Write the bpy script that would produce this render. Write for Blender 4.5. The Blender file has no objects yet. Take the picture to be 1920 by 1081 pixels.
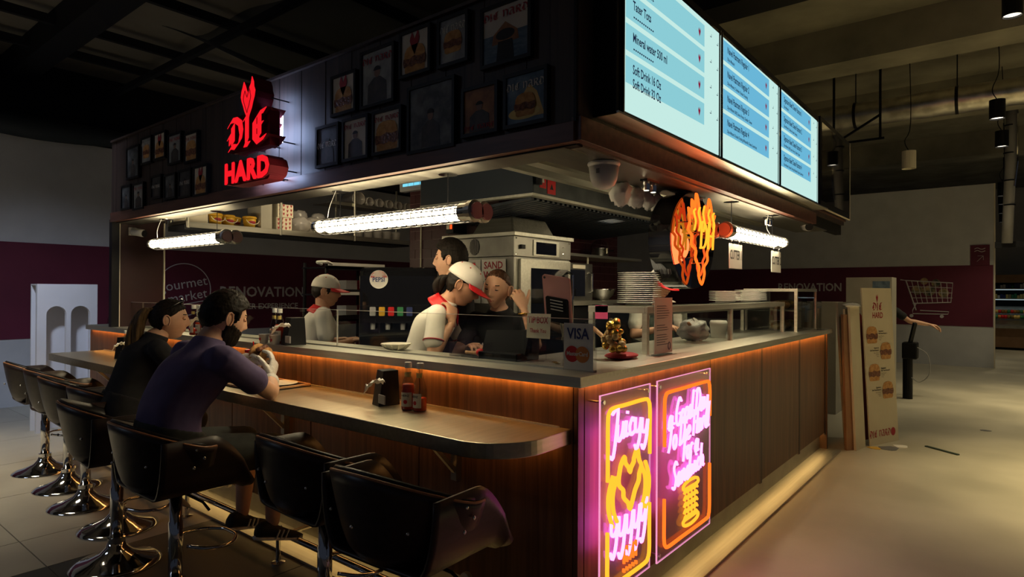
import bpy, bmesh, math, random
from mathutils import Vector, Matrix
random.seed(7)
S = bpy.context.scene
COL = S.collection
PI = math.pi
# ---------------------------------------------------------------- camera
YAW, PIT, ROL = 0.675988, 0.0044463, 0.0051018
F0 = Vector((math.cos(YAW), math.sin(YAW), 0)); R0 = Vector((math.sin(YAW), -math.cos(YAW), 0)); U0 = Vector((0, 0, 1))
Fv = F0 * math.cos(PIT) + U0 * math.sin(PIT); Uv = U0 * math.cos(PIT) - F0 * math.sin(PIT)
Rv = R0 * math.cos(ROL) + Uv * math.sin(ROL); Uv = Uv * math.cos(ROL) - R0 * math.sin(ROL)
cam = bpy.data.cameras.new('camera'); camo = bpy.data.objects.new('camera', cam); COL.objects.link(camo)
camo.matrix_world = Matrix(((Rv.x, Uv.x, -Fv.x, 0), (Rv.y, Uv.y, -Fv.y, 0), (Rv.z, Uv.z, -Fv.z, 1.45), (0, 0, 0, 1)))
cam.sensor_width = 36; cam.lens = 1164.4 / 1920 * 36; cam.clip_start = 0.02; cam.clip_end = 100
S.camera = camo
# ---------------------------------------------------------------- world and exposure
W = bpy.data.worlds.new('world'); S.world = W; W.use_nodes = True
W.node_tree.nodes['Background'].inputs[0].default_value = (0.62, 0.72, 1.0, 1)
W.node_tree.nodes['Background'].inputs[1].default_value = 0.03
S.view_settings.view_transform = 'Standard'; S.view_settings.look = 'None'
S.view_settings.exposure = 0.0; S.view_settings.gamma = 1.0; S.view_settings.use_curve_mapping = False

def area_lamp(name, loc, size, power, color, target=None, sy=None, spread=None):
    l = bpy.data.lights.new(name, 'AREA'); l.energy = power; l.color = color; l.size = size
    if sy: l.shape = 'RECTANGLE'; l.size_y = sy
    if spread: l.spread = spread
    o = bpy.data.objects.new(name, l); COL.objects.link(o); o.location = loc
    if target is not None:
        o.rotation_euler = (Vector(target) - Vector(loc)).to_track_quat('-Z', 'Y').to_euler()
    return o
# unseen area lamps added to light the hall, outside the frame
area_lamp('hall_unseen_lamp', (6.2, -1.7, 4.2), 0.6, 86, (1.0, 0.78, 0.38), sy=1.2, spread=1.15)
area_lamp('hall_unseen_lamp', (10.5, -1.6, 4.2), 0.6, 60, (1.0, 0.80, 0.42), sy=1.2, spread=1.35)
area_lamp('hall_unseen_lamp', (0.2, 6.4, 4.2), 0.6, 26, (1.0, 0.86, 0.62), sy=1.2, spread=1.15)
area_lamp('panel_fill_spot', (0.7, 5.0, 4.2), 0.35, 9, (0.70, 0.80, 1.0), target=(2.1, 8.3, 0.6), spread=0.95)  # no such spot known; added to brighten the white arched panel
area_lamp('hall_unseen_lamp', (-3.2, 6.2, 4.2), 0.8, 20, (0.66, 0.78, 1.0), sy=1.6)  # bluish fill lamp, added to lift the left wall
area_lamp('kitchen_ceiling_luminaire', (3.6, 4.9, 2.66), 0.3, 14, (1.0, 0.80, 0.48), sy=1.0)
area_lamp('kitchen_ceiling_luminaire', (4.6, 2.2, 2.05), 0.2, 5, (1.0, 0.84, 0.56), sy=1.0)
# ---------------------------------------------------------------- materials
M = {}
def _n(nt, t, **kw):
    n = nt.nodes.new(t)
    for k, v in kw.items(): setattr(n, k, v)
    return n
def pm(key, c1, c2=None, scale=(8, 8, 8), rough=0.5, metal=0.0, bump=0.0, detail=4.0, rr=None, trans=0.0, emit=None, es=0.0, ior=1.45, coat=0.0, spec=0.5, sss=0.0, alpha=1.0, dist=0.0, lo=0.35, hi=0.65):
    m = bpy.data.materials.new(key); m.use_nodes = True; nt = m.node_tree
    b = nt.nodes['Principled BSDF']; M[key] = m
    c1 = tuple(c1) + (1,)
    b.inputs['Base Color'].default_value = c1; b.inputs['Roughness'].default_value = rough
    b.inputs['Metallic'].default_value = metal; b.inputs['IOR'].default_value = ior
    b.inputs['Transmission Weight'].default_value = trans; b.inputs['Coat Weight'].default_value = coat
    b.inputs['Specular IOR Level'].default_value = spec; b.inputs['Alpha'].default_value = alpha
    if sss: b.inputs['Subsurface Weight'].default_value = sss; b.inputs['Subsurface Radius'].default_value = (0.02, 0.008, 0.004)
    if emit: b.inputs['Emission Color'].default_value = tuple(emit) + (1,); b.inputs['Emission Strength'].default_value = es
    m.diffuse_color = c1
    if c2 is not None or bump or rr:
        tc = _n(nt, 'ShaderNodeTexCoord'); mp = _n(nt, 'ShaderNodeMapping'); mp.inputs['Scale'].default_value = scale
        nz = _n(nt, 'ShaderNodeTexNoise'); nz.inputs['Scale'].default_value = 1.0; nz.inputs['Detail'].default_value = detail
        nz.inputs['Distortion'].default_value = dist
        nt.links.new(tc.outputs['Object'], mp.inputs[0]); nt.links.new(mp.outputs[0], nz.inputs['Vector'])
        if c2 is not None:
            cr = _n(nt, 'ShaderNodeValToRGB'); cr.color_ramp.elements[0].position = lo; cr.color_ramp.elements[1].position = hi
            cr.color_ramp.elements[0].color = c1; cr.color_ramp.elements[1].color = tuple(c2) + (1,)
            nt.links.new(nz.outputs[0], cr.inputs[0]); nt.links.new(cr.outputs[0], b.inputs['Base Color'])
        if rr:
            mr = _n(nt, 'ShaderNodeMapRange'); mr.inputs[3].default_value = rr[0]; mr.inputs[4].default_value = rr[1]
            nt.links.new(nz.outputs[0], mr.inputs[0]); nt.links.new(mr.outputs[0], b.inputs['Roughness'])
        if bump:
            bp = _n(nt, 'ShaderNodeBump'); bp.inputs['Strength'].default_value = bump; bp.inputs['Distance'].default_value = 0.01
            nt.links.new(nz.outputs[0], bp.inputs['Height']); nt.links.new(bp.outputs[0], b.inputs['Normal'])
    return m
def em(key, col, s):
    m = bpy.data.materials.new(key); m.use_nodes = True; nt = m.node_tree; nt.nodes.clear(); M[key] = m
    e = _n(nt, 'ShaderNodeEmission'); o = _n(nt, 'ShaderNodeOutputMaterial')
    e.inputs[0].default_value = tuple(col) + (1,); e.inputs[1].default_value = s
    nt.links.new(e.outputs[0], o.inputs[0]); m.diffuse_color = tuple(col) + (1,)
    return m
def pane(key, tint, refl=1.0, rough=0.02):
    m = bpy.data.materials.new(key); m.use_nodes = True; nt = m.node_tree; nt.nodes.clear(); M[key] = m
    t = _n(nt, 'ShaderNodeBsdfTransparent'); t.inputs[0].default_value = tuple(tint) + (1,)
    g = _n(nt, 'ShaderNodeBsdfGlossy'); g.inputs['Roughness'].default_value = rough
    f = _n(nt, 'ShaderNodeFresnel'); f.inputs[0].default_value = 1.45
    mm = _n(nt, 'ShaderNodeMath', operation='MULTIPLY'); mm.inputs[1].default_value = refl
    mx = _n(nt, 'ShaderNodeMixShader'); o = _n(nt, 'ShaderNodeOutputMaterial')
    ge = _n(nt, 'ShaderNodeNewGeometry'); inv = _n(nt, 'ShaderNodeMath', operation='SUBTRACT'); inv.inputs[0].default_value = 1.0; m2 = _n(nt, 'ShaderNodeMath', operation='MULTIPLY')
    nt.links.new(ge.outputs['Backfacing'], inv.inputs[1]); nt.links.new(f.outputs[0], mm.inputs[0]); nt.links.new(mm.outputs[0], m2.inputs[0]); nt.links.new(inv.outputs[0], m2.inputs[1]); nt.links.new(m2.outputs[0], mx.inputs[0])
    nt.links.new(t.outputs[0], mx.inputs[1]); nt.links.new(g.outputs[0], mx.inputs[2]); nt.links.new(mx.outputs[0], o.inputs[0])
    return m
pm('wood', (0.095, 0.042, 0.018), (0.185, 0.086, 0.037), (38, 38, 1.6), 0.42, bump=0.05, dist=0.6)
pm('wood_dark', (0.030, 0.020, 0.018), (0.055, 0.034, 0.028), (30, 30, 1.2), 0.5, bump=0.05, dist=0.5)
pm('wood_trim', (0.075, 0.028, 0.022), (0.13, 0.052, 0.036), (30, 3, 30), 0.4, bump=0.04)
pm('wood_edge', (0.30, 0.13, 0.06), (0.42, 0.20, 0.09), (40, 40, 4), 0.4)
pm('steel', (0.52, 0.51, 0.44), (0.62, 0.61, 0.53), (60, 2, 60), 0.3, 1.0, rr=(0.34, 0.54), bump=0.01)
pm('steel_x', (0.52, 0.51, 0.44), (0.62, 0.61, 0.53), (2, 60, 60), 0.3, 1.0, rr=(0.34, 0.54), bump=0.01)
pm('hood_steel', (0.10, 0.11, 0.115), (0.14, 0.15, 0.155), (8, 8, 8), 0.4, 1.0, rr=(0.3, 0.5))
pm('soffit_steel', (0.20, 0.19, 0.17), (0.27, 0.26, 0.23), (3, 30, 30), 0.4, 1.0, rr=(0.3, 0.5))
pm('hood_dark', (0.018, 0.024, 0.034), rough=0.4)
pm('steel_dull', (0.30, 0.29, 0.26), (0.38, 0.37, 0.33), (8, 8, 8), 0.42, 1.0, rr=(0.34, 0.50))
pm('ledge_steel', (0.56, 0.50, 0.36), (0.66, 0.59, 0.44), (6, 60, 60), 0.34, 1.0, rr=(0.28, 0.44), bump=0.012)
pm('chrome', (0.72, 0.72, 0.72), rough=0.08, metal=1.0)
pm('black_metal', (0.008, 0.008, 0.010), rough=0.4, spec=0.22)
pm('black_matte', (0.007, 0.007, 0.009), rough=0.8, spec=0.2)
pm('black_gloss', (0.008, 0.008, 0.010), rough=0.06, coat=0.6)
pm('black_mirror', (0.20, 0.19, 0.19), rough=0.03, metal=1.0)
pm('leather', (0.010, 0.010, 0.011), (0.018, 0.017, 0.017), (120, 120, 120), 0.36, bump=0.10, spec=0.3)
pm('wall_white', (0.54, 0.55, 0.58), (0.60, 0.61, 0.64), (3, 3, 3), 0.75, bump=0.05)
pm('wall_maroon', (0.105, 0.010, 0.034), (0.130, 0.014, 0.042), (2, 2, 2), 0.6)
pm('wall_print', (0.62, 0.60, 0.62), rough=0.7)
pm('panel_maroon', (0.024, 0.006, 0.007), (0.034, 0.008, 0.009), (4, 4, 4), 0.45)
pm('ceiling', (0.20, 0.18, 0.15), (0.30, 0.27, 0.22), (0.8, 0.8, 0.8), 0.9, bump=0.2)
pm('concrete', (0.20, 0.19, 0.15), (0.34, 0.32, 0.25), (1.3, 1.3, 1.3), 0.85, bump=0.5, detail=8)
pm('beam_dark', (0.012, 0.013, 0.018), rough=0.8)
pm('mesh_dark', (0.03, 0.04, 0.05), rough=0.7)
pm('duct_foil', (0.55, 0.52, 0.44), (0.75, 0.72, 0.62), (7, 7, 7), 0.35, 1.0, rr=(0.2, 0.5), bump=0.7)
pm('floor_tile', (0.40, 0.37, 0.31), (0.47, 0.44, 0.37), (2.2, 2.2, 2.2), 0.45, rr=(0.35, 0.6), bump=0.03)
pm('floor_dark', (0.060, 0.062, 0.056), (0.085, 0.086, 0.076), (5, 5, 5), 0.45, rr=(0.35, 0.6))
pm('floor_screed', (0.36, 0.34, 0.28), (0.50, 0.47, 0.39), (1.1, 1.1, 1.1), 0.38, rr=(0.22, 0.5), bump=0.03, detail=8)
pm('grout', (0.16, 0.15, 0.13), rough=0.9)
pm('tile_maroon', (0.040, 0.008, 0.011), (0.052, 0.011, 0.014), (3, 3, 3), 0.38, spec=0.25)
pm('tile_grout', (0.20, 0.12, 0.12), rough=0.8)
pm('white_plastic', (0.72, 0.71, 0.68), rough=0.4)
pm('grey_plastic', (0.30, 0.30, 0.31), rough=0.45)
pm('white_panel', (0.66, 0.66, 0.70), (0.70, 0.70, 0.74), (3, 3, 3), 0.6)
pm('cream', (0.72, 0.66, 0.52), rough=0.6)
pm('paper', (0.68, 0.66, 0.62), rough=0.7)
pm('tissue', (0.74, 0.73, 0.70), rough=0.85, bump=0.2, scale=(40, 40, 40))
pm('plate', (0.84, 0.82, 0.77), rough=0.25)
pm('pink_cap', (0.42, 0.16, 0.19), rough=0.5)
pm('brown_cap', (0.27, 0.16, 0.14), rough=0.5)
pm('red', (0.55, 0.012, 0.016), rough=0.45)
pm('red_gloss', (0.62, 0.010, 0.012), rough=0.15)
pm('red_dark', (0.13, 0.008, 0.016), rough=0.75, spec=0.15)
pm('red_print', (0.33, 0.018, 0.030), rough=0.6)
pm('ink', (0.012, 0.012, 0.016), rough=0.6)
pm('ink_grey', (0.12, 0.12, 0.13), rough=0.6)
pm('ink_light', (0.60, 0.58, 0.54), rough=0.6)
pm('navy', (0.02, 0.035, 0.15), rough=0.5)
pm('yellow', (0.62, 0.36, 0.03), rough=0.4)
pm('yellow_pale', (0.70, 0.52, 0.16), rough=0.5)
pm('green', (0.03, 0.20, 0.08), rough=0.5)
pm('orange', (0.60, 0.20, 0.04), rough=0.5)
pm('pink', (0.85, 0.10, 0.30), rough=0.6)
pm('rose', (0.55, 0.27, 0.27), rough=0.35, metal=0.3)
pm('ketchup', (0.58, 0.050, 0.012), (0.66, 0.070, 0.016), (30, 30, 30), 0.25)
pm('bread', (0.42, 0.20, 0.06), (0.58, 0.32, 0.12), (40, 40, 40), 0.7, bump=0.4)
pm('meat', (0.10, 0.028, 0.014), (0.26, 0.10, 0.045), (60, 60, 60), 0.5, bump=0.9)
pm('onion', (0.45, 0.28, 0.10), (0.70, 0.52, 0.28), (70, 70, 70), 0.4, bump=0.9)
pm('gold', (0.55, 0.33, 0.06), (0.75, 0.50, 0.12), (50, 50, 50), 0.22, 0.8, bump=0.6)
pm('cardboard', (0.30, 0.17, 0.09), (0.36, 0.21, 0.12), (6, 6, 6), 0.8)
pm('board_cream', (0.56, 0.50, 0.36), (0.62, 0.56, 0.41), (3, 3, 3), 0.65)
pm('board_grey', (0.36, 0.34, 0.29), (0.42, 0.40, 0.34), (3, 3, 3), 0.75)
pm('light_wood', (0.45, 0.24, 0.11), (0.55, 0.32, 0.16), (6, 60, 60), 0.5)
pm('shirt_white', (0.66, 0.62, 0.56), (0.72, 0.68, 0.62), (10, 10, 10), 0.75, bump=0.25)
pm('shirt_purple', (0.105, 0.080, 0.185), (0.130, 0.100, 0.220), (14, 14, 14), 0.85, bump=0.25)
pm('shirt_black', (0.012, 0.012, 0.015), (0.018, 0.018, 0.022), (20, 20, 20), 0.85)
pm('cloth_dark', (0.020, 0.024, 0.022), (0.030, 0.034, 0.030), (20, 20, 20), 0.85)
pm('apron', (0.030, 0.050, 0.036), rough=0.7)
pm('skin', (0.66, 0.38, 0.25), (0.72, 0.42, 0.28), (25, 25, 25), 0.5, sss=0.08)
pm('skin_tan', (0.50, 0.26, 0.16), (0.56, 0.30, 0.19), (25, 25, 25), 0.5, sss=0.08)
pm('skin_leg', (0.33, 0.17, 0.115), (0.38, 0.20, 0.135), (25, 25, 25), 0.6)
pm('lips', (0.40, 0.10, 0.085), rough=0.4)
pm('eye', (0.35, 0.30, 0.27), rough=0.2)
pm('hair', (0.010, 0.008, 0.007), (0.024, 0.018, 0.014), (90, 90, 14), 0.55, bump=0.3, spec=0.15)
pm('hair_brown', (0.055, 0.024, 0.012), (0.10, 0.045, 0.022), (90, 90, 14), 0.5, bump=0.4, spec=0.25)
pm('hair_blond', (0.085, 0.050, 0.022), (0.20, 0.125, 0.055), (110, 110, 8), 0.5, bump=0.4, spec=0.3)
pm('glove', (0.74, 0.72, 0.68), rough=0.22, trans=0.0, bump=0.7, scale=(45, 45, 45))
pm('bag', (0.66, 0.66, 0.66), rough=0.25, bump=0.9, scale=(20, 20, 20))
pm('straw_mesh', (0.62, 0.58, 0.50), rough=0.6)
pm('shelf_goods', (0.05, 0.06, 0.05), (0.45, 0.32, 0.16), (9, 9, 9), 0.6)
pm('veg', (0.06, 0.10, 0.02), (0.45, 0.14, 0.03), (7, 7, 7), 0.5, bump=0.8)
pane('glass', (0.93, 0.95, 0.94), 1.0)
pane('glass_dark', (0.78, 0.80, 0.80), 1.2)
pane('acrylic', (0.90, 0.88, 0.90), 1.3)
def frost(key, tint, k):
    pane(key, tint, 1.2); nt = M[key].node_tree; o = [n for n in nt.nodes if n.type == 'OUTPUT_MATERIAL'][0]; src = o.inputs[0].links[0].from_socket
    d = _n(nt, 'ShaderNodeBsdfDiffuse'); d.inputs[0].default_value = (.8, .78, .8, 1); t = _n(nt, 'ShaderNodeBsdfTranslucent'); t.inputs[0].default_value = (.8, .78, .8, 1)
    a = _n(nt, 'ShaderNodeMixShader'); b = _n(nt, 'ShaderNodeMixShader'); a.inputs[0].default_value = .4; b.inputs[0].default_value = k
    nt.links.new(d.outputs[0], a.inputs[1]); nt.links.new(t.outputs[0], a.inputs[2]); nt.links.new(src, b.inputs[1]); nt.links.new(a.outputs[0], b.inputs[2]); nt.links.new(b.outputs[0], o.inputs[0])
frost('acrylic_frost', (.92, .88, .92), .26)
frost('film', (0.90, 0.86, 0.76), .42)
pane('netting', (0.55, 0.58, 0.60), 0.2, 0.5)
# things that give off light, and the painted glow of plate edges
em('tube_light', (1.0, 0.82, 0.50), 25.0)
em('led_orange', (1.0, 0.42, 0.09), 45.0)
em('led_warm', (1.0, 0.62, 0.22), 9.0)
em('led_dim', (1.0, 0.45, 0.12), 9.0)
em('led_white', (0.48, 0.62, 1.0), 13.0)
em('sign_red', (1.0, 0.012, 0.022), 0.95)
em('neon_pink', (1.0, 0.17, 0.82), 4.6)
em('neon_violet', (1.0, 0.10, 0.72), 1.8)
em('neon_orange', (1.0, 0.13, 0.012), 1.9)
em('neon_yellow', (1.0, 0.33, 0.02), 1.9)
em('neon_red', (1.0, 0.07, 0.010), 2.0)
em('acrylic_edge_glow', (1.0, 0.35, 0.60), 1.0)  # plate rim is no lamp; the neon's gleam is put in as emission
em('screen_cyan', (0.30, 0.70, 0.78), 0.86)
em('screen_white', (0.62, 0.92, 0.86), 0.90)
em('screen_blue', (0.16, 0.52, 0.76), 0.90)
em('screen_ink', (0.02, 0.03, 0.09), 0.5)
em('screen_red', (0.30, 0.010, 0.045), 0.8)
em('uv_blue', (0.22, 0.75, 0.95), 1.0)
em('fridge_light', (0.75, 0.95, 1.0), 0.45)
em('bulb', (1.0, 0.90, 0.70), 3.0)
ORD = ('first', 'second', 'third', 'fourth', 'fifth', 'sixth', 'seventh', 'eighth', 'ninth', 'tenth', 'eleventh', 'twelfth', 'thirteenth', 'fourteenth', 'fifteenth', 'sixteenth')
# ---------------------------------------------------------------- mesh helper
def frame_of(d):
    d = Vector(d).normalized(); a = Vector((0, 0, 1)) if abs(d.z) < 0.9 else Vector((1, 0, 0))
    u = d.cross(a).normalized(); v = d.cross(u).normalized()
    return d, u, v
class MB:
    def __init__(s): s.v = []; s.f = []; s.m = []; s.mi = 0
    def add(s, vs, fs):
        o = len(s.v); s.v += [Vector(p) for p in vs]
        for f in fs: s.f.append([i + o for i in f]); s.m.append(s.mi)
        return s
    def box(s, x0, x1, y0, y1, z0, z1, mat=None):
        vs = [(x, y, z) for z in (z0, z1) for y in (y0, y1) for x in (x0, x1)]
        if mat is not None: vs = [mat @ Vector(p) for p in vs]
        return s.add(vs, [(0, 2, 3, 1), (4, 5, 7, 6), (0, 1, 5, 4), (2, 6, 7, 3), (0, 4, 6, 2), (1, 3, 7, 5)])
    def bar(s, a, b, w, h=None, up=(0, 0, 1)):
        a = Vector(a); b = Vector(b); d = (b - a).normalized(); h = h or w; up = Vector(up)
        if abs(d.dot(up)) > 0.95: up = Vector((1, 0, 0))
        u = d.cross(up).normalized() * w / 2; v = u.cross(d).normalized() * h / 2
        vs = [p + i * u + j * v for p in (a, b) for i, j in ((-1, -1), (1, -1), (1, 1), (-1, 1))]
        return s.add(vs, [(3, 2, 1, 0), (4, 5, 6, 7), (0, 1, 5, 4), (1, 2, 6, 5), (2, 3, 7, 6), (3, 0, 4, 7)])
    def tube(s, pts, r, n=8, closed=False, cap=True):
        pts = [Vector(p) for p in pts]; k = len(pts)
        rs = r if isinstance(r, (list, tuple)) else [r] * k
        prev = None; rings = []
        for i, p in enumerate(pts):
            a = pts[(i - 1) % k] if (closed or i > 0) else p; b = pts[(i + 1) % k] if (closed or i < k - 1) else p
            t = (b - a)
            t = t.normalized() if t.length > 1e-9 else Vector((0, 0, 1))
            if prev is None: _, u, _2 = frame_of(t)
            else:
                u = prev - t * prev.dot(t)
                u = u.normalized() if u.length > 1e-6 else frame_of(t)[1]
            prev = u; v = t.cross(u)
            rings.append([p + (u * math.cos(2 * PI * j / n) + v * math.sin(2 * PI * j / n)) * rs[i] for j in range(n)])
        fs = []
        for i in range(k if closed else k - 1):
            i2 = (i + 1) % k
            for j in range(n): fs.append((i * n + j, i * n + (j + 1) % n, i2 * n + (j + 1) % n, i2 * n + j))
        if cap and not closed: fs += [tuple(reversed(range(n))), tuple(range((k - 1) * n, k * n))]
        return s.add([p for r_ in rings for p in r_], fs)
    def cyl(s, a, b, r0, r1=None, n=16): return s.tube([a, b], [r0, r1 if r1 is not None else r0], n)
    def lathe(s, prof, c=(0, 0, 0), n=24, axis=(0, 0, 1), sx=1.0, sy=1.0):
        d, u, v = frame_of(axis); c = Vector(c); k = len(prof)
        if abs(d.z) > 0.99: u, v = Vector((1, 0, 0)), Vector((0, 1, 0)) * (1 if d.z > 0 else -1)
        vs = []
        for r, z in prof:
            for j in range(n):
                a = 2 * PI * j / n; vs.append(c + d * z + (u * math.cos(a) * sx + v * math.sin(a) * sy) * max(r, 1e-5))
        fs = [(i * n + j, i * n + (j + 1) % n, (i + 1) * n + (j + 1) % n, (i + 1) * n + j) for i in range(k - 1) for j in range(n)]
        if prof[0][0] > 1e-4: fs.append(tuple(reversed(range(n))))
        if prof[-1][0] > 1e-4: fs.append(tuple(range((k - 1) * n, k * n)))
        return s.add(vs, fs)
    def ball(s, c, r, n=12, k=8, sc=(1, 1, 1), rot=None):
        c = Vector(c); vs = []
        for i in range(k + 1):
            ph = -PI / 2 + PI * i / k
            for j in range(n):
                a = 2 * PI * j / n; q = Vector((math.cos(ph) * math.cos(a) * sc[0], math.cos(ph) * math.sin(a) * sc[1], math.sin(ph) * sc[2])) * r
                vs.append(c + (rot @ q if rot is not None else q))
        return s.add(vs, [(i * n + j, i * n + (j + 1) % n, (i + 1) * n + (j + 1) % n, (i + 1) * n + j) for i in range(k) for j in range(n)])
    def prism(s, poly, o, ux, uy, depth=0.0, nrm=None):
        """2-D polygon laid out at o along ux, uy and pushed back by depth along ux x uy"""
        o = Vector(o); ux = Vector(ux); uy = Vector(uy); w = (Vector(nrm) if nrm is not None else ux.cross(uy)).normalized()
        n = len(poly); fr = [o + ux * x + uy * y for x, y in poly]
        if not depth: return s.add(fr, [tuple(range(n))])
        bk = [p - w * depth for p in fr]
        return s.add(fr + bk, [tuple(range(n)), tuple(reversed(range(n, 2 * n)))] + [(i, i + n, (i + 1) % n + n, (i + 1) % n) for i in range(n)])
    def loft(s, rings, cap=True, closed=False):
        n = len(rings[0]); k = len(rings)
        fs = [(i * n + j, i * n + (j + 1) % n, (i + 1) * n + (j + 1) % n, (i + 1) * n + j) for i in range(k - 1) for j in range(n)]
        if cap: fs += [tuple(reversed(range(n))), tuple(range((k - 1) * n, k * n))]
        return s.add([p for r in rings for p in r], fs)
    def grid(s, fn, nu, nv):
        vs = [fn(i / nu, j / nv) for i in range(nu + 1) for j in range(nv + 1)]
        return s.add(vs, [(i * (nv + 1) + j, (i + 1) * (nv + 1) + j, (i + 1) * (nv + 1) + j + 1, i * (nv + 1) + j + 1) for i in range(nu) for j in range(nv)])
    def xf(s, mat):
        s.v = [mat @ p for p in s.v]; return s
    def shift(s, d):
        d = Vector(d); s.v = [p + d for p in s.v]; return s
ROOT = {}
def build(name, mb, mat, parent=None, smooth=False, bevel=0.0, solid=0.0, label=None, sub=0, local=False, fix=False):
    """one mesh object; coordinates are world coordinates unless local"""
    me = bpy.data.meshes.new(name)
    off = Vector((0, 0, 0))
    if parent is not None and not local: off = ROOT.get(parent, Vector((0, 0, 0)))
    me.from_pydata([tuple(p - off) for p in mb.v], [], mb.f)
    mats = mat if isinstance(mat, (list, tuple)) else [mat]
    for k in mats: me.materials.append(M[k])
    if len(mats) > 1: me.polygons.foreach_set('material_index', mb.m)
    if smooth: me.polygons.foreach_set('use_smooth', [True] * len(me.polygons))
    if fix:
        bm = bmesh.new(); bm.from_mesh(me); bmesh.ops.recalc_face_normals(bm, faces=bm.faces); bm.to_mesh(me); bm.free()
    me.update()
    o = bpy.data.objects.new(name, me); COL.objects.link(o)
    if solid: d = o.modifiers.new('s', 'SOLIDIFY'); d.thickness = solid; d.offset = 0
    if bevel: d = o.modifiers.new('b', 'BEVEL'); d.width = bevel; d.segments = 2; d.limit_method = 'ANGLE'
    if sub: d = o.modifiers.new('u', 'SUBSURF'); d.levels = sub; d.render_levels = sub
    if parent is not None:
        o.parent = parent
        ROOT[o] = ROOT.get(parent, Vector((0, 0, 0)))
    if label: o['label'] = label
    return o
def thing(name, label, cat, loc=(0, 0, 0), rz=0.0, group=None, kind=None):
    o = bpy.data.objects.new(name, None); COL.objects.link(o); o.location = loc; o.rotation_euler = (0, 0, rz); o.empty_display_size = 0.05
    ROOT[o] = Vector(loc)
    if label: o['label'] = label
    if cat: o['category'] = cat
    if group: o['group'] = group
    if kind: o['kind'] = kind
    return o
def tag(o, label, cat, group=None, kind=None):
    o['label'] = label
    if cat: o['category'] = cat
    if group: o['group'] = group
    if kind: o['kind'] = kind
    return o
def struct(name, mb, mat, **kw):
    o = build(name, mb, mat, **kw); o['kind'] = 'structure'; return o
def dup(root, loc=None, rz=None, label=None, group=None):
    def cp(o, par):
        c = o.copy(); COL.objects.link(c); c.parent = par
        for ch in o.children: cp(ch, c)
        return c
    r = cp(root, None)
    if loc is not None: r.location = loc
    if rz is not None: r.rotation_euler = (0, 0, rz)
    if label: r['label'] = label
    if group: r['group'] = group
    return r
def B(x0, x1, y0, y1, z0, z1): return MB().box(x0, x1, y0, y1, z0, z1)
def smoothline(pts, k=5, closed=False):
    P = [Vector(p) for p in pts]; n = len(P); out = []
    rng = range(n if closed else n - 1)
    for i in rng:
        p1, p2 = P[i], P[(i + 1) % n]
        p0 = P[i - 1] if (i > 0 or closed) else p1 * 2 - p2
        p3 = P[(i + 2) % n] if (i + 2 < n or closed) else p2 * 2 - p1
        for j in range(k):
            t = j / k
            out.append(0.5 * ((2 * p1) + (p2 - p0) * t + (2 * p0 - 5 * p1 + 4 * p2 - p3) * t * t + (3 * p1 - p0 - 3 * p2 + p3) * t ** 3))
    if not closed: out.append(P[-1])
    return out
def rrect(w, h, r, n=5):
    out = []
    for cx, cy, a in ((w / 2 - r, h / 2 - r, 0), (-w / 2 + r, h / 2 - r, 90), (-w / 2 + r, -h / 2 + r, 180), (w / 2 - r, -h / 2 + r, 270)):
        for i in range(n + 1):
            t = math.radians(a + 90 * i / n); out.append((cx + r * math.cos(t), cy + r * math.sin(t)))
    return out
def ell(a, b, n=24, cx=0, cy=0): return [(cx + a * math.cos(2 * PI * i / n), cy + b * math.sin(2 * PI * i / n)) for i in range(n)]
# ---------------------------------------------------------------- lettering
GLY = {}; GBLD = {}
def _glyphs():
    chars = "ABCDEFGHIJKLMNOPQRSTUVWXYZabcdefghijklmnopqrstuvwxyz0123456789.,-&%"
    obs = []
    for bold, D in ((0.0, GLY), (0.022, GBLD)):
        for ch in list(chars) + [None]:
            for k in (0, 1):
                if ch is None and k: continue
                cu = bpy.data.curves.new('g', 'FONT'); cu.body = (ch if not k else '|' + ch + '|') if ch else '||'
                cu.resolution_u = 2; cu.offset = bold; o = bpy.data.objects.new('g', cu); COL.objects.link(o); obs.append((D, ch, k, o))
    dg = bpy.context.evaluated_depsgraph_get(); wid = {}
    for D, ch, k, o in obs:
        me = bpy.data.meshes.new_from_object(o.evaluated_get(dg))
        if ch and not k: D[ch] = [[(v.co.x, v.co.y) for v in me.vertices], [tuple(p.vertices) for p in me.polygons], 0.5]
        else:
            xs = [v.co.x for v in me.vertices]; wid[(id(D), ch)] = max(xs) - min(xs)
        bpy.data.meshes.remove(me)
    for D in (GLY, GBLD):
        for ch in chars: D[ch][2] = wid[(id(D), ch)] - wid[(id(D), None)]
    for D, ch, k, o in obs:
        cu = o.data; bpy.data.objects.remove(o); bpy.data.curves.remove(cu)
_glyphs()
def text(mb, s, o, ux, uy, size, align='l', depth=0.0, bold=False, sx=1.0, track=0.0):
    D = GBLD if bold else GLY; ux = Vector(ux); uy = Vector(uy); o = Vector(o); w = ux.cross(uy).normalized()
    adv = [(0.28 if c not in D else D[c][2]) + track for c in s]; tot = sum(adv) * size * sx
    x = {'l': 0, 'c': -tot / 2, 'r': -tot}[align]
    for c, a in zip(s, adv):
        if c in D:
            vs, fs, _ = D[c]
            P = [o + ux * (x + px * size * sx) + uy * (py * size) for px, py in vs]
            mb.add(P, fs)
            if depth:
                cnt = {}
                for f in fs:
                    for i in range(len(f)):
                        e = (f[i], f[(i + 1) % len(f)]); cnt[e] = 1
                be = [e for e in cnt if (e[1], e[0]) not in cnt]
                n = len(P); mb.add(P + [p - w * depth for p in P], [(a_, a_ + n, b_ + n, b_) for a_, b_ in be])
        x += a * size * sx
    return tot
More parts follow.
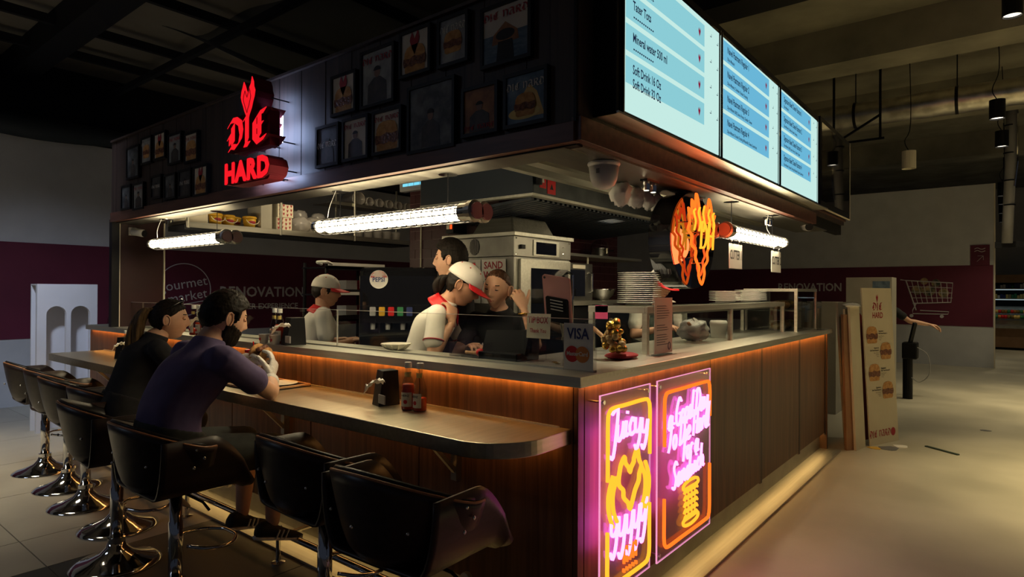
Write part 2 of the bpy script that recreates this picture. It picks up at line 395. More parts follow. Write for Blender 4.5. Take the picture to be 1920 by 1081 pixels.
BLK = {
 'D': (0.9, [[(.02, .80), (.2, .94), (.45, .93), (.72, .78), (.8, .5), (.72, .22), (.45, .06), (.22, .10), (.08, .02)], [(.28, .76), (.28, .2)], [(.0, .40), (.14, .52), (.13, .22)]]),
 'I': (0.48, [[(.08, .86), (.22, .95), (.24, .80), (.24, .18), (.14, .05), (.34, .05)]]),
 'E': (0.88, [[(.78, .95), (.45, .90), (.2, .72), (.2, .22), (.42, .04), (.78, .14)], [(.2, .50), (.62, .56)], [(.48, .88), (.48, .2)]]),
 'H': (0.92, [[(.05, .84), (.2, .93), (.25, .76), (.25, .1), (.12, .02)], [(.25, .65), (.5, .90), (.74, .76), (.74, .2), (.62, .0)]]),
 'A': (0.86, [[(.1, .88), (.4, .93), (.65, .80), (.66, .16), (.80, .03)], [(.62, .6), (.3, .55), (.15, .3), (.2, .1), (.4, .08), (.65, .25)]]),
 'R': (0.90, [[(.08, .84), (.22, .92), (.22, .1), (.12, .02)], [(.22, .8), (.5, .94), (.7, .8), (.65, .6), (.3, .5)], [(.4, .5), (.6, .3), (.66, .1), (.86, .03)]]),
 ' ': (0.4, [])}
def blackletter(mb, s, o, ux, uy, size, align='c', depth=0.0, nib=(0.085, 0.062), sx=1.0):
    tot = sum(BLK[c][0] for c in s) * size * sx; x = {'l': 0, 'c': -tot / 2, 'r': -tot}[align]
    k = 0
    for c in s:
        for st in BLK[c][1]:
            for (ax, ay), (bx, by) in zip(st, st[1:]):
                nx, ny = nib
                q = [(ax - nx, ay - ny), (bx - nx, by - ny), (bx + nx, by + ny), (ax + nx, ay + ny)]
                ar = sum(q[i][0] * q[(i + 1) % 4][1] - q[(i + 1) % 4][0] * q[i][1] for i in range(4))
                if ar < 0: q.reverse()
                k += 1
                oo = Vector(o) + Vector(ux).cross(Vector(uy)).normalized() * (0.0002 * (k % 5))
                mb.prism([(x + px * size * sx, py * size) for px, py in q], oo, ux, uy, depth)
        x += BLK[c][0] * size * sx
HEART = [(0, -.55), (.07, -.38), (.16, -.24), (.21, -.10), (.27, .02), (.30, .16), (.25, .27), (.24, .38), (.17, .52), (.13, .36), (.08, .30), (.04, .22), (0, .14), (-.05, .22), (-.10, .34), (-.17, .46), (-.22, .34), (-.27, .24), (-.30, .10), (-.26, -.02), (-.20, -.14), (-.14, -.28), (-.06, -.42)]
SCR = {
 'o': (.46, [[(.36, .47), (.14, .48), (.05, .25), (.2, .02), (.40, .1), (.42, .35), (.30, .48)]]),
 'a': (.56, [[(.42, .46), (.2, .5), (.05, .25), (.15, .03), (.36, .14), (.43, .48), (.42, .08), (.56, .06)]]),
 'd': (.56, [[(.42, .42), (.2, .48), (.05, .22), (.16, .02), (.38, .12), (.54, 1.0), (.44, .1), (.58, .05)]]),
 'u': (.56, [[(.02, .5), (.05, .12), (.2, .03), (.38, .2), (.43, .5), (.42, .08), (.56, .08)]]),
 'i': (.28, [[(.08, .48), (.08, .08), (.26, .08)], [(.12, .66), (.13, .74)]]),
 'c': (.44, [[(.40, .40), (.24, .5), (.06, .28), (.17, .03), (.44, .1)]]),
 'y': (.52, [[(.02, .5), (.05, .15), (.2, .08), (.38, .2), (.45, .5), (.40, -.1), (.22, -.42), (.06, -.30)]]),
 'e': (.46, [[(.05, .22), (.38, .3), (.36, .46), (.2, .5), (.05, .25), (.15, .03), (.45, .1)]]),
 'r': (.42, [[(.05, .48), (.08, .05), (.10, .3), (.24, .5), (.40, .44)]]),
 'n': (.56, [[(.05, .5), (.07, .03), (.1, .3), (.26, .5), (.40, .38), (.40, .06), (.56, .08)]]),
 'w': (.64, [[(.02, .5), (.08, .08), (.22, .1), (.30, .4), (.36, .08), (.52, .12), (.60, .5)]]),
 'h': (.56, [[(.12, 1), (.06, .03), (.1, .3), (.26, .5), (.40, .35), (.40, .06), (.56, .08)]]),
 'J': (.50, [[(.10, .9), (.48, .96), (.44, .3), (.30, -.3), (.08, -.2)]]),
 'G': (.66, [[(.6, .85), (.35, 1), (.08, .6), (.12, .15), (.4, .02), (.60, .25), (.60, .42), (.4, .42)]]),
 'T': (.62, [[(.0, .88), (.35, .98), (.7, .94)], [(.42, .95), (.30, .3), (.15, .02)]]),
 'D': (.72, [[(.22, .95), (.15, .05)], [(.05, .9), (.45, .95), (.68, .55), (.5, .1), (.1, .03)]]),
 'H': (.66, [[(.15, 1), (.1, .02)], [(.12, .5), (.56, .5)], [(.62, 1), (.55, .02)]]),
 'F': (.58, [[(.1, .9), (.65, .98)], [(.35, .95), (.22, .02)], [(.25, .5), (.5, .52)]]),
 'S': (.60, [[(.55, .85), (.35, 1), (.15, .8), (.3, .55), (.48, .3), (.3, .02), (.05, .12)]]),
 ' ': (.26, [])}
def script(mb, s, o, ux, uy, size, r, arc=0.0, slope=0.0, slant=0.22, align='c', sx=1.0):
    """hand-bent neon lettering: every stroke is a tube"""
    o = Vector(o); ux = Vector(ux); uy = Vector(uy)
    tot = sum(SCR[c][0] for c in s) * size * sx; x = -tot / 2 if align == 'c' else 0
    for c in s:
        for st in SCR[c][1]:
            P = []
            for px, py in smoothline([(a, b, 0) for a, b in st], 3) and [(v.x, v.y) for v in smoothline([(a, b, 0) for a, b in st], 3)]:
                X = x + (px + slant * py) * size * sx; t = X / (tot / 2 + 1e-6)
                P.append(o + ux * X + uy * (py * size + slope * X + arc * (1 - t * t)))
            mb.tube(P, r, 6)
        x += SCR[c][0] * size * sx
def burger(parent, o, ux, uy, w, mats=('bread', 'meat', 'bread'), local=False, lift=0.001):
    """flat printed sandwich: bun, filling, bun"""
    n = Vector(ux).cross(Vector(uy)).normalized() * lift
    top = [(-.48, .06), (-.46, .25), (-.35, .40), (-.15, .46), (.15, .46), (.35, .40), (.46, .25), (.48, .06)]
    mid = [(-.50, .08), (-.52, -.05), (-.48, -.2), (-.3, -.17), (-.1, -.22), (.1, -.16), (.3, -.22), (.49, -.18), (.52, -.02), (.49, .10), (.2, .06), (0, .12), (-.25, .05)]
    bot = [(-.46, -.16), (-.45, -.36), (-.36, -.42), (.36, -.42), (.45, -.36), (.46, -.16)]
    for nm, pl, m, k in (('printed_bun', bot, mats[2], 1), ('printed_filling', mid, mats[1], 3), ('printed_bun', top, mats[0], 2)):
        build(nm, MB().prism([(x * w, y * w) for x, y in pl], Vector(o) + n * k, ux, uy, 0.0005), m, parent, local=local)
# ================================================================ people
V = Vector
def remesh(mb, vox, smooth=4, fac=0.5):
    me = bpy.data.meshes.new('tmp'); me.from_pydata([tuple(p) for p in mb.v], [], mb.f); o = bpy.data.objects.new('tmp', me); COL.objects.link(o)
    bm = bmesh.new(); bm.from_mesh(me); bmesh.ops.recalc_face_normals(bm, faces=bm.faces); bm.to_mesh(me); bm.free()
    d = o.modifiers.new('r', 'REMESH'); d.mode = 'VOXEL'; d.voxel_size = vox; d.use_smooth_shade = True
    if smooth: d = o.modifiers.new('s', 'SMOOTH'); d.iterations = smooth; d.factor = fac
    dg = bpy.context.evaluated_depsgraph_get(); ev = bpy.data.meshes.new_from_object(o.evaluated_get(dg))
    out = MB(); out.v = [v.co.copy() for v in ev.vertices]; out.f = [list(p.vertices) for p in ev.polygons]; out.m = [0] * len(out.f)
    bpy.data.objects.remove(o); bpy.data.meshes.remove(me); bpy.data.meshes.remove(ev)
    return out
def join(*mbs):
    o = MB()
    for m in mbs: o.add(m.v, m.f)
    return o
def chain(mb, pts, rad, n=12, k=4):
    """limb: smooth tapered tube with rounded ends"""
    P = [V(p) for p in pts]; Q = smoothline(P, k); R = [v.x for v in smoothline([(r, 0, 0) for r in rad], k)]
    mb.tube(Q, R, n); mb.ball(P[0], rad[0] * .98, n, 8); mb.ball(P[-1], rad[-1] * .98, n, 8)
def torso(mb, secs, n=20):
    """secs: (centre, side half width vector, front half depth vector)"""
    rings = []
    C_ = smoothline([s[0] for s in secs], 3); A = smoothline([s[1] for s in secs], 3); D = smoothline([s[2] for s in secs], 3)
    for c, a, d in zip(C_, A, D):
        r = []
        for j in range(n):
            t = 2 * PI * j / n; cx = math.cos(t); sx = math.sin(t)
            cx = math.copysign(abs(cx) ** .8, cx); sx = math.copysign(abs(sx) ** .8, sx)
            r.append(c + a * cx + d * sx)
        rings.append(r)
    mb.loft(rings)
def g2(a, b, sa, sb): return math.exp(-(a / sa) ** 2 - (b / sb) ** 2)
def head_pt(th, ph, fem):
    d = V((math.cos(ph) * math.cos(th), math.cos(ph) * math.sin(th), math.sin(ph)))
    x, y, z = d.x * (.098 if d.x > 0 else .102), d.y * .077, d.z * (.120 if d.z < 0 else .115)
    if z < -.01:
        t = min(1, (-z - .01) / .10); t = t * t * (3 - 2 * t)
        y *= 1 - (.34 if not fem else .40) * t
        if x < 0: x *= 1 - .50 * t
        else: x += .012 * t
    if x > 0:
        ay = abs(y)
        x -= .006 * g2(ay - .055, z + .02, .03, .05)
        x += .020 * g2(y, z + .022, .0125, .014) + .013 * g2(y, z - .002, .009, .020)
        x += .005 * g2(ay - .012, z + .028, .008, .008)
        x -= .011 * g2(ay - .032, z - .014, .015, .011)
        x += .004 * g2(ay - .030, z - .034, .026, .009)
        x += .007 * g2(y, z + .060, .022, .011) - .004 * g2(y, z + .060, .020, .0028)
        x -= .003 * g2(y, z + .078, .02, .006)
        x += .008 * g2(y, z + .102, .022, .014)
        x += .004 * g2(ay - .045, z + .028, .018, .02)
    return V((x, y, z))
NT, NP = 80, 60
def head_grid(fem=False):
    # denser towards the face
    T_ = []
    for i in range(NT):
        u = i / NT * 2 - 1; T_.append(PI * (0.55 * u + .45 * u ** 3))
    return [[head_pt(T_[i], -PI / 2 + PI * j / NP, fem) for i in range(NT)] for j in range(NP + 1)]
def head_mb(G):
    mb = MB(); vs = [p for r in G for p in r]
    mb.add(vs, [(j * NT + i, j * NT + (i + 1) % NT, (j + 1) * NT + (i + 1) % NT, (j + 1) * NT + i) for j in range(NP) for i in range(NT)])
    for s in (-1, 1):  # ears
        R_ = Matrix.Rotation(s * -.35, 3, 'Z') @ Matrix.Rotation(-.15, 3, 'Y')
        mb.ball((-.008, s * .079, -.006), .03, 12, 10, (.62, .28, 1.05), R_)
        pts = [V((-.010, s * .085, -.006)) + R_ @ V((.019 * math.cos(a), s * .004, .031 * math.sin(a))) for a in [math.radians(-70 + 22 * k) for k in range(15)]]
        mb.tube(pts, .0045, 6)
    return mb
def shell(G, pred, off, rough=0.0, seed=1):
    """skin-tight shell over part of the head: hair, beard, lips"""
    rs = random.Random(seed); keep = {}
    for j in range(NP):
        for i in range(NT):
            q = (G[j][i] + G[j + 1][(i + 1) % NT]) / 2
            if pred(q): keep[(j, i)] = 1
    cnt = {}
    for (j, i) in keep:
        for a in ((j, i), (j, (i + 1) % NT), (j + 1, (i + 1) % NT), (j + 1, i)): cnt[a] = cnt.get(a, 0) + 1
    idx = {}; vs = []; fs = []
    for a, c in cnt.items():
        p = G[a[0]][a[1]]; n = V((p.x / .0098, p.y / .0059, p.z / .0137)).normalized() if p.length > 0 else V((0, 0, 1))
        full = c >= 4 or (a[0] in (0, NP))
        o = off(p) if callable(off) else off
        if rough: o += rs.uniform(-rough, rough)
        vs.append(p + n * (o if full else min(o, .0) - .002)); idx[a] = len(vs) - 1
    for (j, i) in keep: fs.append([idx[(j, i)], idx[(j, (i + 1) % NT)], idx[(j + 1, (i + 1) % NT)], idx[(j + 1, i)]])
    return MB().add(vs, fs)
def interp(x, T_):
    for (a, va), (b, vb) in zip(T_, T_[1:]):
        if x <= b: return va + (vb - va) * max(0, min(1, (x - a) / (b - a)))
    return T_[-1][1]
def hair_pred(line): return lambda p: p.z > interp(p.x, line)
SHORT = [(-.11, -.060), (-.06, -.062), (-.03, -.035), (-.012, .018), (.006, .030), (.02, -.020), (.034, -.020), (.042, .040), (.07, .062), (.1, .072)]
LONGH = [(-.11, -.085), (-.03, -.080), (-.012, .010), (.02, .020), (.045, .045), (.07, .064), (.1, .074)]
def hand_mb(curl=(.5, .5, .5, .5), bend2=1.0, thumb=(.5, .3), spread=.06, glove=0.0, side=1):
    """local: wrist at origin, fingers +x, palm towards -z, thumb on the +y * side flank"""
    mb = MB(); g = glove
    rings = []
    for x, w, h in ((-.012, .024, .018), (.012, .028, .017), (.04, .038, .016), (.075, .042, .0145), (.092, .040, .012)):
        rings.append([V((x, side * .002 + (w + g) * math.cos(t), (h + g) * math.sin(t))) for t in [2 * PI * j / 16 for j in range(16)]])
    mb.loft(rings)
    L = (.044, .050, .046, .036); Yf = (.030, .0105, -.0095, -.028)
    for f in range(4):
        y = side * Yf[f]; a = 0.0; p = V((.082 - .005 * abs(f - 1), y, 0)); pts = [p - V((.02, 0, 0)), p]; sp_ = side * spread * (1.2 - .8 * f)
        for j, fr in enumerate((1.0, .62, .5)):
            a += curl[f] * (1.0, bend2, .7 * bend2)[j]
            p = p + V((math.cos(a) * math.cos(sp_), math.sin(sp_) * math.cos(a), -math.sin(a))) * L[f] * fr; pts.append(p)
        chain(mb, pts, [.0095 + g, .0095 + g, .0088 + g, .008 + g, .0068 + g], 8, 3)
    t0, t1 = thumb
    p = V((.018, side * .026, -.004)); pts = [p]
    for j, l in enumerate((.042, .032, .026)):
        ang = .75 - t0 * j * .35; p = p + V((math.cos(ang), side * math.sin(ang), -t1 * (1 + .5 * j))).normalized() * l; pts.append(p)
    chain(mb, pts, [.015 + g, .0125 + g, .0105 + g, .008 + g], 8, 3)
    return remesh(mb, .0034, 3)
def aim(o, fwd, palm):
    """matrix placing a hand: fingers along fwd, palm facing palm"""
    x = V(fwd).normalized(); z = -V(palm); z = (z - x * z.dot(x)).normalized(); y = z.cross(x)
    return Matrix(((x.x, y.x, z.x, o[0]), (x.y, y.y, z.y, o[1]), (x.z, y.z, z.z, o[2]), (0, 0, 0, 1)))
def lerp(a, b, t): return V(a) + (V(b) - V(a)) * t
def person(label, loc, rz, J, skin='skin', fem=False, shirt=None, sleeve=.55, pants=None, pants_len=1.0, shoes='black_matte', hair='hair', hairline=SHORT, hairoff=.014, beard=None, bulk=1.0, hands=None, gloves=(False, False), legs=True, leg_skin=None, hem=None):
    t = thing('person', label, 'person', loc, rz, group=None)
    S_ = {k: V(v) for k, v in J.items() if k not in ('hyaw', 'hpitch', 'hroll')}
    pel, che, nek, hc = S_['pelvis'], S_['chest'], S_['neck'], S_['head']
    up1 = (che - pel).normalized(); shv = (S_['sl'] - S_['sr']); sw = shv.length / 2; side = shv.normalized()
    fwd = side.cross(up1).normalized() * 1.0
    hipv = S_.get('hipdir', side).normalized(); hw = .155 * bulk if not fem else .155 * bulk
    fwp = hipv.cross(up1).normalized()
    dp = (.115 if not fem else .10) * bulk
    wst = lerp(pel, che, .5) + fwd * -.01 + V(S_.get('slump', (0, 0, 0)))
    shc = (S_['sl'] + S_['sr']) / 2
    def tsecs(e): return [(pel - up1 * .10, hipv * (hw * .8 + e), fwp * (dp * .9 + e)), (pel, hipv * (hw + e), fwp * (dp + e)), (wst, lerp(hipv, side, .5) * (hw * (.86 if not fem else .78) + e), fwd * (dp * .92 + e)), (che, side * (sw * .80 + e), fwd * (dp * 1.08 + e)), (lerp(che, shc, .7), side * (sw * .86 + e), fwd * (dp * .92 + e)), (lerp(shc, nek, .35), side * (sw * .55 + e * .8), fwd * (dp * .62 + e * .6)), (nek, side * (.062 + e * .5), fwd * (.058 + e * .5))]
    ar = (.052, .046, .040, .043, .034, .026) if not fem else (.043, .038, .033, .036, .029, .022)
    ar = [a * (bulk * .5 + .5) for a in ar]
    body = MB(); torso(body, tsecs(-.008))
    for s in 'lr':
        sh, el, wr = S_['s' + s], S_['e' + s], S_['w' + s]
        chain(body, [lerp(sh, shc, .25), sh, lerp(sh, el, .5), el], [ar[0], ar[0], ar[1], ar[2]])
        chain(body, [el, lerp(el, wr, .3), lerp(el, wr, .7), wr], [ar[2], ar[3], ar[4], ar[5]])
    # neck towards the head
    Rh = Matrix.Rotation(J.get('hyaw', 0), 3, 'Z') @ Matrix.Rotation(J.get('hpitch', 0), 3, 'Y') @ Matrix.Rotation(J.get('hroll', 0), 3, 'X')
    jaw = hc + Rh @ V((-.022, 0, -.075)); top = hc + Rh @ V((-.03, 0, -.01))
    chain(body, [lerp(nek, che, .15), nek, lerp(nek, jaw, .6), jaw, top], [.066, .058 if not fem else .050, .055 if not fem else .046, .056 if not fem else .048, .05])
    lg = MB(); lr_ = (.088, .076, .056, .054, .050, .034) if not fem else (.080, .070, .050, .050, .046, .030)
    if legs:
        for s, sg_ in (('l', 1), ('r', -1)):
            hp_ = pel + hipv * sg_ * .09 - up1 * .06; kn, an = S_['k' + s], S_['a' + s]
            chain(lg, [hp_, lerp(hp_, kn, .5), kn], [lr_[0], lr_[1], lr_[2]]); chain(lg, [kn, lerp(kn, an, .3), lerp(kn, an, .7), an], [lr_[2] * .98, lr_[3], lr_[4] * .85, lr_[5]])
    whole = remesh(join(body, lg) if legs else body, .0095, 5)
    G = head_grid(fem); H = head_mb(G); MH = Matrix.Translation(hc) @ Rh.to_4x4(); H.xf(MH)
    parts = [whole, H]
    HD = {}
    for i, s in enumerate('rl'):
        kw = dict((hands or {}).get(s, {})); fw = kw.pop('fwd', (S_['w' + s] - S_['e' + s])); pa = kw.pop('palm', (0, 0, -1))
        hm = hand_mb(side=(1 if s == 'r' else -1), glove=.0022 if gloves[i] else 0.0, **kw).xf(aim(S_['w' + s] + V(fw).normalized() * .006, fw, pa)); HD[s] = hm
        if not gloves[i]: parts.append(hm)
    build('body', join(*parts), skin, t, local=True, smooth=True)
    for i, s in enumerate('rl'):
        if gloves[i]:
            w, e_ = S_['w' + s], S_['e' + s]; cuff = MB(); chain(cuff, [lerp(w, e_, -.02), lerp(w, e_, .10), lerp(w, e_, .22)], [.030, .035, .044])
            build('glove', join(HD[s], remesh(cuff, .005, 2)), 'glove', t, local=True, smooth=True)
    # clothes
    if shirt:
        e = .010; sm_ = MB(); torso(sm_, tsecs(e)[(0 if hem is None else 0):])
        for s in 'lr':
            sh, el, wr = S_['s' + s], S_['e' + s], S_['w' + s]
            if sleeve <= 1: chain(sm_, [lerp(sh, shc, .3), sh, lerp(sh, el, sleeve * .6), lerp(sh, el, sleeve)], [ar[0] + e, ar[0] + e + .004, ar[1] + e + .008, ar[1] + e + .012])
            else:
                chain(sm_, [lerp(sh, shc, .3), sh, lerp(sh, el, .5), el], [ar[0] + e, ar[0] + e, ar[1] + e, ar[2] + e]); chain(sm_, [el, lerp(el, wr, .5), lerp(el, wr, .92)], [ar[2] + e, ar[3] + e, ar[5] + e])
        build('shirt', remesh(sm_, .0095, 4), shirt, t, local=True, smooth=True)
    if pants and legs:
        e = .012; pm_ = MB(); torso(pm_, [(pel - up1 * .12, hipv * (hw * .80 + e), fwp * (dp * .9 + e)), (pel - up1 * .03, hipv * (hw + e + .004), fwp * (dp + e + .004)), (lerp(pel, wst, .55), hipv * (hw * .92 + e + .003), fwp * (dp + e + .002))])
        for s, sg_ in (('l', 1), ('r', -1)):
            hp_ = pel + hipv * sg_ * .09 - up1 * .06; kn, an = S_['k' + s], S_['a' + s]
            if pants_len <= .5: chain(pm_, [hp_, lerp(hp_, kn, .5), lerp(hp_, kn, .95)], [lr_[0] + e, lr_[1] + e + .008, lr_[2] + e + .016])
            else:
                chain(pm_, [hp_, lerp(hp_, kn, .5), kn], [lr_[0] + e, lr_[1] + e, lr_[2] + e]); chain(pm_, [kn, lerp(kn, an, .5), lerp(kn, an, .96)], [lr_[2] + e, lr_[3] + e, lr_[5] + e + .016])
        build('trousers', remesh(pm_, .0105, 4), pants, t, local=True, smooth=True)
    if legs and shoes:
        for s in 'lr':
            an = S_['a' + s]; td = S_.get('t' + s, V((1, 0, -.1))).normalized(); dn = V((0, 0, -1)); dn = (dn - td * dn.dot(td)).normalized(); sd_ = td.cross(dn).normalized()
            rings = []
            for u, w, h0, h1 in ((-.075, .022, .0, .055), (-.06, .033, -.002, .075), (-.02, .037, -.002, .085), (.04, .040, -.002, .055), (.10, .046, -.002, .035), (.145, .040, .0, .025), (.175, .018, .004, .014)):
                c = an + td * u + dn * .072
                rings.append([c + sd_ * w * math.cos(q_) - dn * ((h0 + h1) / 2 + (h1 - h0) / 2 * math.sin(q_)) for q_ in [2 * PI * j / 14 for j in range(14)]])
            so_ = build('shoe', MB().loft(rings), shoes, t, local=True, smooth=True)
            if shoes == 'shoe_stripe_black':
                for k in range(3):
                    u = .015 + .024 * k; c = an + td * u + dn * .045
                    for sg_ in (-1, 1): build('shoe_stripe', MB().bar(c + sd_ * sg_ * .041 + td * .012 - dn * .018, c + sd_ * sg_ * .046 + dn * .024, .010, .004, up=td), 'white_plastic', so_, local=True)
                build('shoe_sole', MB().loft([[p + dn * .001 for p in [an + td * u + dn * .074 + sd_ * w * math.cos(q_) + dn * .010 * math.sin(q_) for q_ in [2 * PI * j / 10 for j in range(10)]]] for u, w in ((-.078, .02), (-.05, .036), (.04, .042), (.11, .048), (.16, .035), (.18, .012))]), 'white_plastic', so_, local=True, smooth=True)
    # face details
    def part(nm, mb, m, **kw): return build(nm, mb.xf(MH), m, t, local=True, smooth=True, **kw)
    part('lips', shell(G, lambda p: p.x > .05 and abs(p.y) < .024 and abs(p.z + .060) < .0095 - abs(p.y) * .2, .0012), 'lips')
    for s in (-1, 1):
        part('eyebrow', shell(G, lambda p: p.x > .04 and .014 < p.y * s < .052 and abs(p.z - .036 + abs(p.y * s - .034) * .18) < .0048, .0022), 'hair')
        mb = MB().ball((.0795, s * .032, .0125), .0115, 14, 10, (.8, 1.25, .9)); part('eyelid', mb, skin)
        part('eye', MB().ball((.0835, s * .0325, .0085), .0095, 12, 8, (.75, 1.25, .42)), 'ink')
    if hair: part('hair', shell(G, hair_pred(hairline), hairoff, .003, 3), hair)
    if beard:
        BL = [(-.11, -.2), (-.015, -.2), (-.01, -.02), (.03, -.022), (.055, -.036), (.085, -.044), (.12, -.044)]
        part('beard', shell(G, lambda p: p.x > -.012 and p.z < interp(p.x, BL) and not (abs(p.y) < .021 and abs(p.z + .060) < .0085 and p.x > .06), lambda p: .006 + .014 * max(0, min(1, (-p.z - .05) / .05)), .0025, 5), beard)
    return t, MH, G
def ponytail(t, MH, pts, rad, mat, nm='ponytail'):
    rs = random.Random(4); mb = MB(); P = [MH @ V(p) for p in pts]; Q = smoothline(P, 5); R = [v.x for v in smoothline([(r, 0, 0) for r in rad], 5)]
    for k in range(14):
        a = rs.uniform(0, 6.28); rr__ = rs.uniform(.2, .8); 
        mb.tube([q_ + V((math.cos(a + .08 * i), math.sin(a + .08 * i), 0)) * r * rr__ for i, (q_, r) in enumerate(zip(Q, R))], [r * .42 for r in R], 6)
    build(nm, mb, mat, t, local=True, smooth=True)
def cap(t, MH, tilt=0.0, backhair=True):
    Rc = MH @ Matrix.Translation((-.008, 0, .030)) @ Matrix.Rotation(tilt, 4, 'Y')
    a, b, c = .112, .094, .108
    def dome(u, v):
        th = 2 * PI * u; ph = PI / 2 * v * .98; s_ = 1 + .004 * math.cos(6 * th)
        return V((a * math.cos(th) * math.cos(ph) * s_, b * math.sin(th) * math.cos(ph) * s_, c * math.sin(ph) ** .92))
    build('cap_crown', MB().grid(dome, 48, 14).xf(Rc), 'shirt_white', t, local=True, smooth=True, solid=.003)
    def brim(u, v):
        th = -1.15 + 2.3 * u; r0 = V((a * math.cos(th), b * math.sin(th), .004)); e = .082 * (1 - (abs(th) / 1.25) ** 2.4)
        p = r0 + V((1, .12 * math.sin(th), -.20)) * e * v; p.z -= .30 * (p.y ** 2) / .1 * v; return p
    build('cap_brim', MB().grid(brim, 24, 8).xf(Rc), 'red', t, local=True, smooth=True, solid=.004)
    build('cap_button', MB().ball((0, 0, c + .001), .010, 10, 6, (1, 1, .6)).xf(Rc), 'red', t, local=True, smooth=True)
    for k in range(6):
        th = PI / 6 + k * PI / 3; p = dome(th / (2 * PI), .55); build('cap_eyelet', MB().ball(p, .005, 8, 6).xf(Rc), 'red', t, local=True)
    build('cap_stitching', MB().tube([dome(.0 + .02 * math.sin(i), .25 + .02 * i) * 1.01 for i in range(5)], .0025, 4).tube([dome(.03 + .012 * math.cos(2 * i), .22 + .016 * i) * 1.01 for i in range(5)], .0025, 4).xf(Rc), 'ink_grey', t, local=True)
def collar(t, nek, fwd, side, mat='red', s=1.0):
    nek = V(nek); fwd = V(fwd).normalized(); side = V(side).normalized(); up = side.cross(fwd) * -1
    if up.z < 0: up = -up
    def f(u, v):
        a = -2.6 + 5.2 * u; d = -fwd * math.cos(a) + side * math.sin(a); w = abs(a) / 2.6
        return nek + d * (.066 + .038 * v + .010 * w) * s + up * (.030 - .055 * v - .045 * w * w - .035 * w * v)
    build('collar', MB().grid(f, 30, 5), mat, t, local=True, smooth=True, solid=.004)
# ================================================================ the setting
fl = struct('floor', B(-8, 30, -8, 12, -0.12, -0.004), 'grout')
build('floor_slab', B(2.06, 30, -8, 12, -0.004, 0.0), 'floor_screed', fl)
build('floor_slab', B(-8, 2.06, -8, 1.19, -0.004, 0.0), 'floor_screed', fl)
def floor_tiles(xs, ys, mat, g=0.003):
    for x0, x1 in zip(xs, xs[1:]):
        for y0, y1 in zip(ys, ys[1:]):
            build('floor_tile', B(x0 + g, x1 - g, y0 + g, y1 - g, -0.004, 0.0), mat, fl)
floor_tiles([-4.1, -3.07, -2.05, -1.02, 0.0, 1.02, 2.06], [3.925, 4.43, 5.45, 6.47, 7.49, 8.51, 9.55], 'floor_tile')
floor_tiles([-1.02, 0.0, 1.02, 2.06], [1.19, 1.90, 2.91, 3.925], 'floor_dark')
# wall behind the bar, with its maroon band and lettering
wl = struct('wall_left', B(-8, 15.4, 9.55, 9.70, 0, 3.36), 'wall_white')
band = build('maroon_band', B(-8, 15.29, 9.542, 9.552, 0.83, 2.025), 'wall_maroon', wl)
mb = MB(); text(mb, 'RENOVATION', (4.66, 9.538, 1.345), (1, 0, 0), (0, 0, 1), 0.225, bold=True, sx=1.02)
build('wall_lettering', mb, 'wall_print', wl)
mb = MB(); text(mb, 'FOR A BETTER EXPERIENCE', (6.02, 9.538, 1.145), (1, 0, 0), (0, 0, 1), 0.125, 'r', bold=True, sx=1.04)
build('wall_lettering', mb, 'wall_print', wl)
mb = MB(); mb.tube([(4.14 + 0.385 * math.cos(a), 9.538, 1.45 + 0.385 * math.sin(a)) for a in [2 * PI * i / 48 for i in range(48)]], 0.007, 5, closed=True)
build('logo_ring', mb, 'wall_print', wl)
ca, sa = math.cos(0.17), math.sin(0.17)
mb = MB(); text(mb, 'gourmet', (4.14, 9.538, 1.47), (ca, 0, sa), (-sa, 0, ca), 0.20, 'c')
text(mb, 'market', (4.20, 9.538, 1.29), (ca, 0, sa), (-sa, 0, ca), 0.20, 'c')
build('logo_lettering', mb, 'wall_print', wl)
build('logo_line', MB().bar((3.95, 9.54, 1.20), (4.50, 9.54, 1.295), 0.004, 0.012), 'wall_print', wl)
# wall to the right with trolley drawing
wr = struct('wall_right', B(15.294, 15.42, 0.24, 9.55, 0, 3.60), 'wall_white')
build('maroon_band', B(15.286, 15.296, 0.255, 9.54, 0.80, 2.01), 'wall_maroon', wr)
mb = MB(); text(mb, 'RENOVATION', (15.282, 2.90, 1.495), (0, -1, 0), (0, 0, 1), 0.245, 'r', bold=True, sx=0.86)
build('wall_lettering', mb, 'wall_print', wr)
build('direction_sign', B(15.27, 15.296, 0.31, 0.615, 2.01, 2.405), 'wall_maroon', wr)
mb = MB()
for a, b in (((0.51, 2.08), (0.41, 2.19)), ((0.41, 2.19), (0.41, 2.11)), ((0.41, 2.19), (0.50, 2.19))): mb.bar((15.268, *a), (15.268, *b), 0.004, 0.022, up=(1, 0, 0))
for k in range(2): mb.tube(smoothline([(15.268, 0.55, 2.28 + .05 * k), (15.268, 0.50, 2.30 + .05 * k), (15.268, 0.44, 2.27 + .05 * k), (15.268, 0.38, 2.29 + .05 * k)], 3), 0.006, 4)
build('sign_symbol', mb, 'wall_print', wr)
mb = MB(); X = 15.283
def q(y, z): return (X, y, z)
mb.tube([q(1.80, 1.735), q(1.70, 1.72), q(1.52, 1.10)], 0.013, 5); mb.tube([q(1.72, 1.72), q(0.90, 1.66), q(0.93, 1.27), q(1.58, 1.24)], 0.012, 5)
for k in range(1, 8): mb.tube([q(1.70 - .10 * k, 1.715 - .006 * k), q(1.575 - .085 * k, 1.235 + .004 * k)], 0.006, 4)
for k in (1, 2, 3): mb.tube([q(1.70 - .035 * k, 1.715 - .12 * k), q(0.905, 1.66 - .10 * k)], 0.006, 4)
mb.tube([q(1.52, 1.24), q(1.58, 1.10), q(1.58, 1.03), q(0.98, 1.03), q(0.96, 1.08), q(1.45, 1.10)], 0.010, 5)
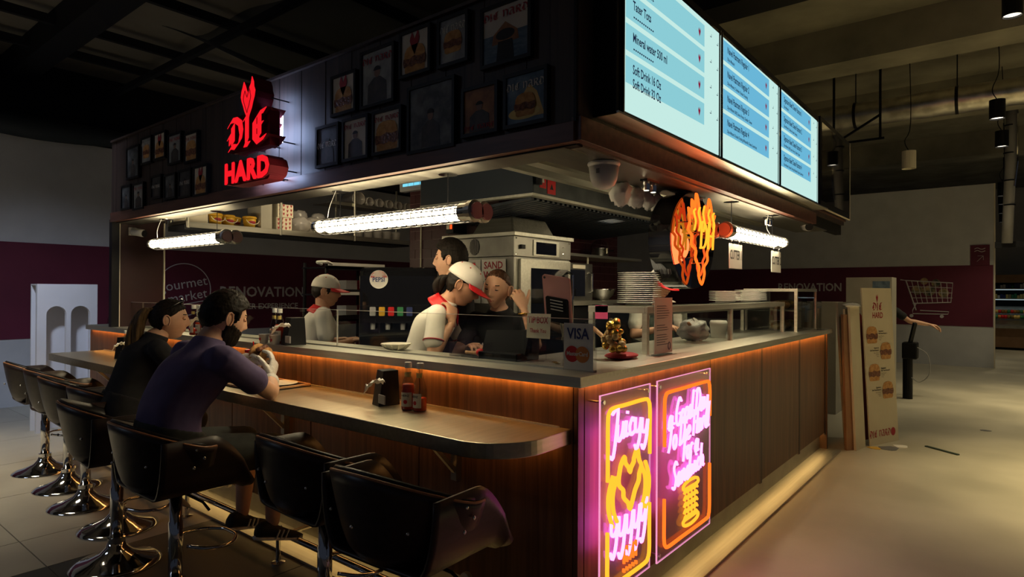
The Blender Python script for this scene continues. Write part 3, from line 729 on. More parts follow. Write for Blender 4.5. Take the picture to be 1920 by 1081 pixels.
for y in (1.60, 1.08): mb.lathe([(0.0, 0), (0.035, 0), (0.035, 0.01), (0, 0.01)], q(y, 0.985), 10, (1, 0, 0))
build('trolley_drawing', mb, 'wall_print', wr)
mb = MB()
for y, z, r in ((1.30, 1.50, .11), (1.05, 1.46, .09), (1.50, 1.52, .10), (1.18, 1.66, .08), (1.38, 1.70, .07)): mb.prism(ell(r, r, 14), (15.284, y, z), (0, -1, 0), (0, 0, 1))
build('drawn_groceries', mb, 'shelf_goods', wr)
build('wall_edge', B(15.28, 15.43, 0.225, 0.245, 0, 3.60), 'cream', wr)
# dark void above the walls, ceiling, beams
struct('wall_upper_void', B(-8, 30, 10.6, 10.7, 3.0, 5.2), 'beam_dark')
ce = struct('ceiling', B(-8, 6.2, -8, 10.7, 4.60, 4.75), 'ceiling')
struct('ceiling_slab', B(6.2, 30, -8, 10.7, 4.90, 5.10), 'concrete')
for x0, x1, z0 in ((8.9, 9.5, 4.43), (12.2, 12.8, 4.40), (16.5, 17.1, 4.40)): struct('ceiling_slab_rib', B(x0, x1, -8, 10.6, z0, 4.93), 'concrete')
struct('ceiling_beam', B(2.20, 2.50, -2, 10.6, 4.28, 4.62), 'beam_dark')
struct('ceiling_beam', B(6.0, 6.4, -8, 10.6, 4.25, 4.95), 'beam_dark')
for y in (5.2, 6.9, 8.35, 9.35): struct('ceiling_rail', B(-8, 6.1, y - .03, y + .03, 4.40, 4.50), 'beam_dark')
struct('ceiling_rail', B(3.35, 3.41, -2, 10.6, 4.22, 4.30), 'beam_dark')
def net(u, v): return Vector((-3 + 8.2 * u, 9.48 - .10 * math.sin(PI * v), 3.36 + 0.24 * v + 0.05 * math.sin(17 * u) * (1 - v)))
tag(build('cloth_strip', MB().grid(net, 40, 4), 'mesh_dark', smooth=True, solid=0.006), 'dark cloth strip bunched along the top of the white wall', 'cloth')
def net2(u, v):
    s = math.sin(PI * u)
    return Vector((2.35 + 1.5 * v, 2.6 + 3.3 * u, 3.75 - 0.55 * s * (0.5 + .5 * math.sin(PI * v)) + 0.05 * math.sin(14 * u + 5 * v)))
nd = build('netting', MB().grid(net2, 30, 12), 'netting', smooth=True, solid=0.004)
tag(nd, 'sagging black netting slung above the fascia and its lit sign', 'netting')
for i, (x, y) in enumerate(((2.35, 2.7), (2.35, 5.8), (3.85, 4.2))):
    pass
# duct, pendants, pipe
d = thing('ventilation_duct', 'foil wrapped round ventilation duct running under the concrete ceiling', 'duct', (11, 2, 4.24))
r = []
for i in range(60):
    y = -5 + i * 0.24; w = 0.188 + 0.006 * math.sin(i * 2.3) + (0.012 if i % 6 == 0 else 0)
    r.append((w, y - 2))
build('duct_sleeve', MB().lathe(r, (11, 2, 4.24), 24, (0, 1, 0)), 'duct_foil', d, smooth=True)
for y in (-1.2, 0.6, 1.9, 3.6):
    build('hanger_strap', MB().tube([(11, y, 4.92), (11.0, y, 4.45)], 0.008, 5).lathe([(0.20, -.02), (0.203, -.02), (0.203, .02), (0.20, .02)], (11, y, 4.24), 20, (0, 1, 0)), 'black_metal', d)
bk = thing('pipe_bracket', 'dark steel bracket frame hanging beside the foil duct', 'bracket', (10.2, 1.75, 3.7))
for a, b in (((10.2, 1.45, 4.9), (10.2, 1.45, 3.66)), ((10.2, 2.05, 4.9), (10.2, 2.05, 3.66)), ((10.2, 1.40, 3.66), (10.2, 2.1, 3.66)), ((10.2, 1.45, 4.0), (10.2, 2.05, 3.66))):
    build('frame_bar', MB().bar(a, b, 0.03), 'black_metal', bk)
def pendant(loc, mat, label, lit=0.0, h=0.24, r_=0.085, top=4.92):
    t = thing('pendant_light', label, 'lamp', loc, group='cylinder pendant lights of the hall')
    x, y, z = loc
    build('cylinder_shade', MB().lathe([(0.02, h / 2), (r_, h / 2), (r_, -h / 2), (r_ * .93, -h / 2), (r_ * .93, -h / 2 + .03), (0.0, -h / 2 + .03)], loc, 20), mat, t, smooth=False)
    build('lamp_disc', MB().lathe([(0, 0), (r_ * .9, 0), (r_ * .9, -.006), (0, -.006)], (x, y, z - h / 2 + .026), 16), 'bulb' if lit else 'chrome', t)
    build('cord', MB().tube(smoothline([(x, y, z + h / 2), (x + .01, y + .05, z + h / 2 + .15), (x, y - .02, z + h / 2 + .4), (x, y, top)], 4), 0.006, 5), 'black_metal', t)
    if lit:
        l = bpy.data.lights.new('downlight', 'SPOT'); l.energy = lit; l.color = (1.0, 0.84, 0.52); l.spot_size = 1.9; l.spot_blend = 0.8; l.shadow_soft_size = 0.07
        o = bpy.data.objects.new('downlight', l); COL.objects.link(o); o.parent = t; o.location = (0, 0, -h / 2 - 0.02)
    return t
pendant((10.0, 1.08, 3.27), 'cream', 'cream cylinder pendant hanging alone below the foil duct')
pendant((8.0, -0.014, 4.36), 'black_metal', 'black cylinder pendant in the top corner of the picture', 60)
pendant((10.0, 0.13, 3.79), 'black_metal', 'black cylinder pendant in front of the duct end and pipe', 80)
pendant((12.0, 0.10, 3.80), 'black_metal', 'black cylinder pendant just below the one at the duct end', 60)
for i, (x, y, z, w) in enumerate(((14, .097, 3.30, 'highest'), (16, .111, 3.38, 'second highest'), (18, .124, 3.40, 'third highest'), (20, .138, 3.38, 'lowest'))):
    pendant((x, y, z), 'black_metal', w + ' of the four small lit pendants past the wall edge', 45)
pp = thing('drain_pipe', 'grey vertical pipe with cable ties hanging past the wall edge', 'pipe', (13, 0, 2.28))
build('pipe', MB().tube([(13, -.02, 4.9), (13, 0.0, 3.5), (13, 0.04, 2.28)], 0.075, 14), 'grey_plastic', pp, smooth=True)
build('cable', MB().tube([(12.95, -.10, 4.9), (12.95, -.09, 3.6), (12.95, -.05, 3.2)], 0.015, 6), 'chrome', pp)
for z in (4.2, 3.75, 3.3, 2.9): build('cable_tie', MB().lathe([(.08, -.01), (.084, -.01), (.084, .01), (.08, .01)], (13, 0.01, z), 14), 'black_metal', pp)
struct('ceiling_rail', B(13.2, 13.3, -4, 0.2, 2.22, 2.32), 'beam_dark')
# shop aisle beyond
struct('wall_far', B(26, 26.2, -8, 9, 0, 4.9), 'cream')
ch = thing('chiller_shelf', 'lit supermarket chiller shelf seen past the end of the wall', 'shelf', (22.4, -0.6, 0))
build('cabinet', B(22.9, 23.2, -3, 1.2, 0, 2.0), 'beam_dark', ch)
build('canopy', B(22.1, 23.0, -3, 1.2, 1.76, 1.98), 'cardboard', ch)
for z in (1.58, 1.30, 1.0): build('shelf_board', B(22.3, 22.95, -3, 1.2, z, z + .02), 'white_plastic', ch)
for z in (1.555, 1.275): build('light_strip', B(22.31, 22.35, -2.9, 1.1, z, z + .02), 'fridge_light', ch)
bn = thing('produce_bin', 'wooden produce bin below the lit chiller shelf', 'bin', (21, -0.6, 0))
build('bin_box', B(20.6, 21.9, -3, 0.35, 0.06, 0.62), 'cardboard', bn); build('bin_foot', B(20.65, 21.8, -2.9, 0.30, 0, 0.06), 'beam_dark', bn)
build('sloped_top', MB().prism([(0, 0.62), (1.9, 1.1), (1.9, 1.02), (0, .56)], (20.4, 0.4, 0), (1, 0, 0), (0, 0, 1), 3.3, nrm=(0, 1, 0)), 'steel_dull', bn, fix=True)
pk = 0
for z, n in ((1.60, 16), (1.32, 16)):
    for i in range(n):
        y = 0.50 - i * 0.062; h = random.uniform(.08, .15)
        o = build('grocery_pack', B(22.4, 22.55, y - .026, y + .026, z, z + h), random.choice(['white_plastic', 'green', 'yellow_pale', 'shelf_goods', 'navy']))
        tag(o, 'small coloured grocery pack in a row on the lit chiller shelf', 'pack', 'packs on the chiller shelf')
for i in range(26):
    u = (i % 13) / 13; k = i // 13
    o = build('vegetable', MB().ball((21.0 + .5 * k, 0.35 - u * .85, 0.84 + .13 * k), 0.07, 8, 6, (1, .8, .75)), random.choice(['veg', 'orange', 'green', 'red', 'yellow_pale']), smooth=True)
    tag(o, 'small vegetable piled on the sloped bin before the chiller', 'vegetable', 'vegetables on the sloped bin')
# ================================================================ the bar
X0, Y0, T = 2.025, 1.285, 1.12
XF, YF = 2.055, 1.315
XE, YE = 6.36, 6.70
ct = thing('counter_top', 'brushed steel counter top that wraps around the corner of the bar', 'counter top', (X0, Y0, 1.079))
build('top_run', B(X0, X0 + .46, Y0, 2.06, 1.101, T), 'steel', ct)
build('top_run', B(X0, X0 + .35, 2.06, YE, 1.101, T), 'steel', ct)
build('top_run', B(X0 + .46, XE, Y0, Y0 + .62, 1.101, T), 'steel_x', ct, bevel=0.003)
build('front_edge', B(X0, X0 + .010, Y0, YE, 1.079, 1.102), 'steel', ct, bevel=0.001)
build('front_edge', B(X0 + .010, XE, Y0, Y0 + .010, 1.079, 1.102), 'steel_x', ct, bevel=0.001)
bar = thing('bar_counter', 'walnut panelled bar counter with steel kick plates and glowing edges', 'counter', (XF, YF, 0))
build('core', MB().box(XF + .02, 2.34, YF + .02, YE - .06, 0.185, 1.10).box(2.34, XE - .08, YF + .02, YF + .50, 0.185, 1.10).box(XF + .07, 2.34, YF + .07, YE - .06, 0, .185).box(2.34, XE - .08, YF + .07, YF + .50, 0, .185), 'black_matte', bar)
ys = [YF + .018, 2.2146, 3.1146, 4.015, 4.915, 5.80, YE - .06]
for a, b in zip(ys, ys[1:]):
    build('wood_panel', B(XF - .002, XF + .018, a + .004, b - .004, 0.165, 1.078), 'wood', bar, bevel=0.0015)
    build('joint_strip', B(XF + .004, XF + .019, b - .012, b + .012, 0.165, 1.078), 'wood_dark', bar)
xs = [XF - .002, 2.10, 3.452, 4.395, 5.385, XE - .08]
for i, (a, b) in enumerate(zip(xs, xs[1:])):
    st = 0.0 if i < 2 else 0.004 * i
    build('wood_panel', B(a + (.002 if i else 0), b - (.035 if i > 0 else .003), YF - .002 + st, YF + .018, 0.165, 1.078), 'wood', bar, bevel=0.0015)
    if i > 0: build('joint_strip', B(b - .036, b + .002, YF + .008, YF + .022, 0.150, 1.078), 'wood_dark', bar)
build('end_panel', B(XE - .08, XE - .045, YF, YF + .5, 0.012, 1.078), 'wood', bar)
build('end_panel', B(XF, XF + .4, YE - .06, YE - .03, 0.0, 1.078), 'wood', bar)
build('kick_plate', B(XF + .06, XE - .08, YF + .060, YF + .066, 0.0, 0.20), 'steel_dull', bar)
build('kick_plate', B(XF + .060, XF + .066, YF + .06, YE - .06, 0.0, 0.20), 'steel_dull', bar)
build('floor_strip', B(X0 - .14, XE - .02, 1.205, YF + .06, 0.0, 0.014), 'steel_x', bar, bevel=0.002)
build('floor_strip', B(1.885, XF + .06, YF + .06, YE - .1, 0.0, 0.014), 'steel', bar, bevel=0.002)
build('led_strip', B(X0 + .011, X0 + .019, YF + .03, YE - .1, 1.091, 1.0985), 'led_orange', bar, label='glowing orange light strip')
build('led_strip', B(XF + .02, XE - .1, Y0 + .011, Y0 + .019, 1.091, 1.0985), 'led_orange', bar, label='glowing orange light strip')
build('led_strip', B(XF + .024, XF + .040, YF + .07, YE - .1, 0.176, 0.184), 'led_warm', bar, label='warm light strip above the kick plate')
build('led_strip', B(XF + .07, XE - .1, YF + .024, YF + .040, 0.176, 0.184), 'led_warm', bar, label='warm light strip above the kick plate')
# eating ledge
lg = thing('eating_ledge', 'long steel topped eating ledge with one rounded end above the stools', 'ledge', (1.85, 3.8, 0.9))
pl = [(XF, 1.345)]
cx, cy, rr_ = 1.64 + .22, 1.345 + .22, .22
for i in range(13):
    a = math.radians(-90 - 90 * i / 12); pl.append((cx + rr_ * math.cos(a), cy + rr_ * math.sin(a)))
pl += [(1.64, 6.31), (XF, 6.31)]
build('ledge_top', MB().prism(pl, (0, 0, 0.909), (1, 0, 0), (0, 1, 0), 0.058), 'ledge_steel', lg, bevel=0.003, fix=True)
build('back_rail', B(XF - .012, XF - .002, 1.40, 6.31, 0.909, 0.914), 'steel', lg)
build('led_strip', B(XF - .05, XF - .040, 1.42, 6.2, 0.843, 0.8505), 'led_dim', lg, label='dim orange light strip under the ledge')
for y in (1.95, 3.35, 4.75, 6.0):
    build('ledge_bracket', MB().bar((XF - .02, y, 0.60), (XF - .02, y, 0.85), 0.035).bar((XF - .02, y, 0.835), (1.75, y, 0.835), 0.035).bar((XF - .02, y, 0.63), (1.84, y, 0.83), 0.02), 'steel_dull', lg)
# foot rail
fr = thing('foot_rail', 'polished chrome foot rail along the base of the bar', 'rail', (1.80, 3.5, 0))
build('rail_tube', MB().tube([(1.805, 1.45, .17), (1.805, 6.4, .17)], 0.016, 12), 'chrome', fr, smooth=True)
for y in (1.95, 3.03, 4.1, 5.2, 6.2):
    build('rail_post', MB().lathe([(.035, 0), (.035, .008), (.012, .012), (.012, .155)], (1.805, y, 0), 14), 'chrome', fr)
    build('rail_bracket', MB().lathe([(.012, 0), (.012, .22), (.028, .225), (.028, .25)], (1.805, y - .06, .17), 12, (1, 0, 0)), 'steel', fr)
# glass screens on the counter
for i, (a, b, lb) in enumerate(((1.325, 3.075, 'clear glass guard on the counter in front of the till'), (3.085, 4.85, 'clear glass guard on the counter behind the bearded diner'), (4.86, 6.55, 'clear glass guard at the far end of the counter'))):
    g = thing('glass_guard', lb, 'glass panel', (2.2, (a + b) / 2, T), group='glass guards on the counter')
    build('pane', B(2.196, 2.204, a, b, T, 1.335), 'glass', g)
    build('pane_edge', MB().box(2.1955, 2.2045, a, b, 1.335, 1.3375).box(2.1955, 2.2045, b - .002, b, T, 1.335), 'film', g)
    build('channel', B(2.19, 2.21, a, b, T, T + .008), 'steel', g)
# end post and panel at the far end
ep = thing('end_partition', 'dark maroon partition panel with pale metal edges at the end of the bar', 'partition', (2.28, 6.15, T))
build('post', B(2.035, 2.095, 6.10, 6.16, T, 2.06), 'black_metal', ep)
build('panel', B(2.095, 2.475, 6.12, 6.15, T, 2.06), 'panel_maroon', ep)
for x in (2.097, 2.470): build('edge_trim', B(x - .006, x + .006, 6.105, 6.122, T, 2.06), 'cream', ep)
# ================================================================ the fascia above
fa = thing('fascia', 'dark plank fascia hung above the bar carrying posters and the lit sign', 'fascia', (2.04, 3.7, 2.04))
y = 1.335; k = 0
while y < 6.12:
    w = 0.118; build('plank', B(2.048 + .002 * (k % 2), 2.07, y + .0015, min(y + w, 6.13) - .0015, 2.115, 2.73), 'wood_dark', fa); y += w; k += 1
build('lower_trim', B(2.030, 2.075, 1.325, 6.13, 2.035, 2.115), 'wood_trim', fa, bevel=0.002)
build('corner_edge', B(2.036, 2.046, 1.318, 1.330, 2.115, 2.73), 'black_metal', fa)
build('backing', B(2.07, 2.12, 1.34, 6.13, 2.03, 2.72), 'black_matte', fa)
build('soffit_strip', B(2.075, 2.245, 1.40, 6.13, 2.028, 2.036), 'soffit_steel', fa)
build('top_cap', B(2.03, 2.13, 1.32, 6.14, 2.73, 2.745), 'wood_dark', fa)
build('end_return', B(2.05, 2.5, 6.13, 6.16, 2.06, 2.73), 'wood_dark', fa)
fb = thing('fascia', 'dark fascia above the counter that carries the row of menu screens', 'fascia', (4.5, 1.31, 2.04))
x = 2.05
while x < 7.0:
    build('plank', B(x + .0015, min(x + .30, 7.03) - .0015, 1.318, 1.345, 2.135, 2.73), 'wood_dark', fb); x += .30
build('lower_trim', B(2.045, 5.80, 1.300, 1.345, 2.04, 2.135), 'wood_trim', fb, bevel=0.002)
build('soffit_strip', B(2.08, 6.4, 1.345, 1.62, 2.032, 2.040), 'soffit_steel', fb)
build('soffit_board', B(5.80, 7.03, 1.30, 1.75, 2.17, 2.185), 'wood_trim', fb)
build('backing', B(2.12, 7.03, 1.345, 1.40, 2.04, 2.72), 'black_matte', fb)
for i, (y_, z_, w_) in enumerate(((1.66, 2.10, .05), (1.75, 2.13, .05), (1.86, 2.10, .08), (2.02, 2.09, .05))):
    build('soffit_rail', B(2.42, 6.3, y_, y_ + w_, z_, z_ + .05), 'steel_x', fb)
kc = struct('ceiling_kiosk', B(2.14, 6.4, 1.42, 6.10, 2.70, 2.72), 'beam_dark')
# screens
SY = 1.268
sm = thing('screen_mount', 'black metal tray and backing behind the three menu screens', 'mount', (4.0, 1.29, 2.17))
build('back_box', B(2.22, 5.76, 1.276, 1.317, 2.20, 2.95), 'black_metal', sm)
build('tray', B(2.16, 5.76, 1.20, 1.318, 2.155, 2.163), 'steel_x', sm)
build('side_plate', B(2.16, 2.17, 1.21, 1.318, 2.155, 2.95), 'black_metal', sm)
UX = (1, 0, 0); UZ = (0, 0, 1)
ZB, ZT = 2.213, 2.892
def menu_screen(x0, x1, label, rows, rh, gap, ztop, ts, ss):
    t = thing('menu_screen', label, 'screen', ((x0 + x1) / 2, SY, ZB), group='menu screens above the counter')
    build('bezel', MB().box(x0 - .022, x1 + .022, SY + .002, SY + .03, ZB - .03, ZT + .02), 'black_gloss', t)
    for a in ((x0 - .022, x0 - .016), (x1 + .016, x1 + .022)): build('bezel_edge', B(a[0], a[1], SY - .006, SY + .003, ZB - .03, ZT + .02), 'chrome', t)
    build('bezel_edge', B(x0 - .022, x1 + .022, SY - .006, SY + .003, ZB - .033, ZB - .026), 'chrome', t)
    build('display', B(x0, x1, SY - .001, SY + .003, ZB, ZT), 'screen_white', t)
    wx = x1 - x0; z = ztop
    for r_, (title, sub) in enumerate(rows):
        bz0 = z - rh
        build('menu_band', B(x0 + .0 * wx, x0 + .80 * wx, SY - .0025, SY - .001, bz0, z), 'screen_blue' if ss < .03 else 'screen_cyan', t)
        lines = title.split('\n'); zz = z - ts * 1.12
        for ln in lines:
            mb = MB(); text(mb, ln, (x0 + .055 * wx, SY - .004, zz), UX, UZ, ts, bold=True, sx=.70); zz -= ts * 1.08; build('menu_lettering', mb, 'screen_ink', t)
        mb = MB()
        if sub: text(mb, sub, (x0 + .055 * wx, SY - .004, zz + ts * .30), UX, UZ, ss, bold=True, sx=0.78)
        else:
            for k in range(11): mb.prism([(0, 0), (.012, 0), (.012, .007), (0, .007)], (x0 + .06 * wx + .018 * k, SY - .004, zz + ts * .45), UX, UZ)
        if mb.f: build('menu_small_print', mb, 'screen_ink', t)
        hs = rh * .42
        build('heart_icon', MB().prism([(a * hs, b * hs) for a, b in HEART], (x0 + .735 * wx, SY - .004, bz0 + rh * .5), UX, UZ), 'screen_red', t)
        mb = MB()
        for xx, zz2 in ((.90, .70), (.99, .55)):
            xx = x0 + (xx - .01) * wx; zz2 = bz0 + rh * zz2
            mb.prism([(-.022, 0), (.0, 0), (0, .018), (-.004, .018), (-.004, .004), (-.022, .004)], (xx, SY - .004, zz2), UX, UZ)
        build('price_mark', mb, 'screen_ink', t)
        z -= rh + gap
    return t
menu_screen(2.338, 3.413, 'nearest and largest looking menu screen listing fries, water and soft drinks', [('Cheese Fries', None), ('Tater Tots', None), ('Mineral water 500 ml', None), ('Soft Drink 16 Oz\nSoft Drink 32 Oz', ' ')], 0.113, 0.025, 2.863, .056, .04)
dj = 'Dijon Mustard'
menu_screen(3.479, 4.542, 'middle menu screen listing the four regular pastrami sandwiches', [('Navel Pastrami Regular 1', dj), ('Navel Pastrami Regular 2', dj + ', Coleslaw, Russian Dressing'), ('Navel Pastrami Regular 3', dj + ', BBQ Sauce, Honey, Cheddar Cheese'), ('Navel Pastrami Regular 4', dj + ', Russian Dressing, Mozzarella Cheese, Sauerkraut')], 0.113, 0.025, 2.878, .053, .026)
menu_screen(4.620, 5.662, 'farthest lit menu screen listing the four beef cheek pastramis', [('Signature Beef Cheek Pastrami 1', dj), ('Signature Beef Cheek Pastrami 2', dj + ', Coleslaw, Russian Dressing'), ('Signature Beef Cheek Pastrami 3', dj + ', BBQ Sauce, Honey, Cheddar Cheese'), ('Signature Beef Cheek Pastrami 4', dj + ', Russian Dressing, Mozzarella Cheese, Sauerkraut')], 0.113, 0.025, 2.876, .053, .026)
bp = thing('blank_screen', 'switched off dark screen panel at the end of the menu row', 'screen', (6.4, SY, 2.2))
build('panel_body', B(5.79, 7.035, SY, 1.317, 2.19, 2.965), 'black_metal', bp)
build('dark_display', B(5.83, 6.99, SY - .004, SY + .002, 2.245, 2.92), 'black_mirror', bp)
build('frame_edge', MB().box(5.785, 7.04, SY - .004, SY + .01, 2.182, 2.192).box(7.03, 7.04, SY - .004, SY + .01, 2.182, 2.965), 'cream', bp)
# ---------------------------------------------------------------- posters
PR = [(2.702,2.889,2.411,2.601,'a'),(2.397,2.632,2.406,2.672,'b'),(2.140,2.328,2.501,2.696,'a'),(1.899,2.061,2.493,2.692,'c'),(1.548,1.793,2.430,2.664,'d'),(2.849,3.029,2.147,2.347,'e'),(2.597,2.784,2.151,2.349,'f'),(2.340,2.532,2.152,2.346,'g'),(1.980,2.266,2.122,2.416,'h'),(1.725,1.906,2.149,2.338,'i'),(1.464,1.661,2.148,2.347,'j'),
 (5.523,5.749,2.376,2.612,'h'),(5.280,5.455,2.463,2.649,'c'),(5.026,5.210,2.467,2.648,'a'),(4.753,4.951,2.400,2.599,'b'),(4.495,4.675,2.378,2.564,'k'),(5.687,5.857,2.131,2.306,'h'),(5.427,5.609,2.111,2.298,'b'),(5.097,5.254,2.170,2.321,'e'),(4.846,5.011,2.144,2.305,'h'),(4.594,4.766,2.133,2.309,'e'),(4.343,4.528,2.124,2.308,'a')]
PL = ['pale burger poster with a red flame, lowest left of the upper row near the corner', 'tall poster of a bearded figure between two burger posters', 'pale burger poster with a red flame, centre of the upper row', 'narrow poster of a hand and sandwich with white lettering', 'largest pale poster with dark lettering over an open toothed mouth at sea', 'small near black poster with pale lettering at the row end', 'small pale poster of a standing figure in dark clothes', 'pale poster of one big burger under dark red lettering', 'largest dark poster of a figure before a stormy sky', 'amber poster of a person in a dark suit', 'blue and yellow poster of a burger on a plate nearest the screens',
 'grey blue poster, leftmost of the far upper row', 'small pale grey poster second in the far upper row', 'small burger poster third in the far upper row', 'dim brown poster fourth in the far upper row', 'pale poster with a dark red round shape beside the lit sign', 'faint grey poster, leftmost of the far lower row', 'faint brown poster second in the far lower row', 'near black poster third in the far lower row', 'dim blue grey poster fourth in the far lower row', 'dim teal poster fifth in the far lower row', 'small pale burger poster below and beside the lit sign']
pm('pr_pale', (0.52, 0.47, 0.40), (0.60, 0.55, 0.48), (9, 9, 9), 0.5)
pm('pr_grey', (0.20, 0.21, 0.22), (0.36, 0.37, 0.36), (14, 14, 14), 0.5)
pm('pr_storm', (0.035, 0.04, 0.05), (0.16, 0.17, 0.18), (14, 14, 14), 0.5)
pm('pr_black', (0.02, 0.02, 0.024), (0.06, 0.06, 0.065), (14, 14, 14), 0.5)
pm('pr_amber', (0.20, 0.075, 0.025), (0.40, 0.17, 0.05), (14, 14, 14), 0.5)
pm('pr_blue', (0.06, 0.11, 0.17), (0.16, 0.24, 0.32), (14, 14, 14), 0.5)
pm('pr_sea', (0.05, 0.10, 0.16), (0.12, 0.18, 0.24), (20, 20, 60), 0.5)
pm('pr_fig', (0.025, 0.025, 0.03), (0.06, 0.05, 0.05), (30, 30, 30), 0.5)
pm('pr_face', (0.20, 0.11, 0.08), rough=0.5)
BASE = dict(a='pr_pale', b='pr_grey', c='pr_grey', d='pr_pale', e='pr_black', f='pr_pale', g='pr_pale', h='pr_storm', i='pr_amber', j='pr_blue', k='pr_pale')
NY = (0, -1, 0)
def figure(t, cy, z0, w, h):
    mb = MB(); mb.prism([(-.36*w, 0), (.36*w, 0), (.34*w, .42*h), (.12*w, .56*h), (-.12*w, .56*h), (-.34*w, .42*h)], (2.0285, cy, z0), NY, UZ, .0005); build('printed_figure', mb, 'pr_fig', t)
    build('printed_face', MB().prism(ell(.11*w, .11*h, 14), (2.028, cy, z0 + .66*h), NY, UZ, .0005), 'pr_face', t)
    build('printed_hair', MB().prism([(.13*w*math.cos(a), .05*h + .10*h*math.sin(a)) for a in [PI*i/10 for i in range(11)]], (2.0275, cy, z0 + .66*h), NY, UZ, .0005), 'ink', t)
for (y0, y1, z0, z1, kd), lb in zip(PR, PL):
    t = thing('framed_poster', lb, 'poster', (2.045, (y0 + y1) / 2, (z0 + z1) / 2), group='framed posters on the fascia')
    f_ = .016; cy = (y0 + y1) / 2; w = y1 - y0; h = z1 - z0
    for a in ((y0 - f_, y0, z0 - f_, z1 + f_), (y1, y1 + f_, z0 - f_, z1 + f_), (y0, y1, z0 - f_, z0), (y0, y1, z1, z1 + f_)):
        build('frame_bar', B(2.022, 2.0485, a[0], a[1], a[2], a[3]), 'black_metal', t)
    build('print', B(2.0295, 2.046, y0, y1, z0, z1), BASE[kd], t)
    mb = MB(); lh = .16 * h; tc = 'red_print'; lz = z1 - .22 * h
    if kd in 'bfgdk': blackletter(mb, 'DIE HARD', (2.027, cy, lz), NY, UZ, lh * (.8 if kd != 'd' else .9), sx=w / (5.86 * lh) * .95 / (.8 if kd != 'd' else .9))
    if kd in 'cej': tc = 'ink_light'; lz = z1 - (.55 if kd == 'e' else .30) * h; blackletter(mb, 'DIE HARD', (2.027, cy, lz), NY, UZ, lh, sx=w / (5.86 * lh) * .95)
    if kd in 'i': blackletter(mb, 'DIE HARD', (2.027, cy, z0 + .06 * h), NY, UZ, lh * .7, sx=w / (5.86 * lh) * .95 / .7)
    if kd == 'd': tc = 'red_print'
    if mb.f: build('printed_title', mb, tc, t)
    if kd in 'a':
        burger(t, (2.029, cy, z0 + .32 * h), NY, UZ, w * .82)
        build('printed_flame', MB().prism([(a * w * .6, b * w * .6) for a, b in HEART], (2.027, cy, z0 + .74 * h), NY, UZ, .0005), 'red_print', t)
    if kd in 'gk': burger(t, (2.029, cy, z0 + .36 * h), NY, UZ, w * .9)
    if kd in 'c': burger(t, (2.029, cy, z0 + .45 * h), NY, UZ, w * .7)
    if kd == 'j':
        build('printed_plate', MB().prism(ell(w * .42, h * .13, 20), (2.0285, cy + .03 * w, z0 + .20 * h), NY, UZ, .0005), 'yellow_pale', t)
        build('printed_shape', MB().prism([(-.1*w, .1*h), (.5*w, .1*h), (.3*w, .6*h), (.1*w, .78*h), (-.05*w, .6*h)], (2.029, cy, z0), NY, UZ, .0004), 'yellow', t)
        burger(t, (2.0283, cy, z0 + .36 * h), NY, UZ, w * .55)
    if kd in 'bfehi' and kd != 'a': figure(t, cy, z0 + .02 * h, w * (.6 if kd == 'h' else .9), h * (.75 if kd == 'h' else .85))
    if kd == 'd':
        build('printed_sea', B(2.0285, 2.0292, y0, y1, z0, z0 + .5 * h), 'pr_sea', t)
        build('printed_jaw', MB().prism([(-.3*w, 0), (.3*w, 0), (.27*w, .18*h), (0, .38*h), (-.27*w, .18*h)], (2.028, cy, z0 + .32*h), NY, UZ, .0004), 'pr_amber', t)
        build('printed_mouth', MB().prism(ell(w * .21, h * .10, 18), (2.0273, cy, z0 + .47 * h), NY, UZ, .0004), 'ink', t)
        build('printed_body', MB().prism([(-.2*w, 0), (.2*w, 0), (.16*w, .36*h), (-.16*w, .36*h)], (2.0275, cy, z0), NY, UZ, .0004), 'ink', t)
# ---------------------------------------------------------------- the lit shop sign
sg = thing('lit_sign', 'red glowing letter sign with a flame heart standing off the fascia', 'sign', (1.84, 3.45, 2.08))
SX = 1.84; DEP = 0.115
ur = Vector(NY); uz = Vector(UZ)
def chan(poly, c, nm):
    build(nm, MB().prism(poly, c, NY, UZ, 0.004), 'sign_red', sg)
    build('return', MB().prism(poly, Vector(c) + Vector((.0045, 0, 0)), NY, UZ, DEP), 'red_dark', sg, fix=True)
hp = [(a * .265, b * .235) for a, b in HEART]
chan(hp, (SX, 3.445, 2.555), 'heart_face')
build('heart_outline', MB().tube([(SX - .004, 3.445 - a * .14, 2.545 + b * .13) for a, b in HEART], 0.0025, 4, closed=True), 'pink', sg)
mbf = MB(); mbr = MB()
blackletter(mbf, 'DIE', (SX, 3.455, 2.285), NY, UZ, 0.185, depth=0.004, nib=(0.10, 0.075), sx=1.02)
blackletter(mbr, 'DIE', (SX + .0052, 3.455, 2.285), NY, UZ, 0.185, depth=DEP, nib=(0.115, 0.09), sx=1.02)
build('die_face', mbf, 'sign_red', sg); build('return', mbr, 'red_dark', sg)
build('letter_back', MB().prism([(-.205, -.02), (.20, -.02), (.20, .19), (-.19, .20)], (SX + .03, 3.455, 2.29), NY, UZ, .06), 'red_dark', sg, fix=True)
mbf = MB(); mbr = MB(); th = 0.158
for i_, (dy, dz) in enumerate(((0, 0), (.007, .0), (-.007, .0), (0, .007), (0, -.007), (.005, .005), (-.005, .005), (.005, -.005), (-.005, -.005))):
    text(mbf, 'HARD', (SX - .0003 * i_, 3.455 + dy, 2.092 + dz), NY, UZ, th, 'c', depth=0.0, bold=True, sx=1.10, track=.05)
    if i_ in (0, 1, 2, 3, 4): text(mbr, 'HARD', (SX + .003, 3.455 + dy, 2.092 + dz), NY, UZ, th, 'c', depth=DEP, bold=True, sx=1.10, track=.05)
build('hard_face', mbf, 'sign_red', sg); build('return', mbr, 'red_dark', sg)
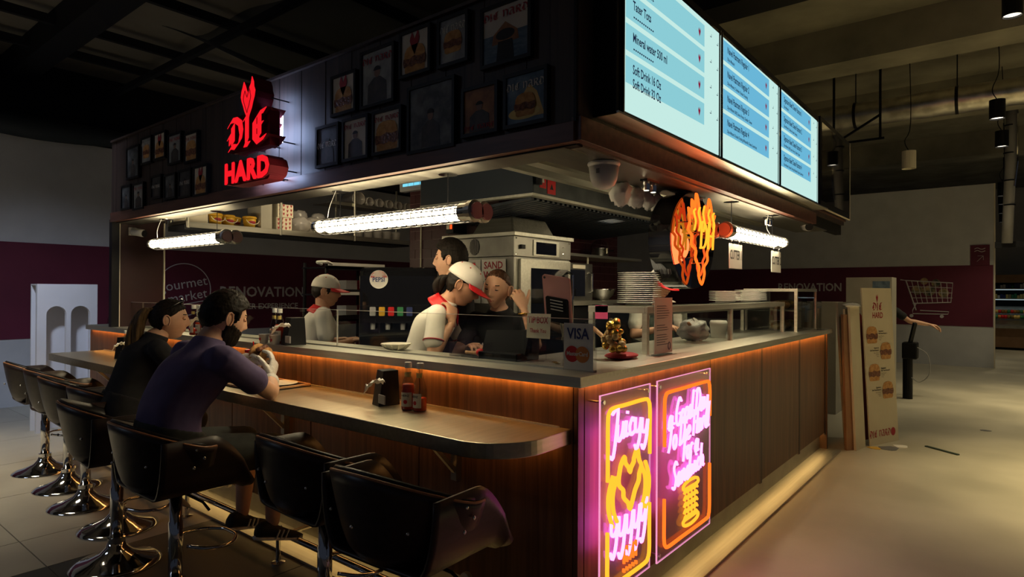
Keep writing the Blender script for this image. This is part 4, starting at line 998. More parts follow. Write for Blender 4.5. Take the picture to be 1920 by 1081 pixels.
build('letter_back', MB().prism(rrect(.44, .135, .03), (SX + .02, 3.455, 2.143), NY, UZ, .09), 'red_dark', sg, fix=True)
build('halo_light', MB().prism([(a * .9, b * .9) for a, b in hp], (SX + DEP + .006, 3.445, 2.555), (0, 1, 0), UZ, .003), 'led_white', sg, label='white halo light behind the letters')
build('halo_light', MB().prism([(-.185, 0), (.185, 0), (.185, .16), (-.185, .16)], (SX + DEP + .006, 3.455, 2.30), (0, 1, 0), UZ, .003), 'led_white', sg, label='white halo light behind the letters')
build('halo_light', MB().prism(rrect(.40, .11, .03), (SX + DEP + .006, 3.455, 2.143), (0, 1, 0), UZ, .003), 'led_white', sg, label='white halo light behind the letters')
for y, z in ((3.36, 2.57), (3.53, 2.57), (3.62, 2.31), (3.45, 2.31), (3.29, 2.31), (3.27, 2.14), (3.33, 2.10), (3.37, 2.10), (3.60, 2.10)):
    build('standoff_rod', MB().cyl((SX + .10, y, z), (2.05, y, z), .004, n=8), 'black_metal', sg)
# ---------------------------------------------------------------- caged tube lamps
def cage_lamp(label, mats='pink_cap'):
    """local: lamp runs along +x from 0 to L, hung at z = 0"""
    L = 1.30
    t = thing('caged_tube_lamp', label, 'lamp', (0, 0, 0), group='caged tube lamps hung over the counter')
    for s in (-.034, .034):
        build('glass_tube', MB().tube([(.09, s, 0), (L - .05, s, 0)], .030, 14), 'tube_light', t, local=True, smooth=True)
        build('end_cap', MB().lathe([(.044, 0), (.044, .055), (.052, .06), (.052, .085), (.04, .09)], (0.09, s, 0), 18, (-1, 0, 0)), 'steel_dull', t, local=True)
        build('cap_disc', MB().lathe([(.0, 0), (.040, 0), (.040, .012), (0, .012)], (0.0, s, 0), 18, (-1, 0, 0)), mats, t, local=True)
        build('end_cap', MB().lathe([(.036, 0), (.036, .04), (.02, .055)], (L - .05, s, 0), 16, (1, 0, 0)), 'steel_dull', t, local=True)
    n = 15
    for i in range(n + 1):
        x = .10 + (L - .15) * i / n
        mb = MB(); mb.tube([(x, .078 * math.cos(a) * 1.02, .046 * math.sin(a)) for a in [2 * PI * j / 16 for j in range(16)]], .0026, 5, closed=True)
        build('cage_ring', mb, 'black_metal', t, local=True)
    for a in (15, 90, 165, 195, 270, 345):
        y, z = .080 * math.cos(math.radians(a)), .048 * math.sin(math.radians(a))
        build('cage_wire', MB().tube([(.05, y, z), (L - .03, y, z), (L + .03, y * .5, z * .5)],   .003, 5), 'black_metal', t, local=True)
    for x in (.22, L - .2):
        build('suspension_wire', MB().tube([(x, 0, .045), (x, 0, .205)], .0025, 5), 'black_metal', t, local=True)
        build('ceiling_mount', MB().lathe([(.0, .235), (.035, .235), (.035, .205), (.048, .204), (.048, .196), (.0, .196)], (x, 0, 0), 16), 'chrome', t, local=True)
    build('power_cord', MB().tube(smoothline([(L - .2, .03, .20), (L - .17, .05, .11), (L - .12, .03, .05)], 4), .0022, 5), 'grey_plastic', t, local=True)
    return t
l1 = cage_lamp('largest caged tube lamp hanging over the counter above the till')
l1.location = (2.2, 1.955, 1.828); l1.rotation_euler = (0, 0, PI / 2)
l2 = dup(l1, (2.2, 4.325, 1.828), PI / 2, 'small looking caged tube lamp over the far end of the bar')
l3 = dup(l1, (3.78, 1.40, 1.835), 0, 'caged tube lamp behind the neon heart holding the cutter signs')
for c in l2.children:
    if c.name.startswith('cap_disc'): c.data = c.data.copy(); c.data.materials[0] = M['brown_cap']
for c in l3.children:
    if c.name.startswith('cap_disc'): c.data = c.data.copy(); c.data.materials[0] = M['brown_cap']
# ================================================================ neon panels on the bar front
def neon_panel(x0, x1, z0, z1, label):
    t = thing('neon_wall_sign', label, 'neon sign', ((x0 + x1) / 2, 1.25, z0), group='neon signs on the bar front')
    build('acrylic_plate', B(x0, x1, 1.250, 1.256, z0, z1), 'acrylic_frost', t)
    for a in ((x0, x0 + .003, z0, z1), (x1 - .003, x1, z0, z1), (x0, x1, z1 - .003, z1), (x0, x1, z0, z0 + .003)):
        build('plate_edge', B(a[0], a[1], 1.2495, 1.2565, a[2], a[3]), 'acrylic_edge_glow', t)
    for x in (x0 + .025, x1 - .025):
        for z in (z0 + .03, z1 - .03):
            build('standoff', MB().lathe([(.009, -.004), (.009, .012), (.005, .012), (.005, .065)], (x, 1.25, z), 12, (0, 1, 0)), 'chrome', t)
    l = bpy.data.lights.new('neon_glow', 'AREA'); l.shape = 'RECTANGLE'; l.size = (x1 - x0) * .7; l.size_y = (z1 - z0) * .6; l.energy = 1.7 * (x1 - x0) / .5; l.color = (1.0, .08, .60); l.specular_factor = 0
    o = bpy.data.objects.new('neon_glow', l); COL.objects.link(o); o.parent = t; o.location = (0, .014, (z1 - z0) / 2); o.rotation_euler = (PI / 2, 0, 0)
    return t
NYV = 1.236
def border(t, x0, x1, z0, z1, parts, mat, r=.0085):
    for p in parts: build('neon_border', MB().tube(smoothline([(x, NYV, z) for x, z in p], 4), r, 7), mat, t, smooth=True)
a0, a1, b0, b1 = 2.150, 2.515, 0.275, 0.985
n1 = neon_panel(2.115, 2.55, 0.225, 1.043, 'neon panel reading juicy with a flaming heart, nearer the bar corner')
c_ = .05
border(n1, 0, 0, 0, 0, [[(a0, .70), (a0, .80), (a0, b1 - c_), (a0 + .012, b1 - .012), (a0 + c_, b1), (a0 + .15, b1), (a1 - c_, b1), (a1 - .012, b1 - .012), (a1, b1 - c_), (a1, .85), (a1, .74)],
                        [(a0, .50), (a0, .40), (a0, b0 + c_), (a0 + .012, b0 + .012), (a0 + c_, b0), (a0 + .15, b0), (a1 - c_, b0), (a1 - .012, b0 + .012), (a1, b0 + c_), (a1, .40), (a1, .525)]], 'neon_yellow')
for s, xx in ((1, a0), (-1, a1)):
    for k in (0, 1):
        o_ = .012 + .035 * k
        build('neon_arc', MB().tube(smoothline([(xx + s * (o_ + .03), NYV, .715 - .012 * k), (xx + s * (o_ - .0), NYV, .66), (xx + s * (o_ - .008), NYV, .62), (xx + s * (o_), NYV, .57), (xx + s * (o_ + .03), NYV, .51 + .012 * k)], 4), .009, 7), 'neon_yellow', n1, smooth=True)
mb = MB(); script(mb, 'Juicyy', (2.328, NYV, .822), UX, UZ, .145, .0074, arc=.028, slant=.12, sx=.82); build('neon_script', mb, 'neon_pink', n1, smooth=True)
mb = MB(); script(mb, 'yyyyy', (2.330, NYV, .468), UX, UZ, .185, .0074, arc=-.030, slant=.12, sx=.66); build('neon_script', mb, 'neon_pink', n1, smooth=True)
hp2 = [(2.335 + a * .33 + .008 * math.sin(i * 2.6), NYV, .668 + b * .225) for i, (a, b) in enumerate(HEART)]
build('neon_heart', MB().tube(smoothline(hp2, 3, True), .0095, 7, closed=True), 'neon_yellow', n1, smooth=True)
for k in range(5):
    x = 2.285 + .026 * k
    build('neon_stroke', MB().tube([(x, NYV, .335), (x, NYV, .40)], .007, 6), 'neon_orange', n1)
    build('neon_dot', MB().tube([(x, NYV, .300), (x, NYV, .312)], .008, 6), 'neon_orange', n1)
n2 = neon_panel(2.62, 3.26, 0.215, 1.045, 'wider neon panel with pink script about a good day for a sandwich')
a0, a1, b0, b1 = 2.665, 3.215, 0.27, 0.985
border(n2, 0, 0, 0, 0, [[(a0, .74), (a0, .82), (a0, b1 - c_), (a0 + .012, b1 - .012), (a0 + c_, b1), (a0 + .2, b1), (a1 - c_, b1), (a1 - .012, b1 - .012), (a1, b1 - c_), (a1, .88), (a1, .80)],
                        [(a0, .50), (a0, .42), (a0, b0 + c_), (a0 + .012, b0 + .012), (a0 + c_, b0), (a0 + .2, b0), (a1 - c_, b0), (a1 - .012, b0 + .012), (a1, b0 + c_), (a1, .42), (a1, .55)]], 'neon_orange')
for s_, x_, z_, sz in (('a Good Day', 2.945, .825, .130), ('To Die Hard', 2.945, .725, .130), ('For a', 2.96, .635, .125), ('Sandwich', 2.94, .535, .125)):
    mb = MB(); script(mb, s_, (x_, NYV, z_), UX, UZ, sz, .0066, slope=.10, slant=.15, sx=.74); build('neon_script', mb, 'neon_pink', n2, smooth=True)
for k in range(5):
    z = .475 - .032 * k
    build('neon_layer', MB().tube(smoothline([(2.89 + .02 * j, NYV, z + (.008 if j % 2 else -.008)) for j in range(9)], 3), .0075, 6), 'neon_yellow', n2, smooth=True)
for z, s in ((.500, 1), (.325, -1)):
    build('neon_bun', MB().tube(smoothline([(2.885, NYV, z - .012 * s), (2.89, NYV, z + .012 * s), (2.97, NYV, z + .022 * s), (3.05, NYV, z + .012 * s), (3.055, NYV, z - .012 * s), (2.97, NYV, z - .014 * s)], 4, True), .008, 6, closed=True), 'neon_yellow', n2, smooth=True)
# ================================================================ hanging neon heart
hs = thing('neon_heart_sign', 'round black mirrored sign with a flaming orange neon heart hanging on a rod', 'neon sign', (3.47, 1.42, 1.47))
HC = Vector((3.46, 1.43, 1.745))
build('drum', MB().prism(ell(.315, .275, 48), HC, UX, UZ, .13), 'black_gloss', hs, smooth=False)
build('mirror_face', MB().prism(ell(.308, .268, 48), HC + Vector((0, -.002, 0)), UX, UZ, .003), 'black_mirror', hs)
build('hanging_rod', MB().cyl(HC + Vector((0, .06, .26)), (HC.x, HC.y + .06, 2.035), .013, n=12), 'chrome', hs)
build('rod_flange', MB().lathe([(.05, 2.028), (.05, 2.022), (.02, 2.015)], (HC.x, HC.y + .06, 0), 14), 'black_metal', hs)
def hpt(a, b, dy, sx=.66, sz=.50): return HC + Vector((a * sx, -dy, b * sz))
fl_ = [(0, -.50), (.06, -.38), (.05, -.30), (.13, -.22), (.12, -.12), (.21, -.02), (.20, .06), (.28, .14), (.25, .22), (.30, .32), (.22, .26), (.22, .38), (.16, .50), (.12, .34), (.07, .40), (.05, .22), (0, .16), (-.04, .28), (-.08, .44), (-.13, .52), (-.15, .36), (-.22, .44), (-.22, .28), (-.29, .34), (-.26, .20), (-.30, .10), (-.22, .04), (-.23, -.06), (-.13, -.12), (-.14, -.22), (-.06, -.30), (-.07, -.40)]
build('neon_flame', MB().tube(smoothline([hpt(a, b, .050) for a, b in fl_], 3, True), .0075, 7, closed=True), 'neon_orange', hs, smooth=True)
fl2 = [(a * .78 + .02 * math.sin(i), b * .82 + .01) for i, (a, b) in enumerate(fl_)]
build('neon_flame', MB().tube(smoothline([hpt(a, b, .04) for a, b in fl2], 3, True), .006, 7, closed=True), 'neon_red', hs, smooth=True)
for x in (-.22, -.12, -.02, .10, .20):
    build('neon_tongue', MB().tube(smoothline([hpt(x, .10, .065), hpt(x + .03, .20, .065), hpt(x - .01, .30, .065), hpt(x + .02, .40 - abs(x) * .3, .065)], 3), .006, 7), 'neon_yellow', hs, smooth=True)
mb = MB(); script(mb, 'DH', HC + Vector((.02, -.07, -.05)), UX, UZ, .16, .007, slant=.05); build('neon_letters', mb, 'neon_yellow', hs, smooth=True)
for a, b in ((-.2, .2), (.2, .1), (-.12, -.2), (.1, -.25), (0, .1)): build('tube_support', MB().cyl(hpt(a, b, 0), hpt(a, b, .05), .003, n=6), 'chrome', hs)
l = bpy.data.lights.new('neon_glow', 'POINT'); l.energy = 8; l.color = (1.0, .11, .03); l.shadow_soft_size = .12; l.specular_factor = 0
o = bpy.data.objects.new('neon_glow', l); COL.objects.link(o); o.parent = hs; o.location = HC + Vector((0, -.13, -.02)) - Vector((3.47, 1.42, 1.47))
# signs under the third lamp
for s_, x0, x1, lb in (('CUTTER 1', 3.96, 4.20, 'white hanging sign reading cutter one beside the neon heart'), ('CUTTER 2', 4.86, 5.10, 'white hanging sign reading cutter two at the lamp end')):
    t = thing('hanging_sign', lb, 'sign', ((x0 + x1) / 2, 1.40, 1.62))
    build('card', B(x0, x1, 1.398, 1.402, 1.605, 1.765), 'paper', t)
    mb = MB(); text(mb, s_, ((x0 + x1) / 2, 1.396, 1.665), UX, UZ, .085, 'c', bold=True, sx=.58); build('sign_lettering', mb, 'ink', t)
    for x in (x0 + .05, x1 - .05): build('hook', MB().tube([(x, 1.40, 1.785), (x, 1.395, 1.76)], .006, 6).ball((x, 1.40, 1.785), .01, 8, 6), 'chrome', t)
# ================================================================ glass display case
dc = thing('display_case', 'steel framed glass display case standing on the counter', 'display case', (4.27, 1.66, T))
cx0, cx1, cy0, cy1, cz = 3.0, 5.52, 1.50, 1.83, 1.372
for x in (cx0, 4.27, cx1):
    for y in (cy0, cy1): build('post', B(x - .014, x + .014, y - .014, y + .014, T, cz - .03), 'steel', dc)
for y in (cy0, cy1):
    build('rail', B(cx0 - .014, cx1 + .014, y - .016, y + .016, cz - .035, cz), 'steel_x', dc)
for x in (cx0, cx1): build('rail', B(x - .016, x + .016, cy0, cy1, cz - .035, cz), 'steel', dc)
build('top_glass', B(cx0, cx1, cy0, cy1, cz - .001, cz + .007), 'glass_dark', dc)
for a, b in ((cx0, 4.27), (4.27, cx1)):
    build('pane', B(a + .014, b - .014, cy0 - .003, cy0 + .003, T + .002, cz - .036), 'glass', dc)
    build('pane', B(a + .014, b - .014, cy1 - .003, cy1 + .003, T + .12, cz - .036), 'glass', dc)
build('pane', B(cx0 - .003, cx0 + .003, cy0 + .02, cy1 - .02, T + .002, cz - .036), 'glass', dc)
build('light_bar', B(cx0 + .1, cx1 - .1, cy0 + .03, cy0 + .055, cz - .05, cz - .036), 'steel_dull', dc)
ob = thing('warming_cabinet', 'glass sided steel cabinet at the far end of the counter', 'cabinet', (5.85, 1.60, T))
build('top_plate', B(5.60, 6.28, 1.40, 1.85, 1.46, 1.485), 'steel_x', ob); build('back_panel', B(5.60, 6.28, 1.82, 1.85, T, 1.46), 'steel_dull', ob)
for x in (5.615, 6.265):
    for y in (1.415, 1.83): build('post', B(x - .012, x + .012, y - .012, y + .012, T, 1.46), 'steel', ob)
build('pane', B(5.62, 6.26, 1.41, 1.415, T, 1.46), 'glass_dark', ob); build('pane', B(5.61, 5.615, 1.42, 1.82, T, 1.46), 'glass_dark', ob)
build('shelf', B(5.62, 6.26, 1.43, 1.82, 1.29, 1.30), 'steel_dull', ob)
for i, (x, z, m) in enumerate(((5.75, 1.30, 'bread'), (5.92, 1.30, 'bread'), (6.1, 1.30, 'gold'), (5.75, T, 'gold'), (5.95, T, 'bread'), (6.12, T, 'gold'))):
    o = build('bread_roll', MB().ball((x, 1.60, z + .042), .075, 12, 8, (1, .8, .55)), m, smooth=True)
    tag(o, '%s golden bread roll %s the far warming cabinet' % (ORD[i % 3], 'on the shelf of' if z > 1.2 else 'on the floor of'), 'bread', 'rolls in the warming cabinet')
for i, (x, y, w, h) in enumerate(((6.05, 1.33, .16, .26), (6.24, 1.50, .2, .30))):
    o = thing('acrylic_stand', ('small' if i == 0 else 'tall') + ' empty grey acrylic stand at the far counter end', 'stand', (x, y, T))
    build('sheet', B(x - w / 2, x + w / 2, y, y + .004, T, T + h), 'glass_dark', o); build('foot', B(x - w / 2, x + w / 2, y - .03, y + .03, T, T + .004), 'acrylic', o)
# plates
def plates(x, y, n, label, r=.125, z=1.381, dz=.0112):
    for i in range(n):
        jx, jy = random.uniform(-.002, .002), random.uniform(-.002, .002)
        o = build('dinner_plate', MB().lathe([(0, .003), (r * .55, .003), (r * .62, .0), (r * .60, .004), (r * .98, .0085), (r, .0105), (r * .97, .0112), (r * .6, .0075), (0, .006)], (x + jx, y + jy, z + dz * i), 28), 'plate', smooth=True)
        tag(o, (('topmost' if i == n - 1 else ORD[n - 1 - i] + ' from top') + ' ' + label), 'plate', 'white dinner plates on the display case')
plates(3.235, 1.66, 16, 'white plate in the tall stack near the tablet')
plates(4.62, 1.66, 7, 'white plate in the nearer of the two low stacks', .118)
plates(5.20, 1.66, 8, 'white plate in the farther of the two low stacks', .125)
# counter props by the till
vs = thing('card_sign', 'acrylic counter sign with blue and red card logos by the corner', 'sign', (2.19, 1.39, T))
build('acrylic', MB().box(2.184, 2.196, 1.315, 1.472, T, 1.322), 'acrylic', vs)
build('insert', B(2.1825, 2.1835, 1.325, 1.468, T + .006, 1.318), 'paper', vs)
mb = MB(); text(mb, 'VISA', (2.181, 1.398, 1.255), NY, UZ, .062, 'c', bold=True, sx=.86); build('logo_lettering', mb, 'navy', vs)
build('logo_disc', MB().prism(ell(.034, .034, 24), (2.1815, 1.427, 1.190), NY, UZ, .0005), 'red', vs)
build('logo_disc', MB().prism(ell(.034, .034, 24), (2.181, 1.376, 1.190), NY, UZ, .0005), 'orange', vs)
mb = MB(); text(mb, 'MasterCard', (2.1800, 1.401, 1.184), NY, UZ, .024, 'c', bold=True, sx=.9); build('logo_lettering', mb, 'paper', vs)
tb = thing('tip_box', 'clear acrylic tip box with a paper card on top beside the card sign', 'box', (2.36, 1.63, T))
build('box_walls', MB().box(2.28, 2.286, 1.54, 1.74, T, 1.232).box(2.43, 2.436, 1.54, 1.74, T, 1.232).box(2.286, 2.43, 1.54, 1.546, T, 1.232).box(2.286, 2.43, 1.734, 1.74, T, 1.232), 'acrylic', tb)
build('box_lid', B(2.278, 2.438, 1.538, 1.742, 1.232, 1.236), 'acrylic', tb)
tc_ = build('card', MB().prism([(-.066, 0), (.066, 0), (.064, .112), (-.068, .112)], (2.292, 1.685, 1.236), NY, (.08, 0, 1), .002), 'cream', tb)
mb = MB(); text(mb, 'TIP BOX', (2.294, 1.688, 1.305), NY, (.08, 0, 1), .042, 'c', bold=True, sx=.72); text(mb, 'Thank You', (2.291, 1.685, 1.262), NY, (.08, 0, 1), .026, 'c', bold=True, sx=.8); build('card_lettering', mb, 'red_print', tb)
for i in range(3): tag(build('coin', MB().lathe([(.012, 0), (.012, .002)], (2.33 + .03 * i, 1.60 + .03 * i, T + .001), 12), 'gold'), 'small coin lying at the bottom of the clear tip box', 'coin', 'coins in the tip box')
ps = thing('till_terminal', 'black till terminal standing on the counter behind the glass', 'till', (2.36, 1.92, T))
build('base', B(2.28, 2.46, 1.80, 2.04, T, T + .035), 'black_metal', ps, bevel=.004)
build('body', MB().prism([(-.14, 0), (.13, 0), (.13, .115), (-.14, .105)], (2.33, 1.92, T + .03), NY, (.35, 0, 1), .03), 'black_matte', ps, fix=True)
build('side_reader', MB().box(2.40, 2.46, 1.80, 1.88, T + .03, T + .14), 'black_metal', ps)
tbx = thing('acrylic_tray', 'small clear acrylic tray holding a red topped stamp', 'tray', (2.30, 2.10, T))
build('tray_walls', MB().box(2.24, 2.244, 2.00, 2.20, T, T + .075).box(2.356, 2.36, 2.00, 2.20, T, T + .075).box(2.244, 2.356, 2.00, 2.004, T, T + .075).box(2.244, 2.356, 2.196, 2.2, T, T + .075).box(2.244, 2.356, 2.004, 2.196, T, T + .004), 'acrylic', tbx)
st = thing('rubber_stamp', 'stamp with a wooden handle and red ball end in the tray', 'stamp', (2.30, 2.08, T))
build('stamp_handle', MB().lathe([(.009, 0), (.007, .04), (.010, .08)], (2.30, 2.14, T + .022), 10, (0, -1, 0)), 'light_wood', st); build('stamp_ball', MB().ball((2.30, 2.045, T + .026), .021, 12, 8), 'red', st, smooth=True)
bs = thing('wire_basket', 'cream woven bowl peeking above the counter behind the glass', 'bowl', (2.29, 2.66, T))
build('bowl', MB().lathe([(.035, 0), (.06, .014), (.08, .032), (.083, .038), (.077, .035), (.056, .017), (.03, .006)], (2.29, 2.66, T), 24), 'straw_mesh', bs, smooth=True)
for k in range(12):
    a = k * PI / 6; build('weave_strip', MB().tube([(2.29 + .035 * math.cos(a), 2.66 + .035 * math.sin(a), T + .001), (2.29 + .063 * math.cos(a), 2.66 + .063 * math.sin(a), T + .014), (2.29 + .085 * math.cos(a), 2.66 + .085 * math.sin(a), T + .037)], .003, 5), 'cream', bs)
tbk = thing('tablet', 'rose tinted tablet seen from behind on its stand by the till', 'tablet', (2.50, 1.72, T))
RT = Matrix.Translation((2.50, 1.715, 1.31)) @ Matrix.Rotation(math.radians(-20), 4, 'Y') @ Matrix.Rotation(math.radians(9), 4, 'X')
build('tablet_back', MB().prism(rrect(.155, .235, .014), (0, 0, .11), NY, UZ, .008).xf(RT), 'rose', tbk, fix=True)
build('stand_sleeve', MB().prism(rrect(.125, .13, .01), (-.006, 0, .055), NY, UZ, .006).xf(RT), 'black_matte', tbk, fix=True)
for k in range(4): build('sleeve_rib', MB().box(-.009, -.006, -.035, .035, .055 + .016 * k, .059 + .016 * k).xf(RT), 'grey_plastic', tbk)
build('camera_lens', MB().lathe([(.006, 0), (.006, .003)], (-.002, .062, .215), 12, (-1, 0, 0)).xf(RT), 'ink', tbk)
build('stand_leg', MB().tube([(2.52, 1.715, 1.34), (2.55, 1.715, 1.24), (2.58, 1.715, T + .005)], .011, 10), 'steel', tbk); build('stand_base', MB().lathe([(.07, 0), (.07, .008), (.02, .012)], (2.58, 1.715, 1.0), 18), 'steel', tbk)
struct('counter_work_shelf', B(2.485, 2.75, 1.56, 1.83, 0.98, 1.0), 'steel_dull')
gd = thing('foil_snack_bundle', 'gold wrapped snack bundle on a red pouch beside the card sign', 'snack', (2.72, 1.50, T))
build('red_pouch', MB().ball((2.74, 1.50, T + .016), .10, 16, 8, (1.1, .75, .16)), 'red_print', gd, smooth=True)
rg = random.Random(3)
for k in range(40):
    a = rg.uniform(0, 6.28); z = rg.uniform(0, 1); r_ = (.075 * (1 - .7 * z)) * rg.uniform(.4, 1)
    build('wrapped_piece', MB().ball((2.68 + r_ * math.cos(a), 1.515 + r_ * math.sin(a), T + .05 + .135 * z), rg.uniform(.016, .026), 8, 6, (1, .8, rg.uniform(.7, 1))), 'gold' if k % 3 else 'onion', gd, smooth=True)
dp = thing('document_stand', 'standing acrylic sheet with a printed notice in front of the display case', 'notice', (3.03, 1.42, T))
build('sheet', B(2.926, 3.148, 1.418, 1.422, T, 1.425), 'acrylic', dp); build('paper', B(2.93, 3.144, 1.416, 1.4175, T + .012, 1.42), 'paper', dp); build('foot', B(2.926, 3.148, 1.39, 1.46, T, T + .004), 'acrylic', dp)
mb = MB()
for k in range(17):
    z = 1.375 - .0125 * k
    if k in (6, 7, 11): continue
    mb.prism([(0, 0), (rg.uniform(.08, .16), 0), (rg.uniform(.08, .16), .004), (0, .004)], (2.955, 1.4155, z), UX, UZ)
build('printed_lines', mb, 'ink_grey', dp); build('stamp_ring', MB().tube([(3.105 + .014 * math.cos(a), 1.4155, 1.165 + .02 * math.sin(a)) for a in [PI * i / 8 for i in range(16)]], .002, 4, closed=True), 'navy', dp)
tag(build('sticky_note', B(2.984, 2.9845, 1.72, 1.80, 1.30, 1.375), 'pink'), 'bright pink sticky note on the end of the display case', 'note')
# utensils and cutting board inside
tag(build('chopping_board', B(3.30, 4.25, 1.91, 2.055, 1.055, 1.085), 'yellow', bevel=.004), 'yellow chopping board behind the display case', 'board')
struct('counter_work_top', B(2.9, 6.0, 1.905, 2.06, 1.03, 1.055), 'steel_dull')
struct('counter_work_base', B(2.9, 6.0, 1.92, 2.05, 0.0, 1.03), 'steel_dull')
for x, y, dx, dy, dz, lb in ((3.42, 1.95, .0, .0, .20, 'short upright wooden dowel on the chopping board'), (2.93, 1.60, -.10, .12, .14, 'wooden spatula leaning inside the near end of the display case'), (4.05, 1.62, -.16, .02, .13, 'wooden handle leaning in the bag inside the display case')):
    z0 = 1.085 if x == 3.42 else T
    tag(build('wooden_stick', MB().tube([(x, y, z0), (x + dx, y + dy, z0 + dz)], .011, 8), 'light_wood', smooth=True), lb, 'utensil')
def crumple(c, r, sc, seed, n=18, k=12, amp=.22):
    rs = random.Random(seed); mb = MB().ball((0, 0, 0), r, n, k, sc)
    mb.v = [p * (1 + rs.uniform(-amp, amp)) for p in mb.v]
    return mb.shift(c)
tag(build('plastic_bag', crumple((4.02, 1.66, T + .075), .10, (1.25, .9, .72), 5), 'bag', smooth=True), 'crumpled clear plastic bag inside the display case', 'bag')
tag(build('plastic_tub', MB().lathe([(.05, 0), (.062, .10), (.066, .105), (.055, .125), (.0, .128)], (4.48, 1.66, T), 20), 'white_plastic', smooth=True), 'round white tub behind the middle post of the display case', 'tub')
# bottles and napkins
def bottle(x, y, z0, full, label, s=1.0, yaw=0.0, group='ketchup bottles'):
    t = thing('ketchup_bottle', label, 'bottle', (x, y, z0), yaw, group=group)
    prof = [(.0, 0), (.028, 0), (.031, .006), (.031, .095), (.028, .112), (.017, .150), (.0125, .170), (.0125, .195)]
    P = [(a * s, b * s) for a, b in prof]
    build('glass', MB().lathe(P, (0, 0, 0), 16), 'glass_dark', t, local=True, smooth=True)
    fillp = [(.0, .003), (.0275, .003), (.0295, .008), (.0295, min(.095, full))]
    if full > .1: fillp += [(.0265, .112), (.0235, min(full, .125))]
    fillp.append((0, fillp[-1][1]))
    build('sauce', MB().lathe([(a * s, b * s) for a, b in fillp], (0, 0, 0), 16), 'ketchup', t, local=True, smooth=True)
    build('cap', MB().lathe([(.0, .190 * s), (.0165 * s, .190 * s), (.0165 * s, .213 * s), (.015 * s, .216 * s), (0, .216 * s)], (0, 0, 0), 18), 'plate', t, local=True)
    def lab(u, v, rad=.0316, a0=-.95, a1=.95, z0_=.018, z1_=.082): 
        a = PI + a0 + (a1 - a0) * u; return Vector((rad * s * math.cos(a), rad * s * math.sin(a), (z0_ + (z1_ - z0_) * v) * s))
    lb_ = build('paper_label', MB().grid(lab, 10, 3), 'cream', t, local=True)
    build('neck_label', MB().grid(lambda u, v: lab(u, v, .0165 + .0 * v, -1.4, 1.4, .150, .172), 8, 2), 'yellow_pale', t, local=True)
    mb = MB(); text(mb, 'HEINZ', (-.0328 * s, 0, .064 * s), NY, UZ, .013 * s, 'c', bold=True); build('label_lettering', mb, 'ink', lb_, local=True)
    build('label_tomato', MB().prism(ell(.0095 * s, .0095 * s, 14), (-.0328 * s, 0, .040 * s), NY, UZ, .0004), 'red', lb_, local=True)
    return t
bottle(1.915, 2.140, .909, .118, 'fuller ketchup bottle beside the black napkin holder on the ledge', yaw=.45)
bottle(1.925, 2.072, .909, .06, 'half empty ketchup bottle with its label facing out on the ledge', yaw=.05)
def napkins(x, y, z0, label, s=1.0, yaw=0.0, seed=1):
    t = thing('napkin_holder', label, 'napkin holder', (x, y, z0), yaw, group='black napkin holders')
    build('holder_body', MB().prism([(-.055, 0), (.055, 0), (.045, .165), (-.03, .165)], (0, .035, 0), UX, UZ, .075).xf(Matrix.Rotation(0, 4, 'Z')), 'black_metal', t, local=True, fix=True, bevel=.003)
    build('holder_plate', B(-.060, -.054, -.034, .03, .02, .06), 'grey_plastic', t, local=True)
    rs = random.Random(seed)
    def sheet(u, v):
        return Vector((-.05 - .085 * u, (v - .5) * (.045 + .02 * u), .118 + .012 * math.sin(3 * u) - .05 * u * u * (1 if v > .5 else .2) + .010 * math.sin(9 * v + 2 * u) + .006 * math.sin(14 * u)))
    build('napkin', MB().grid(sheet, 8, 6), 'tissue', t, local=True, smooth=True, solid=.0015)
    return t
napkins(1.915, 2.245, .909, 'black napkin holder with a napkin pulled out beside the ledge ketchup', yaw=-.25)
n_ = napkins(2.09, 3.30, T, 'black napkin holder on the counter behind the sandwich diner', yaw=-.2); n_.scale = (1.15, 1.15, 1.0)
napkins(2.10, 4.42, T, 'black napkin holder on the counter behind the diners heads', yaw=-.3)
napkins(1.92, 5.35, .909, 'black napkin holder on the far ledge beyond the ponytail', yaw=.3)
bottle(2.085, 3.50, T, .12, 'ketchup bottle on the counter left of the napkin holder, nearer one', yaw=.3)
bottle(2.10, 3.58, T, .09, 'ketchup bottle on the counter left of the napkin holder, farther one', yaw=.1)
bottle(2.09, 4.56, T, .10, 'ketchup bottle on the counter between the two diners heads', yaw=.2)
bottle(2.09, 4.66, T, .05, 'ketchup bottle beside the bearded head, farther of the pair', yaw=.1)
bottle(1.93, 5.47, .909, .11, 'ketchup bottle on the far ledge beside the napkin holder', yaw=.2)
for i, (y, lb) in enumerate(((3.49, 'small printed paper cup at the foot of the nearer ketchup bottle'), (3.62, 'small printed paper cup beside the farther ketchup bottle'))):
    t = thing('paper_cup', lb, 'cup', (2.045 + .0 * i, y, T))
    build('cup_wall', MB().lathe([(.024, 0), (.031, .055), (.033, .056), (.029, .054), (.022, .003), (0, .003)], (2.05, y, T), 18), 'paper', t, smooth=True)
    build('printed_dot', MB().ball((2.05 - .027, y, T + .028), .011, 10, 6, (.15, 1, 1)), 'red', t)
